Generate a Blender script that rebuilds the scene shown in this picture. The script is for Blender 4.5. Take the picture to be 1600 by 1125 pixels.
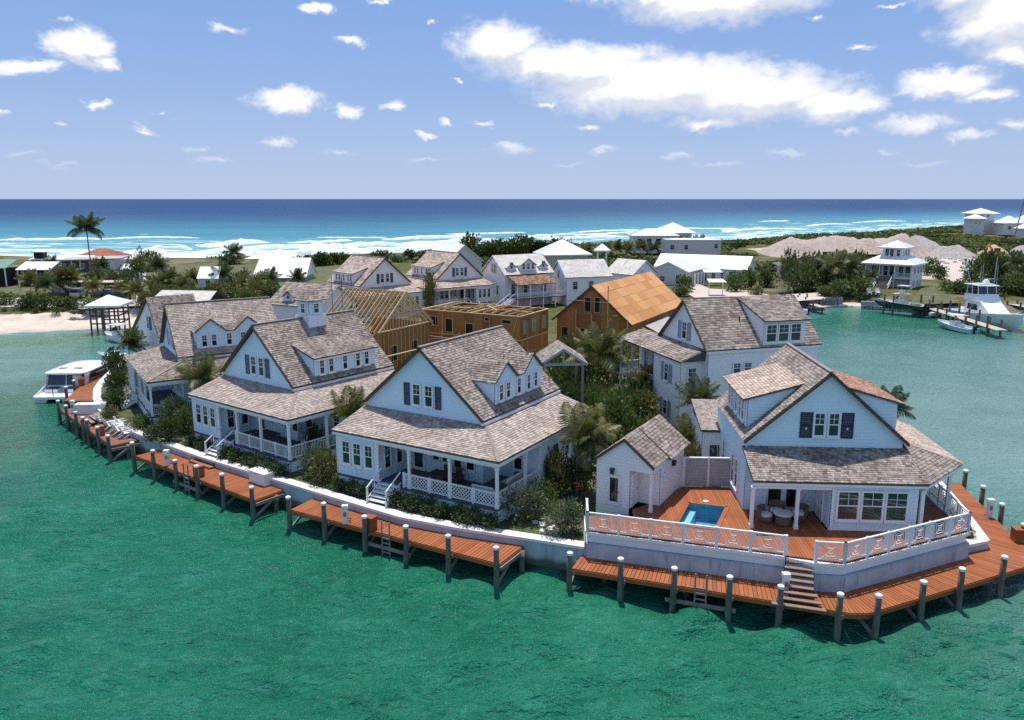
import bpy, math, random
from mathutils import Vector, Matrix
R = math.radians
rnd = random.Random(7)
for o in list(bpy.data.objects): bpy.data.objects.remove(o)
scn = bpy.context.scene
col = scn.collection
# ---------------------------------------------------------------- camera
CAM_F, CAM_H = 1244.0, 20.0                       # focal length in photo pixels (1600 wide), drone height
CAM_P = math.atan(252 / CAM_F)
cam_d = bpy.data.cameras.new('camera'); cam = bpy.data.objects.new('camera', cam_d); col.objects.link(cam)
cam.location = (0, 0, CAM_H); cam.rotation_euler = (R(90) - CAM_P, 0, 0)
cam_d.sensor_width = 36; cam_d.lens = CAM_F / 1600 * 36; cam_d.clip_start = .5; cam_d.clip_end = 60000
scn.camera = cam
# ---------------------------------------------------------------- sky and sun
SUN_EL, SUN_AZ = 73.0, -4.0                      # azimuth clockwise from +Y
SUN_DIR = Vector((math.sin(R(SUN_AZ)) * math.cos(R(SUN_EL)), math.cos(R(SUN_AZ)) * math.cos(R(SUN_EL)), math.sin(R(SUN_EL))))
sun_d = bpy.data.lights.new('sun', 'SUN'); sun_d.energy = 4.2; sun_d.angle = R(.53); sun_d.color = (1, .955, .89)
sun = bpy.data.objects.new('sun', sun_d); col.objects.link(sun)
sun.rotation_euler = SUN_DIR.to_track_quat('Z', 'Y').to_euler(); sun.location = (0, 0, 60)
scn.view_settings.view_transform = 'Standard'; scn.view_settings.look = 'None'
scn.view_settings.exposure = 0.18; scn.view_settings.gamma = 1.0; scn.view_settings.use_curve_mapping = False
scn.cycles.use_denoising = False       # the denoiser would wipe out the sun glints on the water
scn.cycles.max_bounces = 8; scn.cycles.diffuse_bounces = 4; scn.cycles.glossy_bounces = 3
scn.cycles.transparent_max_bounces = 4; scn.cycles.sample_clamp_indirect = 4; scn.cycles.sample_clamp_direct = 3.0

class NT:
    """small helper to write node trees"""
    def __init__(s, tree): s.t = tree; s.n = tree.nodes; s.l = tree.links
    def new(s, kind, **kw):
        n = s.n.new(kind)
        for k, v in kw.items(): setattr(n, k, v)
        return n
    def put(s, sock, v):
        if isinstance(v, bpy.types.NodeSocket): s.l.new(v, sock)
        elif v is not None:
            if sock.type == 'RGBA' and len(v) == 3: v = (*v, 1)
            sock.default_value = v
    def math(s, op, a, b=None, c=None, clamp=False):
        n = s.new('ShaderNodeMath', operation=op, use_clamp=clamp)
        for i, v in enumerate((a, b, c)): s.put(n.inputs[i], v)
        return n.outputs[0]
    def vmath(s, op, a, b=None):
        n = s.new('ShaderNodeVectorMath', operation=op); s.put(n.inputs[0], a); s.put(n.inputs[1], b)
        return n.outputs['Value'] if op in ('LENGTH', 'DOT_PRODUCT', 'DISTANCE') else n.outputs[0]
    def mix(s, f, a, b, mode='MIX'):
        n = s.new('ShaderNodeMix', data_type='RGBA', blend_type=mode)
        s.put(n.inputs[0], f); s.put(n.inputs[6], a); s.put(n.inputs[7], b); return n.outputs[2]
    def noise(s, vec, scale, detail=3, rough=.55, out='Fac', dist=0):
        n = s.new('ShaderNodeTexNoise'); s.put(n.inputs['Vector'], vec)
        n.inputs['Scale'].default_value = scale; n.inputs['Detail'].default_value = detail
        n.inputs['Roughness'].default_value = rough; n.inputs['Distortion'].default_value = dist
        return n.outputs[out]
    def ramp(s, f, *stops):
        n = s.new('ShaderNodeValToRGB'); s.put(n.inputs[0], f); e = n.color_ramp.elements
        while len(e) < len(stops): e.new(.5)
        for x, (p, c) in zip(e, stops): x.position = p; x.color = (*c, 1) if len(c) == 3 else c
        return n.outputs[0]
    def step(s, v, a, b):
        n = s.new('ShaderNodeMapRange', interpolation_type='SMOOTHSTEP'); s.put(n.inputs[0], v)
        n.inputs[1].default_value = a; n.inputs[2].default_value = b; return n.outputs[0]
    def scale(s, vec, xyz):
        n = s.new('ShaderNodeMapping'); s.put(n.inputs[0], vec); n.inputs['Scale'].default_value = xyz; return n.outputs[0]
    def bump(s, h, strength=.3, dist=.05, normal=None):
        n = s.new('ShaderNodeBump'); s.put(n.inputs['Height'], h); n.inputs['Strength'].default_value = strength
        n.inputs['Distance'].default_value = dist; s.put(n.inputs['Normal'], normal); return n.outputs[0]

world = bpy.data.worlds.new('World'); scn.world = world; world.use_nodes = True
def build_sky():
    w = NT(world.node_tree); w.n.clear()
    sky = w.new('ShaderNodeTexSky', sky_type='NISHITA', sun_disc=False)
    sky.sun_elevation = R(SUN_EL); sky.sun_rotation = R(SUN_AZ)
    sky.air_density = 1.0; sky.dust_density = .2; sky.ozone_density = 3.0; sky.altitude = 10
    g = w.new('ShaderNodeTexCoord').outputs['Generated']
    sx = w.new('ShaderNodeSeparateXYZ'); w.l.new(g, sx.inputs[0])
    az = w.math('ARCTAN2', sx.outputs[0], sx.outputs[1]); el = w.math('ARCSINE', sx.outputs[2])
    cb = w.new('ShaderNodeCombineXYZ'); w.l.new(az, cb.inputs[0]); w.l.new(el, cb.inputs[1])
    p = cb.outputs[0]
    # cumulus banks: (azimuth, elevation, half width, half height, weight) in degrees
    banks = [(4,8.9,6.5,1.5,1),(10,7.6,9,2.1,1),(16,7.0,6.5,1.9,1),(21,6.3,3.5,1.2,.95),(-1,10.2,3.2,1.5,1),(13,5.0,4,.75,.7),(2.5,6.4,1.7,.5,.6),
             (13,12.9,6,1.7,1),(8,13.7,4.5,1.1,1),(17.5,13.9,3.5,1.7,1),(20,11.8,1.2,.5,.6),(31,12.2,4.2,2.6,1),(33,10.6,2.8,1.6,.85),(28,14,3.5,1.4,1),
             (27.5,7.8,3.0,1.0,.95),(29.6,7.0,2.4,.7,.8),(26,5.2,4.5,1.1,.62),(31.5,5.2,3,.8,.55),(33.5,8,1.6,.7,.8),
             (-27.2,10.1,1.9,1.3,.95),(-26,9,1.6,.6,.8),(-30,8.7,2.6,.62,.85),(-28,11.9,1,.3,.5),(-18.6,11.2,2.2,.7,.55),(-13,12.4,1.2,.5,.8),(-10.8,10.4,1.6,.55,.7),
             (-15,6.6,2.5,.9,1),(-11.2,6.0,1.3,.55,.8),(-8.3,6.3,1.2,.45,.75),(-4.5,5.3,.9,.35,.7),(-2,5.2,1.2,.35,.6),(-24,4.7,1.1,.45,.7),(-28.6,5.2,.8,.35,.5),
             (-16,3.9,2.4,.6,.6),(-12,3.2,2.6,.55,.5),(0,3.4,3.4,.9,.55),(6.5,3.2,2.5,.6,.5),(11.5,3.1,3,.6,.5),(18.5,3.1,3,.6,.5),(-31,3,2.6,.55,.45),(-21,3.3,2.5,.5,.45),(24.5,3.2,2.2,.5,.45),
             (-6,4.4,1.0,.35,.7),(-3.8,7.9,.8,.25,.6),(5,4.9,1.5,.4,.65),(-22.5,5.6,.8,.3,.6),(-32,5.9,1.2,.35,.6),(-26.5,6.3,1.0,.35,.7),(-8.5,12.9,1.0,.35,.6),(-5.5,11.7,.7,.3,.6),(22.5,9.9,2.2,.4,.6),(24,12.6,2.0,.35,.5),
             (-20,2.6,3,.35,.55),(-6,2.7,3,.4,.55),(4,2.3,4,.4,.5),(14,2.4,4,.4,.5),(27,2.5,4,.45,.55),(-29,2.2,4,.35,.5),(29,4.2,3,.7,.6),(22,4.6,2.5,.5,.6),(34,12.5,3,2.2,1),(31,9.5,2,1.0,.9)]
    nz = w.noise(w.scale(p, (1, 1.5, 1)), 26, 7, .62, 'Color', .3)
    warp = w.vmath('MULTIPLY', w.vmath('SUBTRACT', nz, (.5, .5, .5)), (.062, .034, 0))
    q = w.vmath('ADD', p, warp)
    def field(q):
        m = None
        for a, e, rx, ry, wt in banks:
            d = w.vmath('MULTIPLY', w.vmath('SUBTRACT', q, (R(a), R(e * math.cos(R(a))), 0)), (1 / R(rx * 1.12), 1 / R(ry * 1.12), 0))
            v = w.math('SUBTRACT', 1.18 * wt - .18, w.vmath('LENGTH', d))
            m = v if m is None else w.math('SMOOTH_MAX', m, v, .12)
        return m
    f = field(q)
    # the unseen rest of the sky carries similar puffs, their cover raised for white fill
    far = w.noise(w.scale(p, (1, 1.7, 1)), 5.5, 6, .6)
    side = w.math('MAXIMUM', w.step(w.math('ABSOLUTE', az), R(38), R(52)), w.step(el, R(16), R(24)))
    f = w.math('MAXIMUM', f, w.math('SUBTRACT', w.math('MULTIPLY', w.math('SUBTRACT', far, .555), 4.0), w.math('MULTIPLY', w.math('SUBTRACT', 1.0, side), 4.0)))
    fine = w.noise(w.scale(p, (1, 1.6, 1)), 46, 7, .66)
    dens = w.step(w.math('ADD', f, w.math('MULTIPLY', w.math('SUBTRACT', fine, .5), .62)), -.07, .58)
    dens = w.math('MULTIPLY', dens, .97)
    # cumulus shape: bright tops, slightly grey thick undersides
    body = w.noise(w.scale(w.vmath('ADD', p, (0, .01, 0)), (1, 1.8, 1)), 30, 6, .6)
    f_up = field(w.vmath('ADD', q, (-.006, .022, 0)))
    lit = w.math('ADD', w.math('MULTIPLY', w.math('SUBTRACT', f, f_up), 1.5), w.math('MULTIPLY', body, 1.1))
    shade = w.step(lit, .18, .82)
    ccol = w.mix(shade, (6.7, 6.95, 7.75), (9.7, 9.6, 9.55))
    low = w.step(el, R(1.5), R(9))
    ccol = w.mix(low, w.mix(.35, ccol, (6.0, 6.5, 7.8)), ccol)
    dens = w.math('MULTIPLY', dens, w.step(el, R(.3), R(5)))
    skyc = w.mix(1.0, sky.outputs[0], (1.55, 1.58, 1.64), 'MULTIPLY')  # unseen upper sky brightened to add fill on shaded walls
    # the marine haze above the horizon: a pale periwinkle that deepens upwards
    band = w.ramp(w.math('DIVIDE', w.math('MAXIMUM', el, 0.0), R(30)), (0, (.435, .525, .70)), (.10, (.385, .50, .72)), (.25, (.28, .425, .72)), (.48, (.19, .34, .675)), (1, (.17, .33, .68)))
    band = w.vmath('SCALE', band); band.node.inputs['Scale'].default_value = 10.0
    skyc = w.mix(w.step(el, R(34), R(10)), skyc, band)
    out = w.mix(dens, skyc, ccol)
    bg = w.new('ShaderNodeBackground'); w.l.new(out, bg.inputs[0]); bg.inputs[1].default_value = .1
    w.l.new(bg.outputs[0], w.new('ShaderNodeOutputWorld').inputs[0])
build_sky()
# ---------------------------------------------------------------- measuring: a photo pixel to the point at height z
CP, SP = math.cos(CAM_P), math.sin(CAM_P)
def at(u, v, z=0.0):
    a, b = (u - 800) / CAM_F, (562.5 - v) / CAM_F
    rx, ry, rz = a, CP + b * SP, -SP + b * CP
    t = (z - CAM_H) / rz
    return Vector((rx * t, ry * t, z))
def at_y(u, v, y):
    a, b = (u - 800) / CAM_F, (562.5 - v) / CAM_F
    t = y / (CP + b * SP)
    return Vector((a * t, y, CAM_H + (-SP + b * CP) * t))
# ---------------------------------------------------------------- mesh builder
class MB:
    def __init__(s): s.v = []; s.f = []; s.m = []
    def poly(s, pts, m=0):
        b = len(s.v); s.v += [tuple(p) for p in pts]; s.f.append(tuple(range(b, b + len(pts)))); s.m.append(m); return s
    def mesh(s, vs, fs, m=0):
        b = len(s.v); s.v += [tuple(p) for p in vs]
        for f in fs: s.f.append(tuple(i + b for i in f)); s.m.append(m)
        return s
    def box(s, x0, x1, y0, y1, z0, z1, m=0):
        vs = [(x, y, z) for z in (z0, z1) for y in (y0, y1) for x in (x0, x1)]
        return s.mesh(vs, [(0, 2, 3, 1), (4, 5, 7, 6), (0, 1, 5, 4), (2, 6, 7, 3), (0, 4, 6, 2), (1, 3, 7, 5)], m)
    def beam(s, p, q, w, h, m=0, up=(0, 0, 1)):
        """bar from p to q, w wide, h high, centred on the line"""
        p, q = Vector(p), Vector(q); d = (q - p).normalized(); u = Vector(up)
        if abs(d.dot(u)) > .98: u = Vector((0, 1, 0))
        a = d.cross(u).normalized() * (w / 2); b = a.cross(d).normalized() * (h / 2)
        vs = [c + i * a + j * b for c in (p, q) for j in (-1, 1) for i in (-1, 1)]
        return s.mesh(vs, [(0, 2, 3, 1), (4, 5, 7, 6), (0, 1, 5, 4), (2, 6, 7, 3), (0, 4, 6, 2), (1, 3, 7, 5)], m)
    def tube(s, path, radii, n=8, m=0, cap=True):
        path = [Vector(p) for p in path]; rings = []; b = len(s.v)
        if not hasattr(radii, '__len__'): radii = [radii] * len(path)
        for i, p in enumerate(path):
            d = (path[min(i + 1, len(path) - 1)] - path[max(i - 1, 0)]).normalized()
            u = Vector((0, 1, 0)) if abs(d.z) > .9 else Vector((0, 0, 1))
            a = d.cross(u).normalized(); c = a.cross(d)
            for k in range(n):
                t = 2 * math.pi * k / n; s.v.append(tuple(p + (a * math.cos(t) + c * math.sin(t)) * radii[i]))
        for i in range(len(path) - 1):
            for k in range(n):
                k2 = (k + 1) % n; s.f.append((b + i * n + k, b + i * n + k2, b + (i + 1) * n + k2, b + (i + 1) * n + k)); s.m.append(m)
        if cap:
            s.f.append(tuple(b + k for k in range(n))[::-1]); s.m.append(m)
            e = b + (len(path) - 1) * n; s.f.append(tuple(e + k for k in range(n))); s.m.append(m)
        return s
    def lathe(s, prof, n=12, c=(0, 0, 0), m=0):
        return s.tube([(c[0], c[1], c[2] + z) for r, z in prof], [r for r, z in prof], n, m)
    def prism(s, pts, z0, z1, m=0):
        n = len(pts); vs = [(x, y, z0) for x, y in pts] + [(x, y, z1) for x, y in pts]
        return s.mesh(vs, [tuple(range(n))[::-1], tuple(range(n, 2 * n))] + [(i, (i + 1) % n, n + (i + 1) % n, n + i) for i in range(n)], m)
    def slab(s, pts, t, m=0):
        """planar polygon given the thickness t downwards along its normal"""
        pts = [Vector(p) for p in pts]; n = len(pts)
        nm = (pts[1] - pts[0]).cross(pts[2] - pts[0]).normalized()
        if nm.z < 0: nm = -nm
        return s.mesh(pts + [p - nm * t for p in pts], [tuple(range(n)), tuple(range(n, 2 * n))[::-1]] + [(i, n + i, n + (i + 1) % n, (i + 1) % n) for i in range(n)], m)
    def data(s, name, mats):
        me = bpy.data.meshes.new(name); me.from_pydata(s.v, [], s.f)
        for m in (mats if isinstance(mats, (list, tuple)) else [mats]): me.materials.append(m)
        if any(s.m): me.polygons.foreach_set('material_index', s.m)
        me.update(); return me
    def build(s, name, mats, parent=None, loc=None, rz=0, kind=None, smooth=False):
        return link(name, s.data(name, mats), parent, loc, rz, kind, smooth)
def link(name, me, parent=None, loc=None, rz=0, kind=None, smooth=False):
    o = bpy.data.objects.new(name, me); col.objects.link(o)
    if parent: o.parent = parent
    if loc is not None: o.location = loc
    if rz: o.rotation_euler[2] = rz
    if kind: o['kind'] = kind
    if smooth:
        for p in me.polygons: p.use_smooth = True
    return o
def tag(o, label, cat, group=None):
    o['label'] = label; o['category'] = cat
    if group: o['group'] = group
    return o
def thing(name, label, cat, loc=(0, 0, 0), rz=0, group=None):
    o = bpy.data.objects.new(name, None); col.objects.link(o); o.empty_display_size = .3
    o.location = loc; o.rotation_euler[2] = rz
    return tag(o, label, cat, group)
def copy_tree(src, loc, rz=0, label=None, sc=None):
    c = src.copy(); col.objects.link(c); c.location = loc; c.rotation_euler[2] = rz
    if label: c['label'] = label
    if sc: c.scale = (sc,) * 3 if not hasattr(sc, '__len__') else sc
    for ch in src.children:
        d = ch.copy(); col.objects.link(d); d.parent = c
        for g in ch.children:
            e = g.copy(); col.objects.link(e); e.parent = d
    return c
# ---------------------------------------------------------------- materials
def mat(name, fn):
    m = bpy.data.materials.new(name); m.use_nodes = True; t = NT(m.node_tree); t.n.clear()
    b = t.new('ShaderNodeBsdfPrincipled'); t.l.new(b.outputs[0], t.new('ShaderNodeOutputMaterial').inputs[0])
    fn(t, b); return m
def simple(name, c, rough=.6, var=.12, scale=3, bump=0, metal=0, spec=.4):
    def fn(t, b):
        pos = t.new('ShaderNodeNewGeometry').outputs['Position']
        n = t.noise(pos, scale, 4); k = t.noise(pos, scale * 9, 2)
        f = t.math('ADD', t.math('MULTIPLY', n, .7), t.math('MULTIPLY', k, .3))
        lo = tuple(x * (1 - var) for x in c); hi = tuple(min(1, x * (1 + var * .8)) for x in c)
        t.put(b.inputs['Base Color'], t.ramp(f, (.3, lo), (.7, hi)))
        b.inputs['Roughness'].default_value = rough; b.inputs['Metallic'].default_value = metal
        b.inputs['Specular IOR Level'].default_value = spec
        if bump: t.put(b.inputs['Normal'], t.bump(k, bump, .02))
    return mat(name, fn)
def shingle_mat(name, dark, mid, light):
    def fn(t, b):
        geo = t.new('ShaderNodeNewGeometry'); r = geo.outputs['Random Per Island']; pos = geo.outputs['Position']
        c = t.ramp(r, (0, dark), (.45, mid), (1, light))
        w = t.noise(pos, .55, 5); c = t.mix(t.step(w, .42, .66), c, t.mix(.55, c, dark)); w2 = t.noise(t.scale(pos, (1, 1, .35)), 2.6, 4); c = t.mix(t.math('MULTIPLY', t.step(w2, .5, .72), .5), c, light)
        g = t.noise(pos, 14, 3); c = t.mix(t.math('MULTIPLY', t.math('SUBTRACT', g, .35), .6), c, dark)
        t.put(b.inputs['Base Color'], c); b.inputs['Roughness'].default_value = .85; b.inputs['Specular IOR Level'].default_value = .2
        t.put(b.inputs['Normal'], t.bump(g, .4, .02))
    return mat(name, fn)
def wood_mat(name, a, c, rough=.6, spec=.35):
    """stained boards: tone by object, grain along the board"""
    def fn(t, b):
        r = t.new('ShaderNodeObjectInfo').outputs['Random']; tc = t.new('ShaderNodeTexCoord').outputs['Object']
        g = t.noise(t.scale(tc, (1.2, 22, 22)), 1.5, 4); pos = t.new('ShaderNodeNewGeometry').outputs['Position']
        f = t.math('ADD', t.math('MULTIPLY', r, .55), t.math('MULTIPLY', g, .45)); co = t.ramp(f, (.15, a), (.85, c))
        st = t.noise(pos, .5, 4); co = t.mix(t.math('MULTIPLY', t.step(st, .5, .75), .35), co, tuple(x * .55 for x in a)); wr = t.noise(pos, 1.7, 5, .65); co = t.mix(t.math('MULTIPLY', t.step(wr, .52, .72), .38), co, tuple(.5 * x + .11 for x in c))
        t.put(b.inputs['Base Color'], co); b.inputs['Roughness'].default_value = rough; b.inputs['Specular IOR Level'].default_value = spec
        t.put(b.inputs['Normal'], t.bump(g, .15, .01))
    return mat(name, fn)
def leaf_mat(name, a, c, tr=.25):
    def fn(t, b):
        geo = t.new('ShaderNodeNewGeometry'); r = geo.outputs['Random Per Island']; o = t.new('ShaderNodeObjectInfo').outputs['Random']
        n = t.noise(geo.outputs['Position'], .9, 3)
        f = t.math('ADD', t.math('ADD', t.math('MULTIPLY', r, .5), t.math('MULTIPLY', o, .2)), t.math('MULTIPLY', n, .3))
        co = t.ramp(f, (.15, a), (.85, c))
        if 'scrub' in name: co = t.mix(t.step(t.noise(geo.outputs['Position'], .055, 4), .50, .60), co, (.016, .032, .010))
        t.put(b.inputs['Base Color'], co); b.inputs['Roughness'].default_value = .5; b.inputs['Specular IOR Level'].default_value = .08 if 'scrub' in name else .35
        tl = t.new('ShaderNodeBsdfTranslucent'); t.put(tl.inputs[0], t.mix(.5, co, (.12, .16, .02)))
        mx = t.new('ShaderNodeMixShader'); mx.inputs[0].default_value = tr
        out = [n for n in t.n if n.type == 'OUTPUT_MATERIAL'][0]
        t.l.new(b.outputs[0], mx.inputs[1]); t.l.new(tl.outputs[0], mx.inputs[2]); t.l.new(mx.outputs[0], out.inputs[0])
    return mat(name, fn)
def plain(name, c, rough=.3, metal=0, spec=.5):
    def fn(t, b):
        pos = t.new('ShaderNodeNewGeometry').outputs['Position']; n = t.noise(pos, 6, 3)
        t.put(b.inputs['Base Color'], t.mix(n, tuple(x * .88 for x in c), tuple(min(1, x * 1.08) for x in c)))
        b.inputs['Roughness'].default_value = rough; b.inputs['Metallic'].default_value = metal; b.inputs['Specular IOR Level'].default_value = spec
    return mat(name, fn)
WHITE = simple('white_paint', (.80, .80, .79), .5, .05, 1.5)
SIDING = simple('white_siding', (.66, .81, .87), .55, .05, .8)
SIDING_BLUE = SIDING
SIDING_WHITE = simple('white_lap_siding', (.84, .82, .795), .55, .05, .8)
TRIM = simple('white_trim', (.82, .82, .81), .45, .04, 2)
GREYW = simple('grey_weathered_wood', (.27, .22, .19), .8, .3, 2.5, .3)
PORCH = simple('grey_porch_boards', (.11, .115, .125), .6, .15, 2)
CONC = simple('pale_concrete', (.74, .71, .66), .8, .14, 1.2, .3)
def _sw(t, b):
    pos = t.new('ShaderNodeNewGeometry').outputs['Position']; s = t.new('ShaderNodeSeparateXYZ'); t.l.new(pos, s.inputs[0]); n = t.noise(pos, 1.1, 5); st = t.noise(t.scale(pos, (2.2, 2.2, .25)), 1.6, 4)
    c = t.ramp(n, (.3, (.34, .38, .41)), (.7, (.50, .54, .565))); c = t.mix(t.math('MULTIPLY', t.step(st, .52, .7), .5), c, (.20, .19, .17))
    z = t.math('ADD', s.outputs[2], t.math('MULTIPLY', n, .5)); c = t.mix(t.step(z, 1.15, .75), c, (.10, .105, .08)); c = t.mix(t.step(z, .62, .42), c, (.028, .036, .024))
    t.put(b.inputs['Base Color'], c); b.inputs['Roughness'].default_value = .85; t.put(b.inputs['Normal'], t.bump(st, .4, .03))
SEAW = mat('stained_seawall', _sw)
CONCG = simple('grey_concrete', (.40, .41, .42), .85, .2, .9, .4)
SH_GREY = shingle_mat('weathered_shingle', (.15, .115, .09), (.335, .275, .228), (.48, .41, .352))
SH_TAN = shingle_mat('pale_tan_shingle', (.28, .20, .155), (.50, .385, .305), (.66, .55, .46))
SH_PALE = shingle_mat('bleached_shingle', (.28, .22, .18), (.45, .367, .308), (.60, .51, .44))
SH_FAR = shingle_mat('cream_shingle', (.58, .52, .46), (.70, .65, .58), (.80, .76, .70))
SH_RED = shingle_mat('rusty_shingle', (.16, .075, .045), (.36, .19, .12), (.50, .33, .24))
UNDER = simple('dark_roof_underlay', (.10, .09, .085), .9, .2, 2)
METALR = simple('white_metal_roof', (.86, .855, .83), .35, .03, .5)
DECK = wood_mat('orange_deck_stain', (.245, .068, .017), (.395, .120, .032))
DECKD = wood_mat('faded_deck_stain', (.21, .085, .05), (.31, .13, .08))
PILE = None
def _pile(t, b):
    geo = t.new('ShaderNodeNewGeometry'); pos = geo.outputs['Position']; s = t.new('ShaderNodeSeparateXYZ'); t.l.new(pos, s.inputs[0])
    n = t.noise(t.scale(pos, (8, 8, 1.5)), 1.5, 4); co = t.ramp(n, (.25, (.075, .055, .04)), (.75, (.21, .17, .13)))
    al = t.step(t.math('ADD', s.outputs[2], t.math('MULTIPLY', n, .8)), 1.25, .55)
    co = t.mix(al, co, t.ramp(n, (.3, (.05, .075, .045)), (.7, (.18, .22, .15))))
    t.put(b.inputs['Base Color'], co); b.inputs['Roughness'].default_value = .8; t.put(b.inputs['Normal'], t.bump(n, .5, .03))
PILE = mat('weathered_pile', _pile)
def _glass(t, b):
    pos = t.new('ShaderNodeNewGeometry').outputs['Position']; n = t.noise(pos, .8, 2)
    t.put(b.inputs['Base Color'], t.ramp(n, (.35, (.010, .014, .016)), (.7, (.03, .04, .042))))
    b.inputs['Roughness'].default_value = .04; b.inputs['Specular IOR Level'].default_value = .9
    t.put(b.inputs['Normal'], t.bump(n, .05, .02))
GLASS = mat('window_glass', _glass)
NAVY = plain('navy_shutter_paint', (.030, .045, .085), .45)
BLACK = plain('black_shutter_paint', (.012, .014, .024), .4)
TEAL = plain('teal_grey_shutter_paint', (.065, .115, .145), .45)
BLUEG = plain('pale_blue_shutter_paint', (.27, .35, .40), .5)
GREEN = plain('green_shutter_paint', (.08, .16, .12), .5)
def _osb(t, b):
    geo = t.new('ShaderNodeNewGeometry'); pos = geo.outputs['Position']; r = t.new('ShaderNodeObjectInfo').outputs['Random']
    n = t.noise(pos, 9, 4); f = t.math('ADD', t.math('MULTIPLY', r, .45), t.math('MULTIPLY', n, .55))
    t.put(b.inputs['Base Color'], t.ramp(f, (.2, (.25, .09, .016)), (.8, (.47, .205, .048)))); b.inputs['Roughness'].default_value = .7
OSB = mat('sheathing_board', _osb)
def _osbr(t, b):
    geo = t.new('ShaderNodeNewGeometry'); pos = geo.outputs['Position']; r = t.new('ShaderNodeObjectInfo').outputs['Random']
    n = t.noise(pos, 5, 4); f = t.math('ADD', t.math('MULTIPLY', r, .5), t.math('MULTIPLY', n, .5))
    t.put(b.inputs['Base Color'], t.ramp(f, (.2, (.50, .205, .055)), (.8, (.72, .36, .125)))); b.inputs['Roughness'].default_value = .7
OSBR = mat('roof_sheathing_board', _osbr)
LUMBER = wood_mat('framing_lumber', (.56, .34, .13), (.78, .57, .30), .7)
LEAF = leaf_mat('glossy_green_leaf', (.04, .075, .016), (.16, .21, .055))
LEAFD = leaf_mat('dark_green_leaf', (.022, .045, .014), (.095, .135, .04))
LEAFS = leaf_mat('sage_green_leaf', (.085, .11, .06), (.23, .26, .155))
LEAFY = leaf_mat('olive_leaf', (.075, .088, .02), (.21, .19, .06))
FROND = leaf_mat('palm_frond_green', (.075, .085, .02), (.24, .215, .075))
FRONDD = leaf_mat('palm_frond_dark', (.03, .048, .016), (.11, .13, .045))
SCRUB = leaf_mat('dune_scrub_leaf', (.060, .078, .014), (.125, .142, .030), .12)
TRUNK = simple('palm_trunk_bark', (.20, .16, .12), .9, .3, 6, .4)
BARK = simple('shrub_bark', (.12, .09, .065), .9, .3, 6, .4)
GEL = plain('white_gelcoat', (.84, .84, .83), .15)
BLUEHULL = plain('pale_blue_hull', (.42, .58, .62), .15)
DARKHULL = plain('charcoal_hull', (.035, .04, .042), .25)
BLACKP = plain('black_rubber', (.015, .015, .016), .5)
STEEL = plain('stainless_steel', (.55, .55, .55), .25, 1)
CUSH = simple('off_white_cushion', (.72, .70, .66), .9, .06, 4)
WICKER = simple('brown_wicker', (.16, .11, .075), .8, .3, 12, .5)
BROWNW = simple('dark_brown_wood', (.09, .055, .035), .6, .3, 3)
REDTIN = simple('rust_red_roof', (.36, .12, .06), .7, .3, 1)
GREENTIN = simple('green_tin_roof', (.15, .30, .20), .5, .2, .6)
GREYROOF = simple('grey_felt_roof', (.42, .40, .37), .85, .15, .5)
YELLOWM = plain('orange_machine_paint', (.60, .24, .03), .4)
# ================================================================ ground and water
import numpy as np
SHORE = [(-900,330),(-320,300),(-182,283),(-126,262),(-101,268),(-71,277),(-37,288),(-10,302),(35,326),(80,352),(130,392),(200,452),(320,560),(480,680),(760,790),(1600,950)]
LAGN = [(-900,96),(-320,104),(-120,112),(-77.2,117.6),(-70.8,120),(-64.3,123.6),(-60.5,122),(-54,112),(-48,97),(-44,90),
        (-30,84),(0,66),(26,62),(29.2,75),(31,90),(37,108),(46,131),(52.6,142),(59.0,149.6),(65,149.6),(70.5,143.6),(76,136.0),(86.5,131.5),(110,126),(320,120),(1600,100)]
def seg_dist(px, py, pts, closed=False):
    best = np.full(px.shape, 1e9); along = np.zeros(px.shape); acc = 0.0
    n = len(pts)
    for i in range(n if closed else n - 1):
        (ax, ay), (bx, by) = pts[i], pts[(i + 1) % n]; dx, dy = bx - ax, by - ay; L2 = dx * dx + dy * dy
        t = np.clip(((px - ax) * dx + (py - ay) * dy) / L2, 0, 1)
        d = np.hypot(px - ax - t * dx, py - ay - t * dy); k = d < best
        best = np.where(k, d, best); along = np.where(k, acc + t * math.sqrt(L2), along); acc += math.sqrt(L2)
    return best, along
def inside(px, py, pts):
    r = np.zeros(px.shape, bool); n = len(pts)
    for i in range(n):
        (ax, ay), (bx, by) = pts[i], pts[(i + 1) % n]
        if ay == by: continue
        c = ((ay > py) != (by > py)) & (px < (bx - ax) * (py - ay) / (by - ay) + ax); r ^= c
    return r
def wob(x, y, s, k=0.0):
    return (np.sin(x / s + 1.3 * np.sin(y / s * .7 + k)) + np.sin(y / s * 1.17 + 1.1 * np.sin(x / s * .63 - k))) * .5
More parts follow.
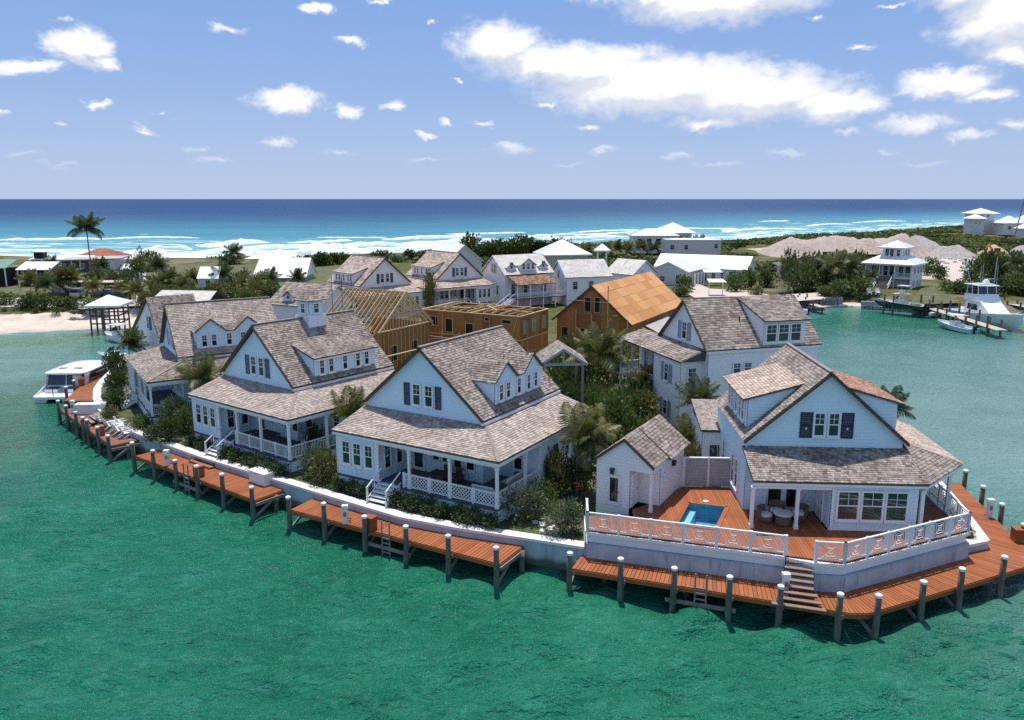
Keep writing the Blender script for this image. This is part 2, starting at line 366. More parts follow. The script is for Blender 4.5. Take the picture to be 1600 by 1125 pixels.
def grid_mesh(name, X, Y, Z, m, attrs, kind='structure'):
    nx, ny = X.shape; v = np.stack([X, Y, Z], -1).reshape(-1, 3)
    i = np.arange(nx * ny).reshape(nx, ny)
    f = np.stack([i[:-1, :-1], i[1:, :-1], i[1:, 1:], i[:-1, 1:]], -1).reshape(-1, 4)
    me = bpy.data.meshes.new(name); me.vertices.add(len(v)); me.vertices.foreach_set('co', v.ravel().astype(np.float32))
    me.loops.add(f.size); me.loops.foreach_set('vertex_index', f.ravel().astype(np.int32)); me.polygons.add(len(f))
    me.polygons.foreach_set('loop_start', np.arange(0, f.size, 4, dtype=np.int32))
    me.polygons.foreach_set('use_smooth', np.ones(len(f), bool))
    me.materials.append(m); me.update(calc_edges=True)
    for k, a in attrs.items():
        at_ = me.attributes.new(k, 'FLOAT', 'POINT'); at_.data.foreach_set('value', a.ravel().astype(np.float32))
    o = bpy.data.objects.new(name, me); col.objects.link(o)
    if kind: o['kind'] = kind
    return o
LAND = LAGN + SHORE[::-1]
QUARRY = [(84,185),(100,176),(124,185),(160,200),(165,252),(140,262),(110,268),(92,290),(78,282),(86,250),(96,222)]
def ground_height(X, Y):
    ins = inside(X, Y, LAND); dl, _ = seg_dist(X, Y, LAGN); do, _ = seg_dist(X, Y, SHORE)
    dl = np.where(ins, dl, -dl); do = np.where(ins, do, -do)
    zl = np.interp(dl, [-12, 0, 7, 11], [-2.5, -.05, .75, 1.9]); zo = np.interp(do, [-20, 0, 14], [-3, -.05, 2.0])
    A = np.interp(X, [-60, -10, 30, 90, 200], [.5, .9, 1.3, 1.4, 1.6])
    dune = A * np.exp(-((do - np.interp(X, [-60, 60, 200], [24, 46, 60])) / np.interp(X, [-60, 60, 200], [10, 26, 36])) ** 2) * np.clip(do / 14, 0, 1)
    z = np.minimum(zl, np.minimum(zo, 2.0)) + np.where(dl > 0, dune, 0)
    roll = (.25 * wob(X, Y, 6.3) + .3 * wob(X, Y, 14, 2)) * np.clip((dune - .3) / 1.5, 0, 1)
    return z + roll, dl, do
def gz(x, y):
    z, _, _ = ground_height(np.array([float(x)]), np.array([float(y)])); return float(z[0])
def _ground(t, b):
    A = lambda n: t.new('ShaderNodeAttribute', attribute_name=n).outputs['Fac']
    pos = t.new('ShaderNodeNewGeometry').outputs['Position']
    n1 = t.noise(pos, .09, 5); n2 = t.noise(pos, .6, 5); n3 = t.noise(pos, 4, 3)
    grass = t.ramp(t.math('ADD', t.math('MULTIPLY', n2, .6), t.math('MULTIPLY', n3, .4)), (.3, (.050, .062, .018)), (.55, (.105, .105, .035)), (.75, (.19, .16, .07)))
    sand = t.ramp(n2, (.3, (.52, .43, .34)), (.7, (.70, .61, .51)))
    dirt = t.ramp(n3, (.3, (.20, .15, .11)), (.7, (.36, .29, .23)))
    c = t.mix(t.step(n1, .50, .62), grass, t.mix(.5, dirt, grass))
    c = t.mix(t.step(t.math('ADD', A('quarry'), t.math('MULTIPLY', t.math('SUBTRACT', n2, .5), .7)), .4, .7), c, t.mix(.6, sand, (.40, .31, .25)))
    c = t.mix(t.step(t.math('ADD', A('sand'), t.math('MULTIPLY', t.math('SUBTRACT', n2, .5), .5)), .4, .6), c, sand)
    t.put(b.inputs['Base Color'], c); b.inputs['Roughness'].default_value = .95; b.inputs['Specular IOR Level'].default_value = .1
    t.put(b.inputs['Normal'], t.bump(n3, .5, .15))
GROUND = mat('coastal_ground', _ground)
def build_ground():
    xs = np.concatenate([np.arange(-600, -110, 10), np.arange(-110, 130, 2.5), np.arange(130, 330, 6), np.arange(330, 1200, 20)])
    ys = np.concatenate([np.arange(60, 200, 2.0), np.arange(200, 420, 5), np.arange(420, 960, 10)])
    X, Y = np.meshgrid(xs, ys, indexing='ij'); Z, dl, do = ground_height(X, Y)
    q = inside(X, Y, QUARRY); dq, _ = seg_dist(X, Y, QUARRY, True)
    sand = np.maximum(np.clip(1 - (do - 16) / 8, 0, 1), np.where((X < -58), np.clip(1 - (dl - 9.2) / 2.5, 0, 1), np.clip(1 - (dl - 2) / 2.5, 0, 1)))
    grid_mesh('ground', X, Y, Z, GROUND, {'sand': sand, 'quarry': np.where(q, np.clip(dq / 6, 0, 1), 0)})
build_ground()

def _lagoon(t, b):
    A = t.new('ShaderNodeAttribute', attribute_name='shallow').outputs['Fac']
    pos = t.new('ShaderNodeNewGeometry').outputs['Position']; s = t.new('ShaderNodeSeparateXYZ'); t.l.new(pos, s.inputs[0])
    big = t.noise(pos, .022, 4, .6); med = t.noise(pos, .16, 4, .6)
    depth = t.math('ADD', t.math('MULTIPLY', big, .6), t.math('MULTIPLY', med, .4))
    deep = t.ramp(depth, (.36, (.009, .132, .068)), (.5, (.016, .205, .112)), (.64, (.036, .275, .160)))
    turq = t.ramp(depth, (.36, (.03, .185, .165)), (.52, (.080, .305, .265)), (.68, (.155, .42, .355)))
    lt = t.step(t.math('ADD', A, t.math('MULTIPLY', t.math('SUBTRACT', med, .5), .22)), .22, .62)
    c = t.mix(lt, deep, turq); rip = t.noise(t.scale(pos, (.75, 1.4, 1)), .95, 4, .65, dist=.8); c = t.mix(t.math('MULTIPLY', t.step(rip, .42, .72), .50), t.mix(.28, c, (.0, .03, .02)), t.mix(.42, c, (.08, .30, .21)))  # ripple light and dark mixed into the water colour
    M_ = t.new('ShaderNodeAttribute', attribute_name='painted_sheen').outputs['Fac']; c = t.mix(t.math('MULTIPLY', M_, t.math('ADD', .55, t.math('MULTIPLY', med, .7))), c, (.235, .375, .34))  # sky reflection painted in as a pale tint of the water
    c = t.mix(t.step(t.math('ADD', A, t.math('MULTIPLY', t.math('SUBTRACT', med, .5), .1)), .78, 1.0), c, (.40, .50, .40))
    t.put(b.inputs['Base Color'], c); b.inputs['Roughness'].default_value = .13; b.inputs['IOR'].default_value = 1.33
    b.inputs['Specular IOR Level'].default_value = .5
    w1 = t.noise(t.scale(pos, (.55, 1.0, 1)), .55, 3, .5, dist=.4); w2 = t.noise(t.scale(pos, (.7, 1.3, 1)), 1.9, 4, .6, dist=.6); w3 = t.noise(pos, 7.5, 3, .6)
    h = t.math('ADD', t.math('MULTIPLY', w1, 1.0), t.math('ADD', t.math('MULTIPLY', w2, .62), t.math('ADD', t.math('MULTIPLY', w3, .28), t.math('MULTIPLY', t.step(t.noise(t.scale(pos, (1, 2.1, 1)), 2.6, 3, .6), .56, .74), .085))))
    t.put(b.inputs['Normal'], t.bump(h, 1.0, .62))
LAGOON = mat('lagoon_water', _lagoon)
def wave_z(X, Y):
    Z = np.zeros(X.shape); rs_ = np.random.RandomState(4)
    for i in range(22):
        lam = rs_.uniform(.9, 4.2); th_ = rs_.normal(-1.15, .55); kx, ky = math.cos(th_) * 6.283 / lam, math.sin(th_) * 6.283 / lam
        Z += .024 * lam * np.sin(kx * X + ky * Y + rs_.uniform(0, 6.28) + .8 * wob(X, Y, lam * 3.1, i)) * (.55 + .45 * wob(X, Y, 9, i * 1.7))
    return Z * np.clip((60 - Y) / 20, 0, 1) * np.clip((42 - np.abs(X)) / 10, 0, 1) * np.clip((Y - 19) / 3, 0, 1)
def build_lagoon():
    xs = np.concatenate([np.arange(-320, -100, 10), np.arange(-100, -42, 2), np.arange(-42, 42, .27), np.arange(42, 100, 2), np.arange(100, 330, 10)]); ys = np.concatenate([np.arange(-30, 20, 5), np.arange(20, 60, .27), np.arange(60, 172, 2)])
    X, Y = np.meshgrid(xs, ys, indexing='ij'); Z = wave_z(X, Y)
    dl, _ = seg_dist(X, Y, LAGN)
    sh = np.exp(-dl / 4.0) * .95
    # a turquoise sandbank west of the island and sky reflection painted as paler water in the eastern channel
    def blob(x, y, rx, ry, k): return k * np.exp(-(((X - x) / rx) ** 2 + ((Y - y) / ry) ** 2))
    bank = blob(-68, 96, 26, 16, .72) + blob(-95, 84, 30, 14, .55) + blob(-56, 74, 10, 8, .2) + blob(44, 95, 13, 34, .50) + blob(38, 58, 11, 14, .42) + blob(70, 110, 22, 22, .35) + blob(-70, 60, 22, 12, .22) + blob(32, 30, 18, 10, .36) + blob(85, 70, 40, 40, .4)
    grid_mesh('lagoon', X, Y, Z, LAGOON, {'shallow': np.clip(np.maximum(sh, bank), 0, 1), 'painted_sheen': np.clip(blob(42, 66, 15, 26, .85) + blob(62, 100, 24, 18, .55) + blob(80, 60, 36, 34, .8) + blob(34, 34, 12, 7, .3) + blob(-80, 92, 30, 9, .3), 0, .9)})
build_lagoon()
def build_wavelets():
    """short steep wavelets riding on the swell, the ones that catch the sun"""
    r = random.Random(21); V = []; F = []; n = 9; m = 6; C = []
    for k in range(190):
        u, v = (r.uniform(560, 1640), r.uniform(905, 1160)) if r.random() < .72 else (r.uniform(0, 1100), r.uniform(780, 1160)); p = at(u, v); C.append((p.x, p.y, r.randint(2, 9)))
    for cx, cy, q in C:
        for j in range(q):
            x0, y0 = cx + r.gauss(0, .9), cy + r.gauss(0, .45)
            if y0 > 60 or (x0 > -14 and y0 > 33.5 and abs(x0) < 40 and y0 > 46.0 - .8 * (x0 + 14) and x0 < 14) or (x0 >= 14 and y0 > 32 + max(0, x0 - 17) * .47): continue
            L = r.uniform(.14, .5); a = r.gauss(.12, .3); ca, sa = math.cos(a), math.sin(a); h = r.uniform(.03, .06); s_ = h * r.uniform(1.5, 2.1); b0 = len(V); P = []
            for i in range(m + 1):
                t = 2 * i / m - 1; e = (1 - t * t)
                for c in range(n): w = (2 * c / (n - 1) - 1) * 2.0; P.append((x0 + ca * t * L - sa * w * s_, y0 + sa * t * L + ca * w * s_, h * e * math.exp(-w * w) - .012 * abs(w) * .5))
            A = np.array(P); A[:, 2] += wave_z(A[:, 0], A[:, 1]) + .012; V += A.tolist()
            F += [(b0 + i * n + c, b0 + (i + 1) * n + c, b0 + (i + 1) * n + c + 1, b0 + i * n + c + 1) for i in range(m) for c in range(n - 1)]
    mb = MB(); mb.v = V; mb.f = F; mb.m = [0] * len(F); mb.build('wavelets', LAGOON, kind='stuff', smooth=True)
build_wavelets()

def _sea(t, b):
    A = lambda n: t.new('ShaderNodeAttribute', attribute_name=n).outputs['Fac']
    pos = t.new('ShaderNodeNewGeometry').outputs['Position']; d = A('offshore'); al = A('along')
    cb = t.new('ShaderNodeCombineXYZ'); t.put(cb.inputs[0], t.math('MULTIPLY', al, .013)); t.put(cb.inputs[1], t.math('MULTIPLY', d, .045)); v = cb.outputs[0]
    n = t.noise(v, 1.0, 5, .6); n2 = t.noise(v, 3.2, 5, .65, dist=.5)
    dd = t.math('ADD', d, t.math('MULTIPLY', t.math('SUBTRACT', n, .5), t.math('MULTIPLY', d, .9)))
    c = t.ramp(t.math('DIVIDE', dd, 2400.0), (0, (.26, .47, .48)), (.02, (.13, .33, .36)), (.06, (.070, .235, .295)), (.12, (.044, .165, .235)), (.20, (.030, .095, .175)), (.32, (.018, .055, .135)), (.6, (.013, .042, .125)))
    streak = t.noise(t.scale(pos, (.0016, .008, 1)), 1, 4, .6); c = t.mix(t.math('MULTIPLY', t.step(streak, .45, .7), .28), c, (.016, .075, .16))
    zone = t.math('MULTIPLY', t.step(d, 150, 15), 1.0)
    fo = t.step(t.math('ADD', t.math('MULTIPLY', n2, .75), t.math('ADD', t.math('MULTIPLY', n, .25), t.math('MULTIPLY', zone, .09))), .575, .66)
    fo = t.math('MULTIPLY', fo, t.step(d, 240, 110)); edge = t.step(t.math('ADD', d, t.math('MULTIPLY', t.math('SUBTRACT', n2, .5), 18)), 8, 3)
    wc = t.step(t.noise(t.scale(pos, (.02, .05, 1)), 1.5, 5, .7), .735, .76)
    fo = t.math('MAXIMUM', t.math('MAXIMUM', fo, edge), t.math('MULTIPLY', wc, t.step(d, 1500, 250)))
    c = t.mix(fo, c, (.80, .84, .86))
    t.put(b.inputs['Base Color'], c); t.put(b.inputs['Roughness'], t.math('ADD', t.math('MULTIPLY', fo, .5), .4)); b.inputs['Specular IOR Level'].default_value = .035
    h = t.noise(t.scale(pos, (.5, 1, 1)), .25, 5, .65); t.put(b.inputs['Normal'], t.bump(h, .8, .8))
SEA = mat('sea_water', _sea)
def build_sea():
    r = np.concatenate([np.linspace(205, 900, 140), np.geomspace(910, 45000, 60)]); a = np.radians(np.linspace(-75, 75, 260))
    Rr, A_ = np.meshgrid(r, a, indexing='ij'); X = Rr * np.sin(A_); Y = Rr * np.cos(A_)
    d, al = seg_dist(X, Y, SHORE); ins = inside(X, Y, [(-3000, -3000)] + [(-3000, 400)] + SHORE + [(9000, 1800), (9000, -3000)])
    grid_mesh('sea', X, Y, np.zeros(X.shape) - .02, SEA, {'offshore': np.where(ins, -d, d), 'along': al})
build_sea()
FOAM = None
def _foam(t, b):
    pos = t.new('ShaderNodeNewGeometry').outputs['Position']; n = t.noise(t.scale(pos, (.3, .3, 1)), 1.2, 5, .65)
    t.put(b.inputs['Base Color'], t.ramp(n, (.36, (.42, .62, .64)), (.52, (.80, .84, .86)), (.8, (.88, .89, .90)))); b.inputs['Roughness'].default_value = .8
FOAM = mat('sea_foam', _foam)
def shore_at(s):
    acc = 0
    for (ax, ay), (bx, by) in zip(SHORE, SHORE[1:]):
        L = math.hypot(bx - ax, by - ay)
        if acc + L >= s:
            k = (s - acc) / L; return ax + (bx - ax) * k, ay + (by - ay) * k, -(by - ay) / L, (bx - ax) / L
        acc += L
    return (*SHORE[-1], 0, 1)
def breaker(u0, v0, u1, v1, h, back, name='breaking_wave'):
    """a white breaker: a curling front, a crest and the foam it trails, from photo pixel to photo pixel"""
    k_ = 1.5 if v0 > 374 else .9; h *= k_; back *= k_ * .85; p0, p1 = at(u0, v0), at(u1, v1); L = (p1 - p0).length; n = max(8, int(L / 4)); d = (p1 - p0).normalized(); nm = Vector((-d.y, d.x, 0))
    mb = MB(); r = random.Random(int(u0 * 7 + v0)); prof = [(-.6, -.05), (-.2, .55), (.3, 1.0), (1.2, .75), (3, .22), (1, .02)]
    w = 0.0
    for i in range(n + 1):
        t = i / n; env = min(1, 4 * t, 4 * (1 - t)) ** .6; w = .7 * w + r.uniform(-1, 1)
        c = p0 + d * (L * t) + nm * (w * 1.2 + 5 * math.sin(t * 5 + u0)); hh = h * env * r.uniform(.7, 1.15); bk = back * env * r.uniform(.5, 1.3)
        for k, (a, z) in enumerate(prof):
            off = a * h if k < 5 else 3 * h + bk
            mb.v.append(tuple(c + nm * off + Vector((0, 0, max(.03, z * hh)))))
    for i in range(n):
        for k in range(5):
            a = i * 6 + k; mb.f.append((a, a + 6, a + 7, a + 1)); mb.m.append(0)
    mb.build(name, FOAM, kind='structure', smooth=True)
for a in [(-10,376,160,374.5,.9,12),(150,374,312,371.5,1.1,12),(196,401,262,396,1.4,8),(246,392,292,389,1.2,6),(262,408,345,401,1.2,18),(318,386,426,379.5,1.6,16),(300,394,560,387,1.3,16),
          (340,402,610,395,1.2,22),(470,391,640,384,1.3,14),(455,380.5,560,377,.9,6),(560,396,690,388,1.2,18),(600,374.5,760,370,1.2,10),(640,384,800,377,1.3,16),(500,370.5,600,373,.8,6),(700,366.5,830,364.5,1.2,10),
          (790,372,930,366.5,1.2,12),(890,363,1010,360.5,1.2,12),(930,368,1050,362,1.2,14),(1050,359,1150,357,1.1,9),(1190,346.5,1240,345.5,1.4,4),(1130,362,1250,357,1.2,14),(1255,353,1330,350.5,1.2,9),(1330,347.5,1420,346,1.4,9),
          (680,391,860,380,1.0,20),(860,376,980,370,1.0,16)]: breaker(*a)
# ================================================================ island, seawall
def lerp(a, b, t): return Vector(a) * (1 - t) + Vector(b) * t
WALL = [(-45.3,92.5),(-44.0,86.0),(-42.4,80.0),(-41.0,76.0),(-39.0,72.0),(-36.6,68.2),(-34.2,65.0),(-31.45,62.2),(-27.2,58.7),(-22.5,55.0),(-17.8,51.7),(-13.1,48.4),(-6.6,43.9),(-2.8,42.2),(.85,40.9),(3.8,39.8),
        (9.7,38.5),(16.0,36.6),(20.7,38.8),(24.4,40.0),(26.0,40.6),(27.3,45.5),(28.5,50.8),(29.4,62),(29.6,75),(31.5,90),(37.5,108)]
def _soil(t, b):
    pos = t.new('ShaderNodeNewGeometry').outputs['Position']; n1 = t.noise(pos, .25, 5); n2 = t.noise(pos, 2.5, 4)
    c = t.ramp(n2, (.3, (.045, .05, .02)), (.5, (.10, .085, .05)), (.72, (.24, .20, .15))); g = t.ramp(n2, (.3, (.03, .05, .012)), (.7, (.10, .12, .035)))
    t.put(b.inputs['Base Color'], t.mix(t.step(n1, .42, .56), c, g)); b.inputs['Roughness'].default_value = .95; t.put(b.inputs['Normal'], t.bump(n2, .6, .1))
SOIL = mat('garden_soil', _soil)
def build_island():
    mb = MB(); inner = []
    n = len(WALL)
    for i, p in enumerate(WALL):
        a = Vector(WALL[max(0, i - 1)]); c = Vector(WALL[min(n - 1, i + 1)]); d = (c - a).normalized(); inner.append(Vector(p) + Vector((-d.y, d.x)) * .62)
    mb.poly([(*p, 1.7) for p in inner] + [(46, 128, 1.7), (20, 150, 1.7), (-30, 150, 1.7), (-50, 130, 1.7)])
    mb.build('island_ground', SOIL, kind='structure')
    w = MB()
    for (a, b, c, d) in zip(WALL, WALL[1:], inner, inner[1:]):
        a, b = Vector((*a, 0)), Vector((*b, 0)); c, d = Vector((*c, 0)), Vector((*d, 0)); z = Vector((0, 0, 1))
        w.poly([a - z * 2.5, b - z * 2.5, b + z * 1.62, a + z * 1.62], 1)
        o = (b - a).normalized(); o = Vector((o.y, -o.x, 0)) * .07
        A, B, C, D = a + o, b + o, c, d
        w.poly([A + z * 1.76, B + z * 1.76, D + z * 1.76, C + z * 1.76]); w.poly([A + z * 1.60, B + z * 1.60, B + z * 1.76, A + z * 1.76]); w.poly([D + z * 1.60, C + z * 1.60, C + z * 1.76, D + z * 1.76]); w.poly([A + z * 1.6, a + z * 1.6, b + z * 1.6, B + z * 1.6])
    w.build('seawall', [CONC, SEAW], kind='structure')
build_island()
# ================================================================ docks
Z_DOCK = 1.25
PLANKS = {}
def plank_strip(parent, a0, a1, b0, b1, w, m, z, key='plank', th=.05):
    a0, a1, b0, b1 = (Vector(p[:2]) for p in (a0, a1, b0, b1))
    n = max(1, round(max((a1 - a0).length, (b1 - b0).length) / w)); par = abs((a1 - a0).length - (b1 - b0).length) < .25 and abs((b0 - a0).length - (b1 - a1).length) < .05
    for i in range(n):
        if par:
            f = (i + .5) / n; pa, pb = a0.lerp(a1, f), b0.lerp(b1, f); L = (pb - pa).length; k = (m.name, round((a1 - a0).length / n, 3), th)
            if k not in PLANKS: PLANKS[k] = MB().box(0, 1, -k[1] / 2 + .014, k[1] / 2 - .014, -th, 0).data('plank', m)
            o = link('plank', PLANKS[k], parent, (*pa, z + rnd.uniform(-.004, .004)), math.atan2(pb.y - pa.y, pb.x - pa.x)); o.scale = (L, 1, 1)
        else:
            g = .014 / max(.1, w); f0, f1 = i / n + g / n, (i + 1) / n - g / n
            q = [a0.lerp(a1, f0), a0.lerp(a1, f1), b0.lerp(b1, f1), b0.lerp(b1, f0)]
            c = q[0]; mb = MB().prism([tuple(p - c) for p in q], -th, 0); mb.build('plank', m, parent, (*c, z + rnd.uniform(-.004, .004)))
def u_on(p, q, u, z=Z_DOCK):
    """the point of the segment p q that shows at photo column u"""
    f = lambda t: (lambda x: x.x - (u - 800) / CAM_F * (x.y * CP - (z - CAM_H) * SP))(Vector(p).lerp(Vector(q), t))
    a, b = f(0), f(1); return Vector(p).lerp(Vector(q), -a / (b - a))
CAPM = MB().lathe([(.155, 0), (.165, .02), (.165, .13), (.11, .17)], 12).data('pile_cap', WHITE)
PILEM = MB().tube([(0, 0, -2.2), (.01, 0, 0), (0, .01, 1.2), (0, 0, 2.15)], [.165, .16, .15, .145], 12).data('pile', PILE)
for p in PILEM.polygons: p.use_smooth = True
def pile(parent, x, y, h=1.0, cap=True, r=1.0):
    o = link('pile', PILEM, parent, (x, y, 0), rnd.uniform(0, 6)); o.scale = (r, r, h); o.rotation_euler[0] = rnd.uniform(-.012, .012); o.rotation_euler[1] = rnd.uniform(-.012, .012)
    if cap: c = link('pile_cap', CAPM, o, (0, 0, 2.13)); c.scale = (1, 1, 1 / h)
    return o
def ladder_part(parent, p, d, nm):
    mb = MB(); p, d, nm = Vector((*p, 0)), Vector((*d, 0)), Vector((*nm, 0))
    for s in (-.27, .27): mb.beam(p + d * s + nm * .08 + Vector((0, 0, -.4)), p + d * s + nm * .08 + Vector((0, 0, 2.05)), .07, .07)
    for k in range(6): mb.beam(p - d * .27 + nm * .08 + Vector((0, 0, -.1 + k * .28)), p + d * .27 + nm * .08 + Vector((0, 0, -.1 + k * .28)), .05, .09)
    mb.build('ladder', GREYW, parent)
def dock(label, strips, m, piles, edges, w=.215, back_piles=(), ladder=None, group='orange docks along the island seawall'):
    """strips: (a0,a1,b0,b1) outer edge a, inner edge b; edges: outer rim polyline; piles: (segment index, photo column)"""
    root = thing('dock', label, 'dock', (0, 0, 0), 0, group)
    for s in strips:
        plank_strip(root, *s, w, m, Z_DOCK); q = [Vector(p[:2]) for p in (s[0], s[1], s[3], s[2])]; c_ = sum(q, Vector((0, 0))) / 4
        MB().prism([tuple(c_ + (p - c_) * .985) for p in q], Z_DOCK - .14, Z_DOCK - .065).build('gap_light_stop', BROWNW, root)  # solid dark sheet added under the planks to stop sun through the gaps
    for a, b in edges:
        mb = MB(); a3, b3 = Vector((*a, Z_DOCK - .17)), Vector((*b, Z_DOCK - .17)); mb.beam(a3, b3, .06, .22); mb.build('rim_board', m, root)
    for k, u in piles:
        a, b = Vector((*edges[k][0], 0)), Vector((*edges[k][1], 0)); d = (b - a).normalized(); nm = Vector((d.y, -d.x, 0))
        p = u_on(a + nm * .2, b + nm * .2, u); pile(root, p.x, p.y, rnd.uniform(.95, 1.05))
        q = p - nm * 1.7; br = MB().beam(p + Vector((0, 0, .1)) - nm * .1, q + Vector((0, 0, 1.0)), .09, .16); br.beam(p + Vector((0, 0, 1.0)) - nm * .1 + d * .18, p - nm * 2.2 + Vector((0, 0, 1.0)) + d * .18, .08, .2); br.build('brace', GREYW, root)
    for x, y in back_piles: pile(root, x, y, .52, False)
    if ladder:
        k, u = ladder; a, b = Vector((*edges[k][0], 0)), Vector((*edges[k][1], 0)); d = (b - a).normalized(); p = u_on(a, b, u); ladder_part(root, p.xy, d.xy, (d.y, -d.x))
        a1 = p - d * 1.7; b1 = p + d * 1.7; nn = Vector((d.y, -d.x, 0)) * .1; MB().beam(a1 + nn + Vector((0, 0, .45)), b1 + nn + Vector((0, 0, .45)), .08, .2).build('brace', GREYW, root)
    return root
D3 = [(-13.63,46.22),(-.64,38.76),(.82,41.3),(-12.62,48.1)]
dock('orange stained dock with a ladder below the lattice railed house', [(D3[0],D3[1],D3[3],D3[2])], DECK, [(0,u) for u in (452,507,570,634,700,775.5)], [(D3[0],D3[1]),(D3[1],D3[2])], back_piles=[(.55,40.6),(-3.2,42.2),(-7.5,44.9)], ladder=(0,604))
D2 = [(-28.02,56.68),(-16.31,47.78),(-15.07,49.6),(-26.89,58.2)]
z4 = lambda x: 80 + x / 4
dock('orange stained dock with ladder below the cupola house', [(D2[0],D2[1],D2[3],D2[2])], DECK, [(0,z4(x)) for x in (515,642,780,912,1073,1258)], [(D2[0],D2[1]),(D2[1],D2[2])], back_piles=[(-15.4,49.1),(-19.6,52.0)], ladder=(0,z4(850)))
D1 = [(-40.87,69.78),(-31.06,59.15),(-29.5,60.8),(-38.9,71.6)]
dock('faded brownish dock with many piles and a row of white chairs', [(D1[0],D1[1],D1[3],D1[2])], DECKD, [(0,z4(x)) for x in (48,100,160,205,232,297,362)], [(D1[0],D1[1]),(D1[1],D1[2])], back_piles=[(-30.2,60.0)])
D0 = [(-46.6,88.0),(-42.4,73.1),(-39.75,73.1),(-43.4,87.0)]
dock('orange dock beside the white motor catamaran at the island corner', [(D0[0],D0[1],D0[3],D0[2])], DECK, [(0,104.5),(0,117),(0,138),(0,145)], [(D0[0],D0[1]),(D0[1],D0[2])])
PX = lambda u, v: tuple(at(u, v, Z_DOCK).xy)
C4 = [(3.08,38.25),(15.66,33.70),(16.46,33.70),(27.9,39.0),(28.4,42.2),(30.15,50.95)]
I4 = [(3.84,40.0),(15.9,35.8),(16.1,35.8),(26.0,40.75),(27.0,44.2),(28.5,50.8)]
d4 = dock('long orange wraparound dock below the pool deck house', [(C4[i],C4[i+1],I4[i],I4[i+1]) for i in range(5)], DECK,
     [(0,u) for u in (890,970,1052,1139,1218,1311)] + [(2,u) for u in (1370,1441,1500.5,1565)], [(C4[i],C4[i+1]) for i in range(5)] + [(I4[0],C4[0])], back_piles=[(5,39.4),(9,37.9),(13,36.4),(19,36.8)], ladder=(0,1095))
for u, v in ((1504,757),(1530.5,783),(1560,812),(1594,845)): p = at(u, v, Z_DOCK); pile(d4, p.x + .12, p.y)
# ================================================================ house kit
WIN = {}
def window_mesh(w, h, grid=(2, 2), sash=True):
    k = (round(w, 2), round(h, 2), grid, sash)
    if k not in WIN:
        f = MB(); c = .075
        for x0, x1, z0, z1 in ((-c, 0, -c, h + c), (w, w + c, -c, h + c), (0, w, h, h + c), (0, w, -c, 0)): f.box(x0 - w / 2, x1 - w / 2, -.06, .02, z0, z1)
        f.box(-w / 2 - c - .04, w / 2 + c + .04, -.1, -.061, -c - .05, -c + .01)
        b = .035
        for x0, x1, z0, z1 in ((0, b, 0, h), (w - b, w, 0, h), (b, w - b, 0, b), (b, w - b, h - b, h)): f.box(x0 - w / 2, x1 - w / 2, -.035, .015, z0, z1)
        zb = h / 2 if sash else 0
        if sash: f.box(b - w / 2, w / 2 - b, -.034, .014, h / 2 - .03, h / 2 + .03)
        nx, nz = grid
        for i in range(1, nx): x = w * i / nx - w / 2; f.box(x - .013, x + .013, -.026, .012, zb + .031, h - b - .001)
        for j in range(1, nz): z = zb + (h - zb) * j / nz; f.box(b - w / 2 + .001, w / 2 - b - .001, -.024, .010, z - .013, z + .013)
        p = MB(); p.box(-w / 2 + .02, w / 2 - .02, -.012, .008, .02, h - .02)
        WIN[k] = (f.data('window', TRIM), p.data('pane', GLASS))
    return WIN[k]
def window(root, x, y, z, w, h, rz=0.0, grid=(2, 2), sash=True, name='window'):
    """centre of the sill at x y z in the thing's frame; rz 0 looks along -y, 90 along +x"""
    f, p = window_mesh(w, h, grid, sash); o = link(name, f, root, (x + .034 * math.sin(R(rz)), y - .034 * math.cos(R(rz)), z), R(rz)); link('pane', p, o); return o
SHUT = {}
def shutter(root, x, y, z, w, h, rz, m):
    k = (round(w, 2), round(h, 2), m.name)
    if k not in SHUT:
        s = MB(); b = .06
        for x0, x1, z0, z1 in ((0, b, 0, h), (w - b, w, 0, h), (b, w - b, 0, b), (b, w - b, h - b, h), (b, w - b, h * .48, h * .48 + b)): s.box(x0 - w / 2, x1 - w / 2, -.055, -.01, z0, z1)
        n = int((h - .2) / .1)
        for i in range(n):
            z0 = b + (h - 2 * b) * i / n; s.mesh([(b - w / 2, -.045, z0), (w / 2 - b, -.045, z0), (w / 2 - b, -.018, z0 + .09), (b - w / 2, -.018, z0 + .09)], [(0, 1, 2, 3)])
        SHUT[k] = s.data('shutter', m)
    return link('shutter', SHUT[k], root, (x, y, z), R(rz))
def door(root, x, y, z, w, h, rz, glass=True, m=None):
    d = MB(); b = .11; x += .034 * math.sin(R(rz)); y -= .034 * math.cos(R(rz))
    for x0, x1, z0, z1 in ((-.07, 0, 0, h + .07), (w, w + .07, 0, h + .07), (0, w, h, h + .07)): d.box(x0 - w / 2, x1 - w / 2, -.06, .02, z0, z1)
    for x0, x1, z0, z1 in ((0, b, 0, h), (w - b, w, 0, h), (b, w - b, 0, .22), (b, w - b, h - b, h)): d.box(x0 - w / 2, x1 - w / 2, -.035, .015, z0, z1)
    o = d.build('door', m or TRIM, root, (x, y, z), R(rz))
    p = MB().box(b - w / 2, w / 2 - b, -.02, .01, .22, h - b); p.build('pane' if glass else 'door_panel', GLASS if glass else WHITE, o)
    MB().box(w / 2 - b + .02, w / 2 - b + .06, -.09, -.036, h * .46, h * .52).build('handle', STEEL, o); return o
def clip_row(poly, z):
    xs = []
    n = len(poly)
    for i in range(n):
        (x0, z0), (x1, z1) = poly[i], poly[(i + 1) % n]
        if (z0 - z) * (z1 - z) < 0: xs.append(x0 + (x1 - x0) * (z - z0) / (z1 - z0))
    return (min(xs), max(xs)) if len(xs) > 1 else None
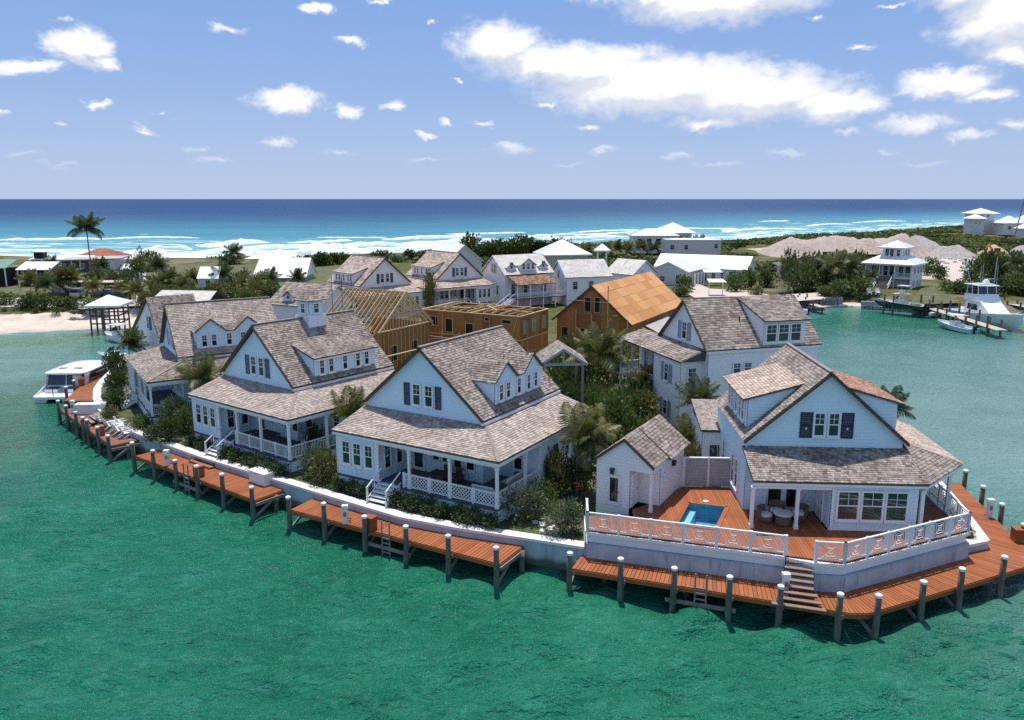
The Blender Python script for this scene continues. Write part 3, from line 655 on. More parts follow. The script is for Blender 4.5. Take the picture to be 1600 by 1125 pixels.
def siding(mb, o, d, poly, exp=.19, m=0, proud=.036):
    """lapped boards over a convex wall polygon of (s, z): s runs along d from o, the outside is to the right of d"""
    o, d = Vector((*o, 0)), Vector((*d, 0)).normalized(); nm = Vector((d.y, -d.x, 0)); e = 1e-4
    zs = sorted({round(p[1], 4) for p in poly}); z0, z1 = zs[0], zs[-1]; cuts = [z0]
    k = 1
    while z0 + k * exp < z1 - 1e-3: cuts.append(z0 + k * exp); k += 1
    base = set(cuts); allc = sorted(base | set(zs))
    lo = z0
    for a, b in zip(allc, allc[1:]):
        if b - a < 1e-3: continue
        if a in base: lo = a
        ra, rb = clip_row(poly, a + e), clip_row(poly, b - e)
        if not ra or not rb: continue
        fa = proud * (1 - (a - lo) / exp * .85); fb = proud * (1 - (b - lo) / exp * .85)
        P = lambda s, z, f: o + d * s + nm * f + Vector((0, 0, z))
        mb.poly([P(ra[0], a, fa), P(ra[1], a, fa), P(rb[1], b, fb), P(rb[0], b, fb)], m)
        if a in base: mb.poly([P(ra[0], a, 0), P(ra[1], a, 0), P(ra[1], a, fa), P(ra[0], a, fa)], m)
    return mb
def wallp(root, polys, m=None, name='wall', exp=.19):
    mb = MB()
    for o, d, poly in polys: siding(mb, o, d, poly, exp)
    return mb.build(name, m or SIDING, root)
def rectw(p, q, z0, z1):
    """wall from p to q seen with its outside to the right of p->q"""
    L = math.hypot(q[0] - p[0], q[1] - p[1]); return (p, (q[0] - p[0], q[1] - p[1]), [(0, z0), (L, z0), (L, z1), (0, z1)])
def roof(root, pts, m, exp=.19, wd=.19, th=.12, name='roof', under=None):
    """roof plane: first two points are the eave line; a slab with lapped shingles on it"""
    pts = [Vector(p) for p in pts]; slab = MB().slab(pts, th).build(name, under or UNDER, root)
    e = (pts[1] - pts[0]).normalized(); nm = (pts[1] - pts[0]).cross(pts[2] - pts[0]).normalized()
    if nm.z < 0: nm = -nm
    u = nm.cross(e)
    if u.z < 0: u = -u
    poly = [((p - pts[0]).dot(e), (p - pts[0]).dot(u)) for p in pts]; t0 = min(p[1] for p in poly); t1 = max(p[1] for p in poly)
    mb = MB(); n = max(1, math.ceil((t1 - t0) / exp)); r = random.Random(int(abs(pts[0].x * 31 + pts[0].y * 17 + pts[1].z * 7) * 10))
    for i in range(n):
        a, b = t0 + i * exp, min(t1, t0 + (i + 1) * exp + .03); ra, rb = clip_row(poly, a + 1e-3), clip_row(poly, b - 1e-3)
        if not ra or not rb: continue
        s = min(ra[0], rb[0]) - r.uniform(0, wd); end = max(ra[1], rb[1])
        while s < end:
            w = wd * r.uniform(.6, 1.35); s2 = min(s + w, end)
            A0, A1 = max(s, ra[0]), min(s2 - .012, ra[1]); B0, B1 = max(s, rb[0]), min(s2 - .012, rb[1])
            if A1 > A0 or B1 > B0:
                A1 = max(A1, A0); B1 = max(B1, B0)
                if A1 <= A0: A0 = A1 = min(max(A0, ra[0]), ra[1])
                if B1 <= B0: B0 = B1 = min(max(B0, rb[0]), rb[1])
                j = r.uniform(-.02, .012); h = .038 + r.uniform(0, .014)
                P = lambda s_, t_, h_: pts[0] + e * s_ + u * t_ + nm * h_
                q = [P(A0, a + j, h), P(A1, a + j, h), P(B1, b, .012), P(B0, b, .012)]; f = [P(A0, a + j, 0), P(A1, a + j, 0)]
                mb.mesh(q + f, [(0, 1, 2, 3), (4, 5, 1, 0)])
            s = s2
    mb.build('shingles', m, slab, kind='stuff'); return slab
def board(root, a, b, w=.05, h=.2, m=None, name='fascia'):
    return MB().beam(a, b, w, h).build(name, m or TRIM, root)
def post(root, x, y, z0, z1, w=.16, name='porch_post'):
    mb = MB().box(-w / 2, w / 2, -w / 2, w / 2, 0, z1 - z0).box(-w * .7, w * .7, -w * .7, w * .7, z1 - z0 - .16, z1 - z0 - .04).box(-w * .66, w * .66, -w * .66, w * .66, .0, .2)
    return mb.build(name, TRIM, root, (x, y, z0))
def rail(root, p, q, z, h=.92, style='bal', name='railing_panel', m=None):
    """railing between two points: top and bottom rail with the pattern between"""
    p, q = Vector((*p, z)), Vector((*q, z)); L = (q - p).length; d = (q - p) / L; mb = MB(); Z = Vector((0, 0, 1))
    P = lambda s, t: p + d * s + Z * t
    mb.beam(P(0, h), P(L, h), .1, .07); mb.beam(P(0, .1), P(L, .1), .06, .07)
    if style == 'bal':
        n = max(2, round(L / .13))
        for i in range(1, n): mb.beam(P(L * i / n, .13), P(L * i / n, h - .03), .032, .032, up=d)
    elif style == 'lattice':
        H = h - .16; st = .24; k = -H
        while k < L:
            for sg in (1, -1):
                s0, s1, t0, t1 = k, k + H, .13, .13 + H
                if s0 < 0: t0 -= s0; s0 = 0
                if s1 > L: t1 -= s1 - L; s1 = L
                if s1 - s0 > .05:
                    mb.beam(P(s0, t0), P(s1, t1), .02, .045) if sg > 0 else mb.beam(P(s0, 2 * .13 + H - t0), P(s1, 2 * .13 + H - t1), .02, .045)
            k += st
        for s_ in (.04, L - .04): mb.beam(P(s_, .1), P(s_, h), .07, .07, up=d)
    elif style == 'chip':
        c = L / 2; hh = (h - .14) / 2; zc = .12 + hh
        for k in range(5):
            for sg in (-1, 1):
                s_ = c + sg * (hh + .07 + k * .085)
                if .05 < s_ < L - .05: mb.beam(P(s_, .12), P(s_, h - .02), .04, .03, up=d)
        for k in (1, .66, .33):
            x = hh * k; pts = [(c - x, zc - x), (c + x, zc - x), (c + x, zc + x), (c - x, zc + x)]
            for a, b in zip(pts, pts[1:] + pts[:1]): mb.beam(P(*a), P(*b), .035, .03, up=d if a[0] == b[0] else (0, 0, 1))
        for sg in (1, -1): mb.beam(P(c - hh, zc - sg * hh), P(c + hh, zc + sg * hh), .022, .03)
    return mb.build(name, m or TRIM, root)
def stairs(root, x0, x1, y, z0, z1, run=.28, n=None, m=None, rails=True, name='stair'):
    """straight flight going up towards +y, its top riser at y"""
    n = n or max(2, round((z1 - z0) / .18)); st = MB(); rise = (z1 - z0) / n
    for s in (x0, x1 - .06): st.slab([(s, y - n * run, z0 + .02), (s + .06, y - n * run, z0 + .02), (s + .06, y, z1), (s, y, z1)], .22)
    o = st.build(name, m or TRIM, root)
    for k in range(n): MB().box(x0, x1, y - (n - k) * run - .02, y - (n - k - 1) * run, z0 + rise * (k + .6) + .1 - .05, z0 + rise * (k + .6) + .1).build('step', m or TRIM, o)
    if rails:
        for s in (x0, x1):
            r = MB(); r.beam((s, y - n * run, z0 + .95), (s, y, z1 + .95), .07, .07); r.beam((s, y - n * run, z0 + .25), (s, y, z1 + .25), .05, .05)
            r.beam((s, y - n * run, z0 - .05), (s, y - n * run, z0 + 1.0), .1, .1); r.beam((s, y - n * run * .5, (z0 + z1) / 2 + .2), (s, y - n * run * .5, (z0 + z1) / 2 + .95), .05, .05); r.build('handrail', TRIM, o)
    return o
def tri(root, pts, m=None, name='wall'):
    return MB().poly(pts).build(name, m or SIDING, root)
def lamp(root, x, y, z, rz):
    mb = MB().box(-.05, .05, -.03, .0, -.1, .25).box(-.09, .09, -.22, -.05, -.02, .22).prism([(-.12, -.25), (.12, -.25), (.12, -.02), (-.12, -.02)], .22, .28); mb.build('wall_lamp', BLACKP, root, (x, y, z), R(rz))
ZF, ZE, ZT, DF, ZG, ZA, KS = 2.58, 5.48, 6.36, 3.1, 6.71, 10.82, .856
def cottage(label, loc, th, W=12.15, uL=-.2, uR=9.4, D=12.5, dormer='gablets', dv=(4.95, 10.95), sh=None, shd=None, shl=None, shut=NAVY, rstyle='lattice', mirror=False, ground=1.7, near=True, group='shingled cottages on the island', cupola=False, posts=None, ex=.19, wd=.19, front=True):
    sh = sh or SH_GREY; shd = shd or sh; shl = shl or sh
    root = thing('cottage', label, 'house', loc, R(th), group)
    if mirror: root.scale = (-1, 1, 1)
    mid = (uL + uR) / 2; bL, bR = uL + .2, uR - .2; sx = .19 if near else .28
    # floor, base
    b = MB(); wallp(root, [rectw((0.02, .03), (W - .02, .03), ground - .4, ZF - .14), rectw((W - .02, .03), (W - .02, D), ground - .4, ZF - .14), rectw((.02, D), (.02, .03), ground - .4, ZF - .14)], name='foundation')
    MB().box(-.06, W + .06, -.08, D, ZF - .14, ZF).build('porch_floor', PORCH, root)
    # walls
    wallp(root, [rectw((0, 0), (3.22, 0), ZF, 5.34), rectw((3.22, 0), (3.22, DF), ZF, 5.34), ((0, D), (0, -1), [(0, ZF), (D, ZF), (D, 5.34), (D - DF, 6.2), (0, 6.2)])], exp=sx)
    wallp(root, [rectw((3.22, DF), (bR, DF), ZF, 6.28), rectw((bR, DF), (bR, 5.0), ZF, 6.28), rectw((bR, 5.0), (W - .05, 5.0), ZF, 5.36), rectw((W - .05, 5.0), (W - .05, D), ZF, 5.36), rectw((W - .05, D), (0, D), ZF, 5.36)], exp=sx)
    G = [(bL, ZT - .25), (bR, ZT - .25), (bR, ZG + .05), (mid, ZG + .05 + (bR - mid) * KS * 1.0), (bL, ZG + .05)]
    wallp(root, [((0, DF), (1, 0), G)], name='gable_wall', exp=sx)
    wallp(root, [((bR + bL, D), (-1, 0), G)], name='gable_wall', exp=.4)
    for x, y, z1 in ((-.01, -.01, 5.34), (3.23, -.01, 5.34), (-.01, D - .05, 5.3), (W - .04, 4.99, 5.36), (W - .04, D - .02, 5.36)): MB().box(x - .055, x + .055, y - .05, y + .05, ZF, z1).build('corner_board', TRIM, root)
    MB().tube([(W - .02, 8.0, 5.3), (W + .02, 8.0, ZF)], .04, 6).build('downpipe', TRIM, root)
    # main roof
    v0, v1 = DF - .32, D + .3
    roof(root, [(uR, v0, ZG), (uR, v1, ZG), (mid, v1, ZA), (mid, v0, ZA)], sh, ex, wd)
    roof(root, [(uL, v1, ZG), (uL, v0, ZG), (mid, v0, ZA), (mid, v1, ZA)], sh, ex * 1.4, wd * 1.5)
    MB().beam((mid, v0, ZA + .03), (mid, v1, ZA + .03), .26, .07).build('ridge_cap', GREYW, root)
    for a, b_ in (((uR - .02, v0 - .03, ZG - .12), (mid, v0 - .03, ZA - .12)), ((uL + .02, v0 - .03, ZG - .12), (mid, v0 - .03, ZA - .12))): board(root, a, b_, .05, .11, BROWNW, 'rake_board')  # dark tone stands in for the shadow along the roof edge
    MB().box(uR - .2, uR + .1, v0, v1, ZG - .30, ZG - .14).build('gutter', CONC, root)
    MB().box(bR - .02, bR + .06, DF, D, ZT - .2, ZG - .31).build('eave_wall', WHITE, root)
    # porch roofs
    o_ = .25
    roof(root, [(-o_, -o_, ZE), (W + o_, -o_, ZE), (uR, DF, ZT), (uL - .05, DF, ZT)], shl, ex, wd, name='porch_roof')
    roof(root, [(W + o_, -o_, ZE), (W + o_, D + o_, ZE), (uR, D + o_, ZT), (uR, DF, ZT)], shl, ex, wd, name='porch_roof')
    MB().beam((W + o_, -o_, ZE + .04), (uR, DF, ZT + .04), .22, .05).build('hip_cap', GREYW, root)
    board(root, (-o_, -.17, ZE - .19), (W + .2, -.17, ZE - .19), .05, .17); board(root, (W + .17, -.17, ZE - .19), (W + .17, D + o_, ZE - .19), .05, .17)
    MB().box(3.25, W + .06, -.07, .07, 5.05, ZE - .22).build('porch_beam', TRIM, root); MB().box(W - .07, W + .07, .1, 5.0, 5.05, ZE - .22).build('porch_beam', TRIM, root)
    # dormer on the right slope
    d0, d1 = dv; sl = lambda z: uR - (z - ZG) / KS
    if dormer == 'gablets':
        uF = uR - .53; zb = ZG + .53 * KS - .1; ze = 8.72; za = 9.72; L = d1 - d0; m1, m2 = d0 + L * .222, d1 - L * .208; n1, n2 = d0 + L * .443, d0 + L * .585
        mb = MB()
        for poly in ([(d0, zb), (d1, zb), (d1, ze - .1), (d0, ze - .1)], [(d0, ze - .1), (n1, ze - .1), (m1, za - .05)], [(n2, ze - .1), (d1, ze - .1), (m2, za - .05)]): siding(mb, (uF, 0), (0, 1), poly, sx)
        for v in (d0, d1):
            dd = (1, 0) if v == d0 else (-1, 0); s0, s1 = (sl(ze) - .05, uF) if v == d0 else (uF, sl(ze) - .05)
            L_ = abs(s1 - s0); siding(mb, (s0, v), dd, [(0, ze - .1), (L_, zb), (L_, ze - .05), (0, ze - .05)] if v == d0 else [(0, zb), (L_, ze - .1), (L_, ze - .05), (0, ze - .05)], sx)
        mb.build('dormer_wall', SIDING, root)
        uf = uF + .2; zl = ze - .09
        for (ea, rr, eb) in ((d0 - .16, m1, n1 + .08), (n2 - .08, m2, d1 + .16)):
            roof(root, [(sl(zl), ea, zl), (uf, ea, zl), (uf, rr, za + .04), (sl(za + .04), rr, za + .04)], shd, ex, wd, .07, 'dormer_roof')
            roof(root, [(uf, eb, zl), (sl(zl), eb, zl), (sl(za + .04), rr, za + .04), (uf, rr, za + .04)], shd, ex, wd, .07, 'dormer_roof')
        roof(root, [(uf - .1, n1, ze - .12), (uf - .1, n2, ze - .12), (sl(ze + .25), n2, ze + .24), (sl(ze + .25), n1, ze + .24)], shd, ex, wd, .06, 'dormer_roof')
        for v in (.115, .26, .49, .705, .865): window(root, uF + .02, d0 + v * L, zb + .28, .44, 1.02, 90)
    else:
        uF = uR - .37; zb = ZG + .37 * KS - .1; ze = 8.5; L = d1 - d0
        mb = MB(); siding(mb, (uF, 0), (0, 1), [(d0, zb), (d1, zb), (d1, ze), (d0, ze)], sx)
        us = uR - 3.0; zt = ZG + 3.0 * KS + .03; k = (zt - ze + .05) / (uF + .3 - us); um = us + .05
        for v, dd in ((d0, (1, 0)), (d1, (-1, 0))):
            L_ = uF - um; zc = lambda u: ze - .05 + (uF + .3 - u) * k - .09; pz = [(0, ZG + (uR - um) * KS), (L_, zb), (L_, zc(uF)), (0, zc(um) + .01)]
            siding(mb, (um, v) if v == d0 else (uF, v), dd, pz if v == d0 else [(L_ - a, b_) for a, b_ in pz][::-1], sx)
        mb.build('dormer_wall', SIDING, root)
        roof(root, [(uF + .3, d0 - .2, ze - .05), (uF + .3, d1 + .2, ze - .05), (us, d1 + .2, zt), (us, d0 - .2, zt)], shd, ex, wd, .09, 'dormer_roof')
        board(root, (uF + .24, d0 - .15, ze - .2), (uF + .24, d1 + .15, ze - .2), .04, .14)
        for v in (.115, .26, .485, .70, .85): window(root, uF + .02, d0 + v * L, zb + .24, .43, 1.04, 90)
    # gable windows with shutters
    gx = mid + .02
    for dx in (-.48, .48): window(root, gx + dx, DF - .02, 6.98, .58, 1.36)
    for dx in (-1.27, 1.22): shutter(root, gx + dx, DF - .03, 6.88, .46, 1.48, 0, shut)
    # front room, porch openings
    for x in (.77, 1.69, 2.64): window(root, x, -.02, 3.36, .6, 1.46)
    window(root, 3.24, 1.0, 3.2, .55, 1.6, 90); window(root, 3.24, 2.2, 3.2, .55, 1.6, 90)
    door(root, 4.2, DF - .02, ZF + .02, .9, 2.25, 0)
    for x in (5.6, 6.35): window(root, x, DF - .02, 3.5, .5, 1.3)
    for x in (7.3, 8.25): window(root, x, DF - .02, 3.3, .6, 1.5)
    window(root, bR + .02, 4.1, 3.4, .6, 1.5, 90); window(root, 10.6, 4.98, 3.2, .6, 1.6); shutter(root, W - .03, 7.1, ZF + .25, .55, 1.7, 90, NAVY if near else shut)
    for v in (8.6, 10.5): window(root, W - .03, v, 3.4, .6, 1.4, 90)
    for v in (2.0, 4.5, 8.5): window(root, -.02, v, 3.4, .6, 1.4, -90)
    ps = posts or (5.8, 8.82, W - .05)
    for x in ps: post(root, x, .02, ZF, 5.06)
    post(root, 3.34, .02, ZF, 5.06, .12); post(root, W - .05, 3.25, ZF, 5.06)
    mids = [5.36] + [v for a, b_ in zip(ps, ps[1:]) for v in ((a + b_) / 2, b_)]
    xs = [5.36, ps[0]] + [v for a, b_ in zip(ps, ps[1:]) for v in ((a + b_) / 2, b_)]
    for a, b_ in zip(xs, xs[1:]): rail(root, (a + .06, .02), (b_ - .06, .02), ZF, .9, rstyle)
    for x in [5.36] + [(a + b_) / 2 for a, b_ in zip(ps, ps[1:])]: MB().box(-.06, .06, -.06, .06, 0, .98).build('railing_post', TRIM, root, (x, .02, ZF))
    for a, b_ in ((.1, 1.6), (1.7, 3.17), (3.33, 4.9)): rail(root, (W - .05, a), (W - .05, b_), ZF, .9, rstyle)
    if front: stairs(root, 3.62, 5.12, -.02, ground + .05, ZF)
    if cupola:
        c = MB(); cu, cv, h = mid, 8.25, .85
        MB().box(cu - h, cu + h, cv - h, cv + h, ZA - .95, ZA + .1).build('cupola_base', WHITE, root)
        wallp(root, [rectw((cu - .66, cv - .66), (cu + .66, cv - .66), ZA + .1, ZA + 1.35), rectw((cu + .66, cv - .66), (cu + .66, cv + .66), ZA + .1, ZA + 1.35), rectw((cu + .66, cv + .66), (cu - .66, cv + .66), ZA + .1, ZA + 1.35), rectw((cu - .66, cv + .66), (cu - .66, cv - .66), ZA + .1, ZA + 1.35)], name='cupola_wall')
        MB().box(cu - .78, cu + .78, cv - .78, cv + .78, ZA + .1, ZA + .18).build('cupola_trim', TRIM, root)
        e = .95; pk = (cu, cv, ZA + 2.1); q = [(cu - e, cv - e, ZA + 1.35), (cu + e, cv - e, ZA + 1.35), (cu + e, cv + e, ZA + 1.35), (cu - e, cv + e, ZA + 1.35)]
        for a, b_ in zip(q, q[1:] + q[:1]): roof(root, [a, b_, pk], sh, .22, .25, .05, 'cupola_roof')
        window(root, cu + .68, cv, ZA + .35, .5, .75, 90); window(root, cu, cv - .68, ZA + .35, .5, .75)
    return root
# ================================================================ the cottages by the water
def off(o, th, u, v): c, s = math.cos(R(th)), math.sin(R(th)); return (o[0] + u * c - v * s, o[1] + u * s + v * c, 0)
cottage('white cottage with lattice porch railings, navy shutters and a twin peaked dormer', (-11.25, 49.24, 0), -30.85, D=12.5, rstyle='lattice', shl=SH_PALE, shut=NAVY)
cottage('white cottage with a small cupola on its shingled ridge and teal shutters', (-24.26, 58.71, 0), -37.33, W=11.57, uL=-.49, uR=8.62, D=12.4, dormer='shed', dv=(5.0, 11.05), sh=SH_GREY, shl=SH_PALE, shut=TEAL, rstyle='bal', cupola=True, posts=(5.6, 8.4, 11.52))
cottage('white cottage behind the boat dock with a long pale ridge and hedge below', (-36.14, 73.41, 0), -57.4, W=12.59, uL=.92, uR=9.74, D=11.8, dv=(4.5, 10.1), sh=SH_PALE, shd=SH_GREY, shl=SH_GREY, shut=TEAL, rstyle='bal', posts=(6.6, 9.6, 12.54))
SIDING = SIDING_WHITE
O = off((-23.23, 120.8), 41.66, 9.4, -2.8); cottage('tan roofed cottage behind the timber frame, its long dormer facing the sea lane', (O[0], O[1], .22), 41.66, dormer='shed', sh=SH_TAN, shut=NAVY, rstyle='bal', mirror=True, near=False, group='far tan shingled cottages', ex=.34, wd=.5, ground=1.6)
O = off((-12.47, 132.04), 38.55, 9.4, -2.8); cottage('tan roofed cottage with a long white porch behind the open timber box', (O[0], O[1], .22), 38.55, dormer='shed', sh=SH_TAN, shut=NAVY, rstyle='bal', mirror=True, near=False, group='far tan shingled cottages', ex=.34, wd=.5, ground=1.6)

# ---------------------------------------------------------------- pool deck house on the point
SIDING = SIDING_BLUE
def pool_house():
    th = -3.81; loc = (12.75, 40.0, 0); z0 = 2.75
    root = thing('cottage', 'white deck house on the point with black shutters and two side dormers', 'house', loc, R(th), 'shingled cottages on the island')
    D = 11.2; uL, uR, df = .0, 8.95, 2.9; mid = (uL + uR) / 2; zG, zA = 6.78, 10.74; k = (zA - zG) / (mid - uL); bL, bR = .2, 8.72
    wallp(root, [rectw((4.12, 0), (8.55, 0), z0, 5.36), rectw((8.55, 0), (8.55, df), z0, 5.36), rectw((4.12, df), (4.12, 0), z0, 5.36)])
    wallp(root, [rectw((bL, df - .3), (4.12, df - .3), z0, 6.3), rectw((bL, D), (bL, df - .3), z0 - 1.2, zG), rectw((bR, df), (bR, D), z0, zG), rectw((bR, D), (bL, D), z0, zG)])
    G = [(0, 6.15), (bR - bL, 6.15), (bR - bL, zG + .03), ((bR - bL) / 2, zG + .03 + (bR - bL) / 2 * k), (0, zG + .03)]
    wallp(root, [((bL, df), (1, 0), G)], name='gable_wall'); wallp(root, [((bR, D), (-1, 0), G)], name='gable_wall', exp=.4)
    v0, v1 = df - .32, D + .3
    roof(root, [(uR, v0, zG), (uR, v1, zG), (mid, v1, zA), (mid, v0, zA)], SH_GREY); roof(root, [(uL, v1, zG), (uL, v0, zG), (mid, v0, zA), (mid, v1, zA)], SH_GREY)
    MB().beam((mid, v0, zA + .03), (mid, v1, zA + .03), .24, .06).build('ridge_cap', GREYW, root)
    for x in (uL, uR): board(root, (x, v0 - .03, zG - .12), (mid, v0 - .03, zA - .12), .05, .12, BROWNW, 'rake_board')  # overhang shadow put into the dark board colour
    # front porch roof and the splayed right hip
    E = [(-.03, -.22, 5.45), (8.95, -.22, 5.45)]
    roof(root, [E[0], E[1], (8.9, df, 6.4), (uL - .02, df, 6.4)], SH_GREY, name='porch_roof')
    roof(root, [E[1], (12.3, 3.35, 5.45), (8.95, 3.62, 6.6), (8.9, df, 6.4)], SH_GREY, name='porch_roof')
    roof(root, [(12.3, 3.35, 5.45), (12.6, D, 5.45), (9.24, D, 6.6), (8.95, 3.62, 6.6)], SH_TAN, name='porch_roof')
    board(root, (-.02, -.16, 5.28), (8.9, -.16, 5.28), .05, .16); board(root, (8.93, -.15, 5.28), (12.25, 3.38, 5.28), .05, .16)
    MB().box(-.02, 4.1, -.06, .08, 4.98, 5.22).build('porch_beam', TRIM, root)
    for x, y in ((.04, .02), (2.38, .02), (8.78, .02), (11.5, 3.0), (11.6, 7.0)): post(root, x, y, z0, 5.1, .17)
    # side dormers
    sl = lambda z: (zG - z) / k
    ze, ex = 8.92, -.02
    for side in (-1, 1):
        X = (lambda u: u) if side < 0 else (lambda u: 2 * mid - u)
        uf, dv0, dv1 = (.42, 3.9, 9.4) if side < 0 else (.42, 3.6, 9.4)
        zb, zt = zG + uf * k - .1, 9.85 if side < 0 else 9.75; um = (zt - zG) / k; zf = ze if side < 0 else 8.86
        mb = MB()
        if side < 0: siding(mb, (X(uf), dv1), (0, -1), [(0, zb), (dv1 - dv0, zb), (dv1 - dv0, zf), (0, zf)])
        else: siding(mb, (X(uf), dv0), (0, 1), [(0, zb), (dv1 - dv0, zb), (dv1 - dv0, zf), (0, zf)])
        L = um - uf
        for v in (dv0, dv1):
            f = v == dv0; pz = [(0, zb), (L, zt - .12), (L, zt - .08), (0, zf - .02)]
            if side > 0: pz = [(L - a, b) for a, b in pz][::-1]
            o = (X(uf) if side < 0 else X(um), v)
            siding(mb, o if f else ((X(um), v) if side < 0 else (X(uf), v)), (1, 0) if f else (-1, 0), pz if f else [(L - a, b) for a, b in pz][::-1])
        mb.build('dormer_wall', SIDING, root)
        e = [(X(uf - .35), dv0 - .2, zf - .06), (X(uf - .35), dv1 + .2, zf - .06)]
        roof(root, e + [(X(um + .02), dv1 + .2, zt), (X(um + .02), dv0 - .2, zt)], SH_TAN if side < 0 else SH_RED, th=.09, name='dormer_roof')
        for i, v in enumerate((.16, .3, .5, .7, .84)): window(root, X(uf - .02 * 1), dv0 + v * (dv1 - dv0), zb + .35, .5, 1.15, -90 if side < 0 else 90)
    # gable windows and shutters with white stars
    for x in (4.12, 4.9): window(root, x, df - .02, 7.08, .56, 1.3)
    for x in (3.4, 5.64):
        s = shutter(root, x, df - .03, 6.95, .66, 1.46, 0, BLACK)
        MB().prism([(math.cos(i * math.pi / 5 + math.pi / 2) * (.085 if i % 2 == 0 else .04), math.sin(i * math.pi / 5 + math.pi / 2) * (.085 if i % 2 == 0 else .04)) for i in range(10)], 0, .012).build('star', WHITE, s)
        st = s.children[0]; st.rotation_euler = (R(90), 0, 0); st.location = (0, -.056, .55)
    # ground floor
    MB().box(4.05, 8.62, -.07, -.024, z0, z0 + .1).build('base_board', TRIM, root)
    for x in (4.97, 6.22, 7.46): window(root, x, -.02, 3.36, 1.06, 1.56)
    for x in (4.2, 5.58, 6.84, 8.42): MB().box(x - .06, x + .06, -.05, -.024, z0 + .1, 5.2).build('casing', TRIM, root)
    for x in (1.85, 2.85): door(root, x, df - .32, z0 + .02, .92, 2.2, 0)
    lamp(root, 1.05, df - .33, 4.35, 0); door(root, 4.1, 1.5, z0 + .02, .85, 2.1, -90, False)
    for v in (4.6, 5.6, 8.4): window(root, bL - .02, v, 3.3, .7, 1.7, -90)
    for v in (3.6, 6, 8.5): window(root, bR + .02, v, 3.3, .8, 1.7, 90)
    # ---- the timber deck round it, with the plunge pool
    dk = thing('pool_deck', 'raised orange timber deck with white patterned railing around the plunge pool', 'deck', loc, R(th))
    za = z0
    PQ = [(-3.92, .16), (-1.85, -.43), (-.62, 2.9), (-2.78, 3.42)]
    fy = lambda x: -.96 + (x + 8.7) * (-3.3 + .96 + .1) / (1.0 + 8.7) + .04       # front edge of the left part
    w = .168; n = int((11.4 + 8.65) / w)
    for i in range(n):
        x = -8.62 + i * w; xm = x + w / 2
        if xm < 3.55: f = fy(xm) if xm < 1.0 else -3.35 + (xm - 1.0) * (-3.95 + 3.35) / 2.55
        else: f = -3.93 + (xm - 3.6) * (.35 + 3.97) / (11.42 - 3.6)
        b = 6.05 if xm < .15 else (df - .32 if xm < 4.05 else (-.02 if xm < 8.6 else 10.5))
        if xm < -6.15: b = 1.05 + (xm + 8.6) * -.02
        elif xm < -2.6: b = min(6.05, 2.1 + (xm + 6.1) * .9) if xm < -4.4 else min(6.05, 1.5 + (xm + 6.1) * 1.35)
        spans = [(f, b)]
        hole = clip_row([(y_, x_) for x_, y_ in PQ], xm)
        if hole: spans = [(f, hole[0] - .06), (hole[1] + .06, b)]
        for a, c in spans:
            if c - a < .1: continue
            MB().box(0, c - a, -w / 2 - .002, w / 2 + .002, -.14, -.065).build('joist', BROWNW, dk, (xm, a, za), R(90)) if i % 1 == 0 else None  # full-width dark strips, added to close the gaps against light
            L = round(c - a, 2); o = link('plank', MB().box(0, L, -w / 2 + .006, w / 2 - .006, -.045, 0).data('plank', DECK), dk, (xm, a, za + rnd.uniform(-.003, .003)), R(90))
    for a, b in zip(PQ, PQ[1:] + PQ[:1]): MB().beam((*a, za + .012), (*b, za + .012), .24, .05).build('pool_edging', DECK, dk)
    # skirt boards below the deck
    front = [(-8.72, -.93), (.98, -3.3), (1.02, -3.38), (2.2, -3.92), (3.6, -3.98), (11.45, .33), (11.85, 5.7), (12.1, 10.5)]
    for i, (a, b) in enumerate([((-8.72, 1.1), front[0])] + list(zip(front, front[1:]))):
        if i == 2: continue
        A, B = Vector((*a, 0)), Vector((*b, 0)); d = (B - A).normalized(); nn = Vector((d.y, -d.x, 0)); Z_ = Vector((0, 0, 1)); e_ = d * .03
        MB().beam(A - nn * .12 + Z_ * 2.53, B - nn * .12 + Z_ * 2.53, .20, .24).build('skirt_board', WHITE, dk)
        MB().beam(A - nn * .22 + Z_ * 2.22, B - nn * .22 + Z_ * 2.22, .24, .32).build('skirt_board', WHITE, dk)
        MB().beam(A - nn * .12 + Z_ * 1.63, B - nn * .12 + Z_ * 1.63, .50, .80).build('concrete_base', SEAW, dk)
        A, B = Vector((*a, za - .13)), Vector((*b, za - .13)); d = (B - A).normalized(); nn = Vector((d.y, -d.x, 0)) * .09; MB().beam(A + nn, B + nn, .06, .16).build('rim_board', TRIM, dk)
    def run(a, b, n):
        for i in range(n):
            p, q = Vector(a).lerp(Vector(b), i / n), Vector(a).lerp(Vector(b), (i + 1) / n); d = (q - p).normalized() * .08
            rail(dk, tuple(p + d), tuple(q - d), za, .98, 'chip')
        for i in range(n + 1):
            p = Vector(a).lerp(Vector(b), i / n); MB().box(-.075, .075, -.075, .075, -.1, 1.04).build('railing_post', TRIM, dk, (*p, za))
    run((-8.7, -.9), (.97, -3.27), 6); run((2.27, -3.85), (3.6, -3.93), 1); run((3.6, -3.93), (11.42, .36), 6); run((11.42, .36), (11.84, 5.71), 4); run((-8.7, .95), (-8.7, -.9), 1)
    STEPW = simple('weathered_brown_steps', (.26, .165, .12), .8, .25, 3, .2)
    sx0, sx1, top, bot, nst = .98, 2.25, za, 1.27, 8
    s = thing('deck_stair', 'weathered timber steps from the pool deck down to the dock', 'stairs', off(loc, th, 1.6, -3.5), R(th - 14))
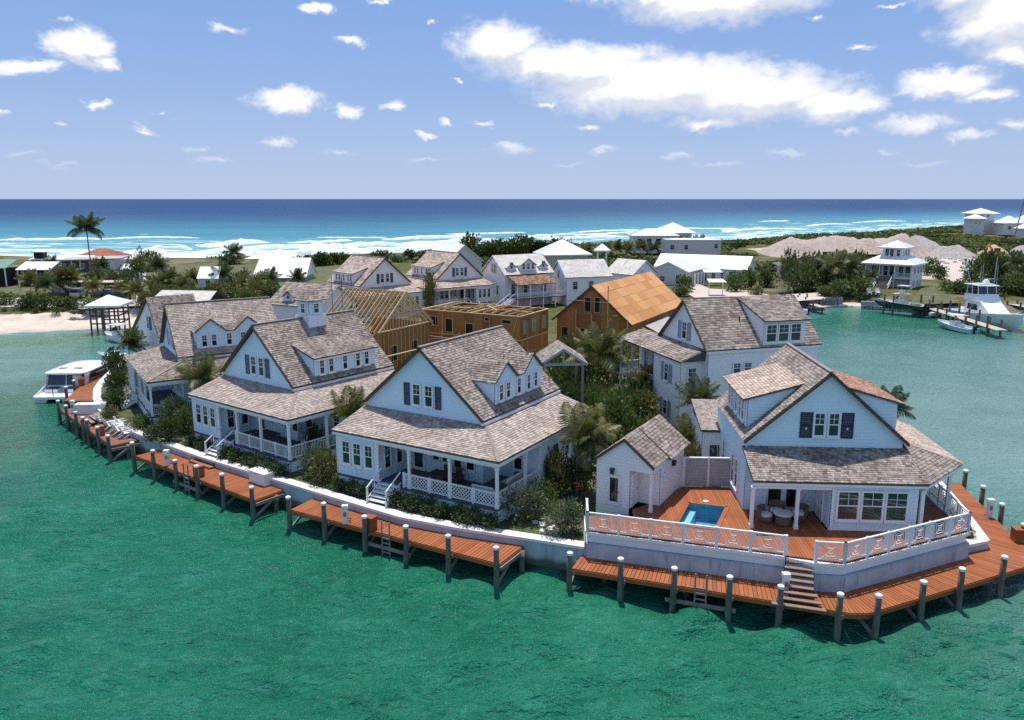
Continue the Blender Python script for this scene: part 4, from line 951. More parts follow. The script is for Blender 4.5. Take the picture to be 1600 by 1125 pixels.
    for k_ in range(nst):
        zz = top - (k_ + 1) * (top - bot) / (nst + .2); wd = .66 + (.18 * max(0, k_ - 4)); MB().box(-wd, wd, -.3 * (k_ + 1), -.3 * k_ - .02, zz - .05, zz).build('step', STEPW, s)
        MB().box(-wd + .05, wd - .05, -.3 * k_ - .08, -.3 * k_ - .05, zz - .2, zz - .051).build('riser', BROWNW, s)
    # pool
    pl = thing('plunge_pool', 'small blue plunge pool sunk in the orange timber deck', 'pool', loc, R(th))
    TILE = mat('pool_tile', lambda t, b: (t.put(b.inputs['Base Color'], t.mix(t.noise(t.new('ShaderNodeNewGeometry').outputs['Position'], 9, 2), (.10, .34, .50), (.17, .44, .60))), b.inputs['Roughness'].__setattr__('default_value', .4)))
    TILEL = simple('pale_pool_step', (.45, .66, .75), .5, .08, 6)
    def _pw(t, b):
        pos = t.new('ShaderNodeNewGeometry').outputs['Position']; nm = t.bump(t.noise(pos, 3, 3), .15, .05)
        tr = t.new('ShaderNodeBsdfTransparent'); tr.inputs[0].default_value = (.70, .93, .98, 1); gl = t.new('ShaderNodeBsdfGlossy'); gl.inputs['Roughness'].default_value = .03; t.put(gl.inputs['Normal'], nm)
        fr_ = t.new('ShaderNodeFresnel'); fr_.inputs[0].default_value = 1.33; t.put(fr_.inputs['Normal'], nm); mx = t.new('ShaderNodeMixShader'); t.l.new(fr_.outputs[0], mx.inputs[0]); t.l.new(tr.outputs[0], mx.inputs[1]); t.l.new(gl.outputs[0], mx.inputs[2])
        t.n.remove(b); t.l.new(mx.outputs[0], [n for n in t.n if n.type == 'OUTPUT_MATERIAL'][0].inputs[0])
    mb = MB(); zf_ = za - .98; a = PQ; mb.poly([(*p, zf_) for p in a])
    for p, q in zip(a, a[1:] + a[:1]): mb.poly([(*p, zf_), (*q, zf_), (*q, za - .03), (*p, za - .03)])
    mb.build('pool_shell', TILE, pl); e_ = Vector(a[1]) - Vector(a[0]); e_ = e_.normalized() * .5; MB().prism([tuple(Vector(a[0]) + e_ * .02), tuple(Vector(a[0]) + e_), tuple(Vector(a[3]) + e_), tuple(Vector(a[3]) + e_ * .02)], zf_ + .01, za - .42).build('pool_bench', TILEL, pl)
    MB().poly([(*p, za - .12) for p in a]).build('pool_water', mat('pool_water', _pw), pl)
    MB().lathe([(.0, 0), (.17, .01), (.17, .05), (0, .06)], 12).build('skimmer_lid', WHITE, pl, (-1.75, 3.55, za + .012))
    return root
pool_house()
# ---------------------------------------------------------------- pool hut
SIDING = SIDING_WHITE
def pool_hut():
    W, L, z0, zE, zA = 3.36, 5.5, 2.75, 5.45, 6.85; th = -29.58
    root = thing('pool_hut', 'small white pool hut with a shingled gable roof and corner recess', 'hut', (4.89, 43.67, 0), R(th))
    k = (zA - zE) / (W / 2 + .12); m = W / 2
    G = [(0, 5.02), (W, 5.02), (W, zE - .02), (m, zA - .1), (0, zE - .02)]
    wallp(root, [((0, 0), (1, 0), G), rectw((0, 0), (2.02, 0), 1.6, 5.02), rectw((2.02, 0), (2.02, 1.25), z0, 5.1), rectw((2.02, 1.25), (W, 1.25), z0, 5.2), rectw((W, 1.25), (W, L), z0 - .6, 5.5), rectw((0, L), (0, 0), 1.6, 5.5), rectw((W, L), (0, L), 1.6, 5.5)])
    wallp(root, [rectw((W, 0), (W, 1.25), 5.0, 5.45)]); MB().poly([(2.02, 0, 5.03), (W, 0, 5.03), (W, 1.25, 5.03), (2.02, 1.25, 5.03)]).build('recess_ceiling', WHITE, root)
    post(root, W - .09, .09, z0, 5.02, .16)
    roof(root, [(W + .14, -.15, zE - .03), (W + .14, 2.1, zE - .03), (m, 2.1, zA), (m, -.15, zA)], SH_GREY, .22, .26, .1)
    roof(root, [(W + .34, 2.1, zE - .12), (W + .34, L + .15, zE - .12), (m, L + .15, zA + .05), (m, 2.1, zA + .05)], SH_GREY, .22, .26, .1)
    roof(root, [(-.14, L + .15, zE - .03), (-.14, -.15, zE - .03), (m, -.15, zA), (m, L + .15, zA)], SH_GREY, .22, .26, .1)
    for x in (-.12, W + .12): board(root, (x, -.17, zE - .1), (m, -.17, zA - .08), .04, .12, BROWNW, 'rake_board')  # dark colour paints in the roof edge shadow
    door(root, 1.1, -.02, z0 + .05, .72, 1.75, 0); lamp(root, 1.0, -.03, 4.72, 0); lamp(root, W + .02, 3.3, 4.6, 90)
    door(root, 2.04, .6, z0 + .02, .75, 1.9, 90, False); window(root, W + .02, 1.9, 4.2, .12, .25, 90, (1, 1), False)
pool_hut()
FENCEW = simple('silver_grey_boards', (.40, .405, .41), .75, .12, 3)
fr = thing('board_fence', 'silver grey horizontal board fence between the pool hut and deck house', 'fence', (10.45, 46.33, 0), R(-2.7))
for k in range(9): MB().box(0, 3.1, -.02, .02, 2.75 + k * .195, 2.75 + k * .195 + .18).build('slat', FENCEW, fr)
for x in (.04, 1.52, 3.06): MB().box(x - .06, x + .06, -.09, -.021, 2.7, 4.62).build('post', TRIM, fr)
MB().box(-.05, 3.15, -.1, .06, 4.52, 4.6).build('cap_rail', TRIM, fr)
SIDING = SIDING_WHITE
# ---------------------------------------------------------------- two storey house
def tall_house():
    th = -73.37; root = thing('tall_house', 'white two storey house with a stacked side porch and one large shed dormer', 'house', (13.29, 69.99, 0), R(th))
    w, L, zG, zA, k = 8.38, 10.2, 8.21, 11.82, .862; m = w / 2; g0 = 1.6
    G = [(0, 7.9), (w - .4, 7.9), (w - .4, zG), ((w - .4) / 2, zG + (w - .4) / 2 * k), (0, zG)]
    wallp(root, [((.2, 0), (1, 0), G)], name='gable_wall'); wallp(root, [((w - .2, L), (-1, 0), G)], name='gable_wall', exp=.3)
    wallp(root, [rectw((.2, 0), (w - .2, 0), g0, 7.95), rectw((w - .2, 0), (w - .2, L), g0, zG), rectw((w - .2, L), (.2, L), g0, zG), rectw((.2, L), (.2, 0), g0, zG)])
    roof(root, [(w, -.3, zG), (w, L + .3, zG), (m, L + .3, zA), (m, -.3, zA)], SH_GREY, .25, .34); roof(root, [(0, L + .3, zG), (0, -.3, zG), (m, -.3, zA), (m, L + .3, zA)], SH_GREY, .3, .4)
    for x in (0, w): board(root, (x, -.33, zG - .12), (m, -.33, zA - .12), .05, .11, BROWNW, 'rake_board')  # boards coloured dark to imitate the shadow under the overhang
    board(root, (w - .05, -.2, zG - .2), (w - .05, L, zG - .2), .05, .2)
    # block with the stacked porches
    df = 1.95; x0, x1 = -4.3, 7.35; zE, zT = 7.26, 8.15
    roof(root, [(x0 - .25, -df - .25, zE), (x1 + .28, -df - .25, zE), (w - .6, .0, zT), (-3.4, 0, zT)], SH_GREY, .25, .34, name='porch_roof')
    roof(root, [(x1 + .28, -df - .25, zE), (x1 + .28, .7, zE), (w - .6, .4, zT), (w - .6, 0, zT)], SH_GREY, .25, .34, name='porch_roof')
    wallp(root, [rectw((2.75, -df), (x1, -df), g0, 7.1), rectw((x1, -df), (x1, 0), g0, 7.15), rectw((2.75, 0), (2.75, -df), g0, 7.1), rectw((-4.2, 0), (2.75, 0), g0, 8.0)])
    MB().box(x0, 2.75, -df, 0, 3.98, 4.12).build('balcony_floor', PORCH, root); board(root, (x0, -df, 4.02), (2.75, -df, 4.02), .05, .24); MB().box(x0, 2.75, -df - .02, 0, 1.7, 1.85).build('porch_floor', PORCH, root)
    for x in (x0 + .08, -1.85, .45, 2.62):
        post(root, x, -df + .08, 4.12, 7.05, .14)
        if x < 2.5: post(root, x, -df + .08, 1.85, 3.9, .16)
    for a, b in zip((x0 + .08, -1.85, .45), (-1.85, .45, 2.62)):
        for q, r_ in ((a, (a + b) / 2), ((a + b) / 2, b)): rail(root, (q + .06, -df + .08), (r_ - .06, -df + .08), 4.12, .9, 'chip')
    rail(root, (x0 + .06, -.1), (x0 + .06, -df + .1), 4.12, .9, 'chip')
    for x in (-3, -.9, 1.4): door(root, x, -.02, 4.14, .85, 2.1, 0); door(root, x, -.02, 1.9, .85, 2.0, 0)
    window(root, 5.06, -df - .02, 5.2, .62, 1.42)
    for dx in (-.68, .68): shutter(root, 5.06 + dx, -df - .03, 5.1, .46, 1.58, 0, BLUEG); shutter(root, 5.06 + dx, -df - .03, 2.2, .46, 1.4, 0, BLUEG)
    window(root, 5.06, -df - .02, 2.3, .62, 1.2)
    window(root, x1 + .02, -.95, 5.15, .72, 1.5, 90)
    window(root, 4.25, -.02, 8.5, .68, 1.38)
    for dx in (-.82, .78): shutter(root, 4.25 + dx, -.03, 8.42, .5, 1.52, 0, BLUEG)
    for v in (2.62, 3.62): window(root, w - .18, v, 6.2, .66, .8, 90)
    for v in (2.6, 6.0, 8.4): window(root, w - .18, v, 3.2, .7, 1.3, 90)
    # shed dormer
    uf, d0, d1, zb, zf = 8.22, 4.9, 8.8, 8.3, 10.42; um, zt = m + .02, zA + .05; mb = MB(); siding(mb, (uf, d0), (0, 1), [(0, zb), (d1 - d0, zb), (d1 - d0, zf), (0, zf)])
    Lr = uf - um
    for v in (d0, d1):
        pz = [(0, zA - .08), (Lr, zb), (Lr, zf), (0, zt - .06)]
        siding(mb, (um, v) if v == d0 else (uf, v), (1, 0) if v == d0 else (-1, 0), pz if v == d0 else [(Lr - a, b) for a, b in pz][::-1])
    mb.build('dormer_wall', SIDING, root); roof(root, [(uf + .45, d0 - .22, zf - .05), (uf + .45, d1 + .22, zf - .05), (um, d1 + .22, zt), (um, d0 - .22, zt)], SH_RED if False else SH_GREY, .25, .34, .09, 'dormer_roof')
    for v in (5.6, 6.75, 7.9): window(root, uf + .02, v, 8.6, .92, 1.4, 90)
    MB().tube([(6.2, 3.9, 9.9), (6.2, 3.9, 10.5)], .06, 8).build('vent_pipe', BLACKP, root)
tall_house()
# small shed with a shingled lean-to roof behind the fence
sd = thing('garden_shed', 'small white shed with a pale shingled lean-to roof beside a deck house', 'shed', (12.5, 50.2, 0), R(-4))
wallp(sd, [rectw((0, 0), (2.0, 0), 1.6, 5.0), rectw((2.0, 0), (2.0, 4.4), 1.6, 5.4), rectw((2.0, 4.4), (0, 4.4), 1.6, 5.6), rectw((0, 4.4), (0, 0), 1.6, 5.2)])
roof(sd, [(-.15, -.2, 5.2), (2.1, -.2, 5.2), (2.1, 4.5, 6.1), (-.15, 4.5, 6.1)], SH_PALE); window(sd, 1.0, -.02, 3.3, 1.1, .9, 0, (2, 1), False)
# open gabled garden pavilion
GREYR = simple('grey_painted_timber', (.36, .37, .39), .7, .15, 3)
gp = thing('garden_pavilion', 'open pavilion with a grey gable roof among the palms', 'pavilion', (2.3, 61.0, 0), R(4))
for x in (.2, 3.3):
    for y in (.2, 3.6): MB().box(-.09, .09, -.09, .09, 0, 5.5).build('post', GREYW, gp, (x, y, 1.7))
roof(gp, [(-.2, 0, 7.25), (-.2, 4, 7.25), (1.75, 4, 8.5), (1.75, 0, 8.5)], SH_GREY, .25, .34, .08); roof(gp, [(3.7, 4, 7.25), (3.7, 0, 7.25), (1.75, 0, 8.5), (1.75, 4, 8.5)], SH_GREY, .25, .34, .08)
MB().beam((0, .1, 7.25), (3.5, .1, 7.25), .14, .2).build('tie_beam', GREYR, gp); MB().beam((1.75, .1, 7.3), (1.75, .1, 8.4), .14, .14).build('king_post', GREYR, gp)
for a in (-.15, 3.65): board(gp, (a, -.03, 7.2), (1.75, -.03, 8.45), .06, .18, GREYR, 'rake_board')
# ================================================================ houses going up
def sheets(root, o, d, L, z0, z1, holes=(), m=None, w=1.22, h=2.44, slope=None, zmax=None):
    """sheathing boards, each a panel of its own, on a wall from o along d"""
    d = Vector((*d, 0)).normalized(); o = Vector((*o, 0)); nm = Vector((d.y, -d.x, 0)); nx = max(1, round(L / w)); nz = max(1, round((z1 - z0) / h)); sw, sh_ = L / nx, (z1 - z0) / nz
    for i in range(nx):
        for j in range(nz):
            a0, a1, b0, b1 = i * sw + .006, (i + 1) * sw - .006, z0 + j * sh_ + .006, z0 + (j + 1) * sh_ - .006
            pts = [(a0, b0), (a1, b0), (a1, b1), (a0, b1)]
            if zmax:
                t0, t1 = zmax(a0), zmax(a1)
                if max(t0, t1) <= b0 + .05: continue
                ph = [(a0, b0), (a1, b0)]
                pts = [(a0, min(b0, t0)), (a1, min(b0, t1)), (a1, min(b1, t1)), (a0, min(b1, t0))]
                pts = [p for k, p in enumerate(pts) if p not in pts[:k]]
                if len(pts) < 3: continue
            off_ = rnd.uniform(0, .008)
            P = lambda s, z, f: o + d * s + Vector((0, 0, z)) + nm * (f + off_)
            n = len(pts); MB().mesh([P(*p, .012) for p in pts] + [P(*p, 0) for p in pts], [tuple(range(n)), tuple(range(n, 2 * n))[::-1]] + [(k, n + k, n + (k + 1) % n, (k + 1) % n) for k in range(n)]).build('panel', m or OSB, root)
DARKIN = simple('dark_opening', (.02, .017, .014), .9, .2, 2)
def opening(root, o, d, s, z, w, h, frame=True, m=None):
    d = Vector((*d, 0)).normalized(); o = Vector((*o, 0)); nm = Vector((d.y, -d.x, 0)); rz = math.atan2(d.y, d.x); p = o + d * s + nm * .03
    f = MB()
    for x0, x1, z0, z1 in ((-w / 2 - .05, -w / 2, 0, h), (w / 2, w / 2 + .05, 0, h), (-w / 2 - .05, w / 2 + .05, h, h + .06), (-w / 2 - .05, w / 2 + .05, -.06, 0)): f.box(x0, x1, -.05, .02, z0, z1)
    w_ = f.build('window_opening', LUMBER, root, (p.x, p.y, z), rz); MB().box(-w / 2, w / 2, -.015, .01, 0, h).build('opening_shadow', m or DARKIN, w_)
# --- sheathed house with the bare board roof
def sheathed_house():
    th = -28.69; root = thing('unfinished_house', 'unfinished house clad in orange boards with a bare sheathed roof and scaffold poles', 'house under construction', (5.33, 97.07, 0), R(th), 'houses under construction')
    w, L, zG, zA, z0 = 9.77, 21.3, 5.78, 9.91, 1.8; m = w / 2; k = (zA - zG) / m
    sheets(root, (.25, 0), (1, 0), w - .5, z0, 9.8, m=OSB, zmax=lambda s: zG + min(s + .2, w - .3 - s) * k)
    sheets(root, (w - .25, 0), (0, 1), L, z0, zG, m=OSB); sheets(root, (.25, L), (0, -1), L, z0, zG, m=OSB)
    for i in range(9):
        for j in range(5):
            a, b = L * i / 9, L * (i + 1) / 9; s0, s1 = j / 5, (j + 1) / 5
            for sg in (1, -1):
                X = (lambda s: w + .3 - s * (m + .3)) if sg > 0 else (lambda s: -.3 + s * (m + .3)); Zz = lambda s: zG - .26 + s * (zA - zG + .26)
                lift = rnd.uniform(0, .03); MB().slab([(X(s0), a - .3 + .01, Zz(s0) + lift), (X(s0), b - .3 - .01, Zz(s0) + lift), (X(s1 - .006), b - .3 - .01, Zz(s1 - .006) + lift), (X(s1 - .006), a - .3 + .01, Zz(s1 - .006) + lift)], .025).build('roof_panel', OSBR, root)
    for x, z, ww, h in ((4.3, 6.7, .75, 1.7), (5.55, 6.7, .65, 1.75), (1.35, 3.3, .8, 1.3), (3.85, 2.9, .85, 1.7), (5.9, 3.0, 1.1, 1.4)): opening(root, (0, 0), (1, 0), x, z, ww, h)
    for x in (-.3, w + .3): board(root, (x, -.32, zG - .4), (m, -.32, zA - .14), .05, .2, BROWNW, 'rake_board')
    for x, a, b in ((3.0, 1.8, 6.9), (5.05, 1.8, 6.6), (7.1, 1.8, 10.0), (9.6, 1.8, 6.2)): MB().beam((x, -.55, a), (x, -.55, b), .1, .1).build('scaffold_pole', LUMBER, root)
    for a, b, z in ((2.6, 8.3, 6.55), (1.9, 7.4, 8.05), (3.2, 8.2, 4.2)): MB().beam((a, -.62, z), (b, -.62, z - .05), .16, .06).build('scaffold_board', GREYW, root)
    for i in range(4): MB().beam((w + .35, 1.5 + i * 1.5, zG - 1.0 + .0), (w + 2.6, 1.5 + i * 1.5, zG - 2.0), .1, .16).build('rafter', LUMBER, root)
    rb = MB().slab([(w + 2.7, 4.2, zG - 1.95), (w + 2.7, 13, zG - 1.95), (w + .3, 13, zG - .9), (w + .3, 4.2, zG - .9)], .06).build('porch_roof', GREYROOF, root)
sheathed_house()
# --- open topped timber box
def timber_box():
    th = -27.85; root = thing('timber_box_house', 'roofless two storey box of brown sheathing boards with loose joists on top', 'house under construction', (.89, 87.67, 0), R(th), 'houses under construction')
    W, D, z0, z1 = 13.2, 7.34, 1.8, 7.1
    sheets(root, (-W, 0), (1, 0), W, z0, z1); sheets(root, (0, 0), (0, 1), D, z0, z1); sheets(root, (0, D), (-1, 0), W, z0, z1); sheets(root, (-W, D), (0, -1), D, z0, z1)
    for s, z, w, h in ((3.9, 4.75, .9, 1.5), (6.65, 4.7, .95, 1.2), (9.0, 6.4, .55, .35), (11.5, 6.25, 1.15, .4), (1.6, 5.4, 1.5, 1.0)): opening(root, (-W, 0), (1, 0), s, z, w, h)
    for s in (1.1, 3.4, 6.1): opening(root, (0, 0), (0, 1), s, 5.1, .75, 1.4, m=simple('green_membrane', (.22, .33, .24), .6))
    for (a, b) in (((-W, 0), (0, 0)), ((0, 0), (0, D)), ((0, D), (-W, D)), ((-W, D), (-W, 0)), ((-W, 3.7), (0, 3.7)), ((-6.5, 0), (-6.5, D))): MB().beam((*a, z1 + .05), (*b, z1 + .05), .16, .1).build('top_plate', LUMBER, root)
    for i in range(12):
        x = -W + .9 + i * 1.08; MB().beam((x, .0, z1 + .17), (x + rnd.uniform(-.5, .5), D * rnd.choice((.5, 1)), z1 + .19), .08, .14).build('joist', LUMBER, root)
    for i in range(5): MB().beam((-W + 2 + i * 2.2, .6 + i % 3 * 2, z1 + .34), (-W + 5.5 + i * 2.0, 1.4 + i % 2 * 3, z1 + .36), .1, .1).build('loose_plank', LUMBER, root)
    for a, b in (((-12, -1.2, 4.3), (-7.2, -2.2, 4.35)), ((-13, -1.5, 3.6), (-9, -1.0, 4.2))): MB().beam(a, b, .16, .08).build('scaffold_board', GREYW, root)
    for x in (-12.5, -9.4, -7.1): MB().beam((x, -1.4, 1.8), (x, -1.4, 5.0), .1, .1).build('scaffold_pole', LUMBER, root)
    for i in range(16):
        x = -W + .5 + i * .82 + rnd.uniform(-.2, .2); z_ = rnd.choice((4.5, 1.9)); MB().beam((x, -.06, z_), (x + rnd.choice((0, 0, .7)), -.06, min(7.0, z_ + rnd.uniform(1.6, 2.6))), .06, .05).build('batten', LUMBER, root)
    MB().beam((-W, -.06, 4.45), (0, -.06, 4.45), .05, .18).build('ledger', LUMBER, root); MB().beam((.06, 0, 4.45), (.06, D, 4.45), .05, .18).build('ledger', LUMBER, root)
    for z in (3.2, 4.6, 6.0): MB().beam((.9, .2, z), (.9, 3.2, z), .05, .05).build('ladder_rail', STEEL, root)
    for y in (.2, 3.2): MB().beam((.9, y, 1.8), (.9, y, 6.6), .05, .05).build('ladder_rail', STEEL, root)
timber_box()
# --- framed gable with open rafters
def framed_house():
    th = 60.22; root = thing('timber_frame_house', 'open timber frame with a studded gable and bare rafters, no roof yet', 'house under construction', (-13.55, 81.47, 0), R(th), 'houses under construction')
    w, L, zG, zA, z0 = 8.5, 8.4, 6.75, 10.1, 1.8; m = w / 2; k = (zA - zG) / m; zp = 6.35
    sheets(root, (0, 0), (1, 0), w, z0, zp); sheets(root, (0, L), (0, -1), L, z0, zp); sheets(root, (w, 0), (0, 1), L, z0, zp)
    for s in (2, 5.6): opening(root, (0, 0), (1, 0), s, 3.1, 1.1, 1.6)
    MB().beam((0, 0, zp + .06), (w, 0, zp + .06), .16, .12).build('top_plate', LUMBER, root)
    for i in range(1, 17):
        x = w * i / 17; zt = zG + min(x, w - x) * k - .15; MB().beam((x, .0, zp + .1), (x, .0, zt), .05, .11, up=(1, 0, 0)).build('stud', LUMBER, root)
    for i in range(15):
        y = L * i / 14
        for sg in (0, 1):
            xe = -.5 if sg == 0 else w + .5; MB().beam((xe, y, zG - .5 * k), (m, y, zA), .055, .2).build('rafter', LUMBER, root)
        if i % 2 == 0 and i > 0: MB().beam((-.45, y, zG - .4), (-1.3, y, zG - .1), .06, .12).build('lookout', LUMBER, root)
        if 0 < i < 14: MB().beam((.1, y, zp), (.1, y, zG), .06, .1, up=(0, 1, 0)).build('stud', LUMBER, root)
    MB().beam((m, -.1, zA + .02), (m, L + .1, zA + .02), .06, .25).build('ridge_beam', LUMBER, root)
    for xe in (-.5, w + .5): board(root, (xe, -.12, zG - .5 * k), (m, -.12, zA + .08), .05, .24, LUMBER, 'rake_board')
    for i in range(12):
        x = .3 + i * .72; MB().beam((x, -.06, 1.9), (x, -.06, zp - .1), .06, .06).build('stud', LUMBER, root)
    for i in range(10): MB().beam((-.06, .4 + i * .85, 1.9), (-.06, .4 + i * .85, zp), .06, .06).build('stud', LUMBER, root)
    for i in range(7): MB().beam((w + .5, .2 + i * 1.2, zG - .5 * k), (w + 1.1, .2 + i * 1.2, zG - .9), .06, .14).build('lookout', LUMBER, root)
    for a, b in (((-1.5, -1.5, 4.2), (5, -2.2, 4.3)), ((2, -1.2, 2.9), (8, -1.6, 3.0))): MB().beam(a, b, .16, .07).build('scaffold_board', LUMBER, root)
    for i in range(9): MB().beam((-2.6 + .1, .6 + i * .95, 5.3), (-.1, .6 + i * .95, 6.3), .055, .16).build('rafter', LUMBER, root)
    MB().beam((-2.55, .3, 5.2), (-2.55, L, 5.2), .1, .16).build('porch_plate', LUMBER, root)
    for i in range(6): MB().beam((-2.5, .4 + i * 1.55, 1.8), (-2.5, .4 + i * 1.55, 5.15), .1, .1).build('porch_stud', LUMBER, root)
    for i in range(6): MB().beam((1.5 + i * .8, L - .5, zA - 2.2), (1.5 + i * .8, L - .5, zA + 1.6), .05, .05).build('rebar_pole', BROWNW, root) if i % 2 == 0 else None
framed_house()
# ================================================================ houses behind
def seam_roof(root, pts, m=METALR, rib=.6, th=.1, name='roof'):
    pts = [Vector(p) for p in pts]; mb = MB().slab(pts, th); e = (pts[1] - pts[0]).normalized(); nm = (pts[1] - pts[0]).cross(pts[2] - pts[0]).normalized()
    if nm.z < 0: nm = -nm
    u = nm.cross(e); u = -u if u.z < 0 else u
    poly = [((p - pts[0]).dot(u), (p - pts[0]).dot(e)) for p in pts]; s = min(p[1] for p in poly) + rib / 2; s1 = max(p[1] for p in poly)
    while s < s1:
        r = clip_row([(a, b) for a, b in poly], s)
        if r and r[1] - r[0] > .3: mb.beam(pts[0] + e * s + u * (r[0] + .02) + nm * .02, pts[0] + e * s + u * (r[1] - .02) + nm * .02, .05, .05, up=nm)
        s += rib
    return mb.build(name, m, root)
def rf(root, pts, m, shing): return roof(root, pts, m, .34, .5, .1) if shing else seam_roof(root, pts, m)
def gable_house(label, loc, th, w, L, z0, zG, zA, m, shing=False, wins=(), wm=None, cat='house', name='house', o=.3, group=None, exp=.3, doors=()):
    root = thing(name, label, cat, (loc[0], loc[1], 0), R(th), group); k = (zA - zG) / (w / 2 + o); mid = w / 2; wm = wm or SIDING; zw = zG + o * k - .1
    G = [(0, z0), (w, z0), (w, zw), (mid, zw + mid * k), (0, zw)]
    wallp(root, [((0, 0), (1, 0), G), ((w, L), (-1, 0), G), rectw((w, 0), (w, L), z0, zw), rectw((0, L), (0, 0), z0, zw)], wm, exp=exp)
    rf(root, [(w + o, -o, zG), (w + o, L + o, zG), (mid, L + o, zA), (mid, -o, zA)], m, shing); rf(root, [(-o, L + o, zG), (-o, -o, zG), (mid, -o, zA), (mid, L + o, zA)], m, shing)
    for x in (-o, w + o): board(root, (x, -o - .02, zG - .1), (mid, -o - .02, zA - .1), .04, .14, TRIM, 'rake_board')
    put_windows(root, w, L, wins); return root
def put_windows(root, w, L, wins):
    for face, s, z, ww, h in wins:
        g = (2, 2) if ww < 1.3 else (3, 1)
        {'f': lambda: window(root, s, -.03, z, ww, h, 0, g), 'r': lambda: window(root, w + .03, s, z, ww, h, 90, g), 'l': lambda: window(root, -.03, s, z, ww, h, -90, g), 'b': lambda: window(root, s, L + .03, z, ww, h, 180, g)}[face]()
def hip_house(label, loc, th, w, d, z0, zE, zA, m=METALR, shing=False, wins=(), wm=None, cat='house', name='house', o=.6, group=None, walls=True, posts=()):
    root = thing(name, label, cat, (loc[0], loc[1], 0), R(th), group)
    if walls: wallp(root, [rectw((0, 0), (w, 0), z0, zE), rectw((w, 0), (w, d), z0, zE), rectw((w, d), (0, d), z0, zE), rectw((0, d), (0, 0), z0, zE)], wm, exp=.3)
    hip_roof(root, -o, w + o, -o, d + o, zE, zA, m, shing)
    for x, y in posts: post(root, x, y, z0, zE, .2)
    put_windows(root, w, d, wins); return root
def hip_roof(root, x0, x1, y0, y1, zE, zA, m, shing=False):
    W, D = x1 - x0, y1 - y0; r = min(W, D) / 2; ym, xm = (y0 + y1) / 2, (x0 + x1) / 2
    if W >= D: A, B = (x0 + r, ym, zA), (x1 - r, ym, zA); q = [[(x0, y0, zE), (x1, y0, zE), B, A], [(x1, y1, zE), (x0, y1, zE), A, B], [(x1, y0, zE), (x1, y1, zE), B], [(x0, y1, zE), (x0, y0, zE), A]]
    else: A, B = (xm, y0 + r, zA), (xm, y1 - r, zA); q = [[(x0, y0, zE), (x1, y0, zE), A], [(x1, y1, zE), (x0, y1, zE), B], [(x1, y0, zE), (x1, y1, zE), B, A], [(x0, y1, zE), (x0, y0, zE), A, B]]
    for p in q:
        p = [a for i, a in enumerate(p) if a not in p[:i]]; rf(root, p, m, shing)
    for a, b in (((x0, y0 + .03), (x1, y0 + .03)), ((x1 - .03, y0), (x1 - .03, y1)), ((x0 + .03, y1), (x0 + .03, y0))): board(root, (*a, zE - .2), (*b, zE - .2), .05, .18)
# small dormered house behind the cupola
def dormer_house(label, loc, th, w, L, z0, zG, zA, m, dorm, mirror=False, wins=(), group=None):
    root = gable_house(label, loc, th, w, L, z0, zG, zA, m, True, wins, group=group); k = (zA - zG) / (w / 2 + .3)
    for (v0, v1, uf, ze, za, nw) in dorm:
        S = (lambda x: x) if not mirror else (lambda x: w - x); sl = lambda z: w + .3 - (z - zG) / k; mid = (v0 + v1) / 2; zb = zG + (w + .3 - uf) * k - .05; mb = MB()
        pf = [(0, zb), (v1 - v0, zb), (v1 - v0, ze), ((v1 - v0) / 2, za - .06), (0, ze)]
        siding(mb, (S(uf), v0) if not mirror else (S(uf), v1), (0, 1) if not mirror else (0, -1), pf, .3)
        for v in (v0, v1): mb.poly([(S(uf), v, zb), (S(uf), v, ze), (S(sl(ze)), v, ze)])
        mb.build('dormer_wall', SIDING, root)
        for a, b in ((v0 - .15, mid), (v1 + .15, mid)): roof(root, [(S(uf + .2), a, ze - .08), (S(sl(ze - .08)), a, ze - .08), (S(sl(za)), b, za), (S(uf + .2), b, za)], m, .3, .45, .07, 'dormer_roof')
        for i in range(nw): window(root, S(uf + .03), v0 + (v1 - v0) * (i + .5 + .15 * (nw > 1)) / (nw + .3 * (nw > 1)), zb + .3, .55, 1.05, 90 if not mirror else -90)
    return root
dormer_house('small grey roofed house with two dormers behind the cupola cottage', (-25.11, 102.5), 61.63, 7.46, 8.6, 1.6, 6.15, 8.78, SH_GREY, [(1.6, 3.4, 7.0, 7.3, 8.0, 1), (4.6, 6.4, 7.0, 7.3, 8.0, 1)], True, wins=[('f', 6.4, 4.2, .6, 1.5), ('l', 2, 3.5, .7, 1.2)])
c = dormer_house('white house with three gabled dormers and a red roofed porch', (-5.15, 140.85), -58.54, 7.74, 9.54, 1.6, 7.41, 10.48, SH_FAR, [(.7, 2.4, 7.1, 8.6, 9.3, 1), (3.2, 6.3, 7.4, 8.9, 10.0, 3), (7.2, 8.9, 7.1, 8.6, 9.3, 1)], False, wins=[('f', 3.5, 7.5, .6, 1.5), ('f', 4.4, 7.5, .6, 1.5), ('f', 3.2, 3.8, .7, 1.6), ('f', 5.2, 3.8, .7, 1.6), ('r', 1.5, 4.0, .8, 1.8), ('r', 4, 4.0, .8, 1.8), ('r', 7.8, 4.0, .8, 1.8)])
roof(c, [(11.2, .3, 6.0), (11.2, 8.2, 6.0), (7.75, 8.2, 7.3), (7.75, .3, 7.3)], SH_RED, .3, .45, .1, 'porch_roof')
MB().box(7.75, 11, .3, 11.5, 3.5, 3.66).build('porch_floor', PORCH, c)
for v in (.45, 3, 5.6, 8.1): post(c, 10.9, v, 1.7, 5.9, .16)
for a, b in ((.5, 3), (3, 5.6), (5.6, 8.1), (8.1, 11.4)): rail(c, (10.9, a), (10.9, b), 3.66, .9, 'bal')
rail(c, (7.8, 11.4), (10.9, 11.4), 3.66, .9, 'bal'); stairs(c, 9.2, 10.6, .3, 1.7, 3.66)
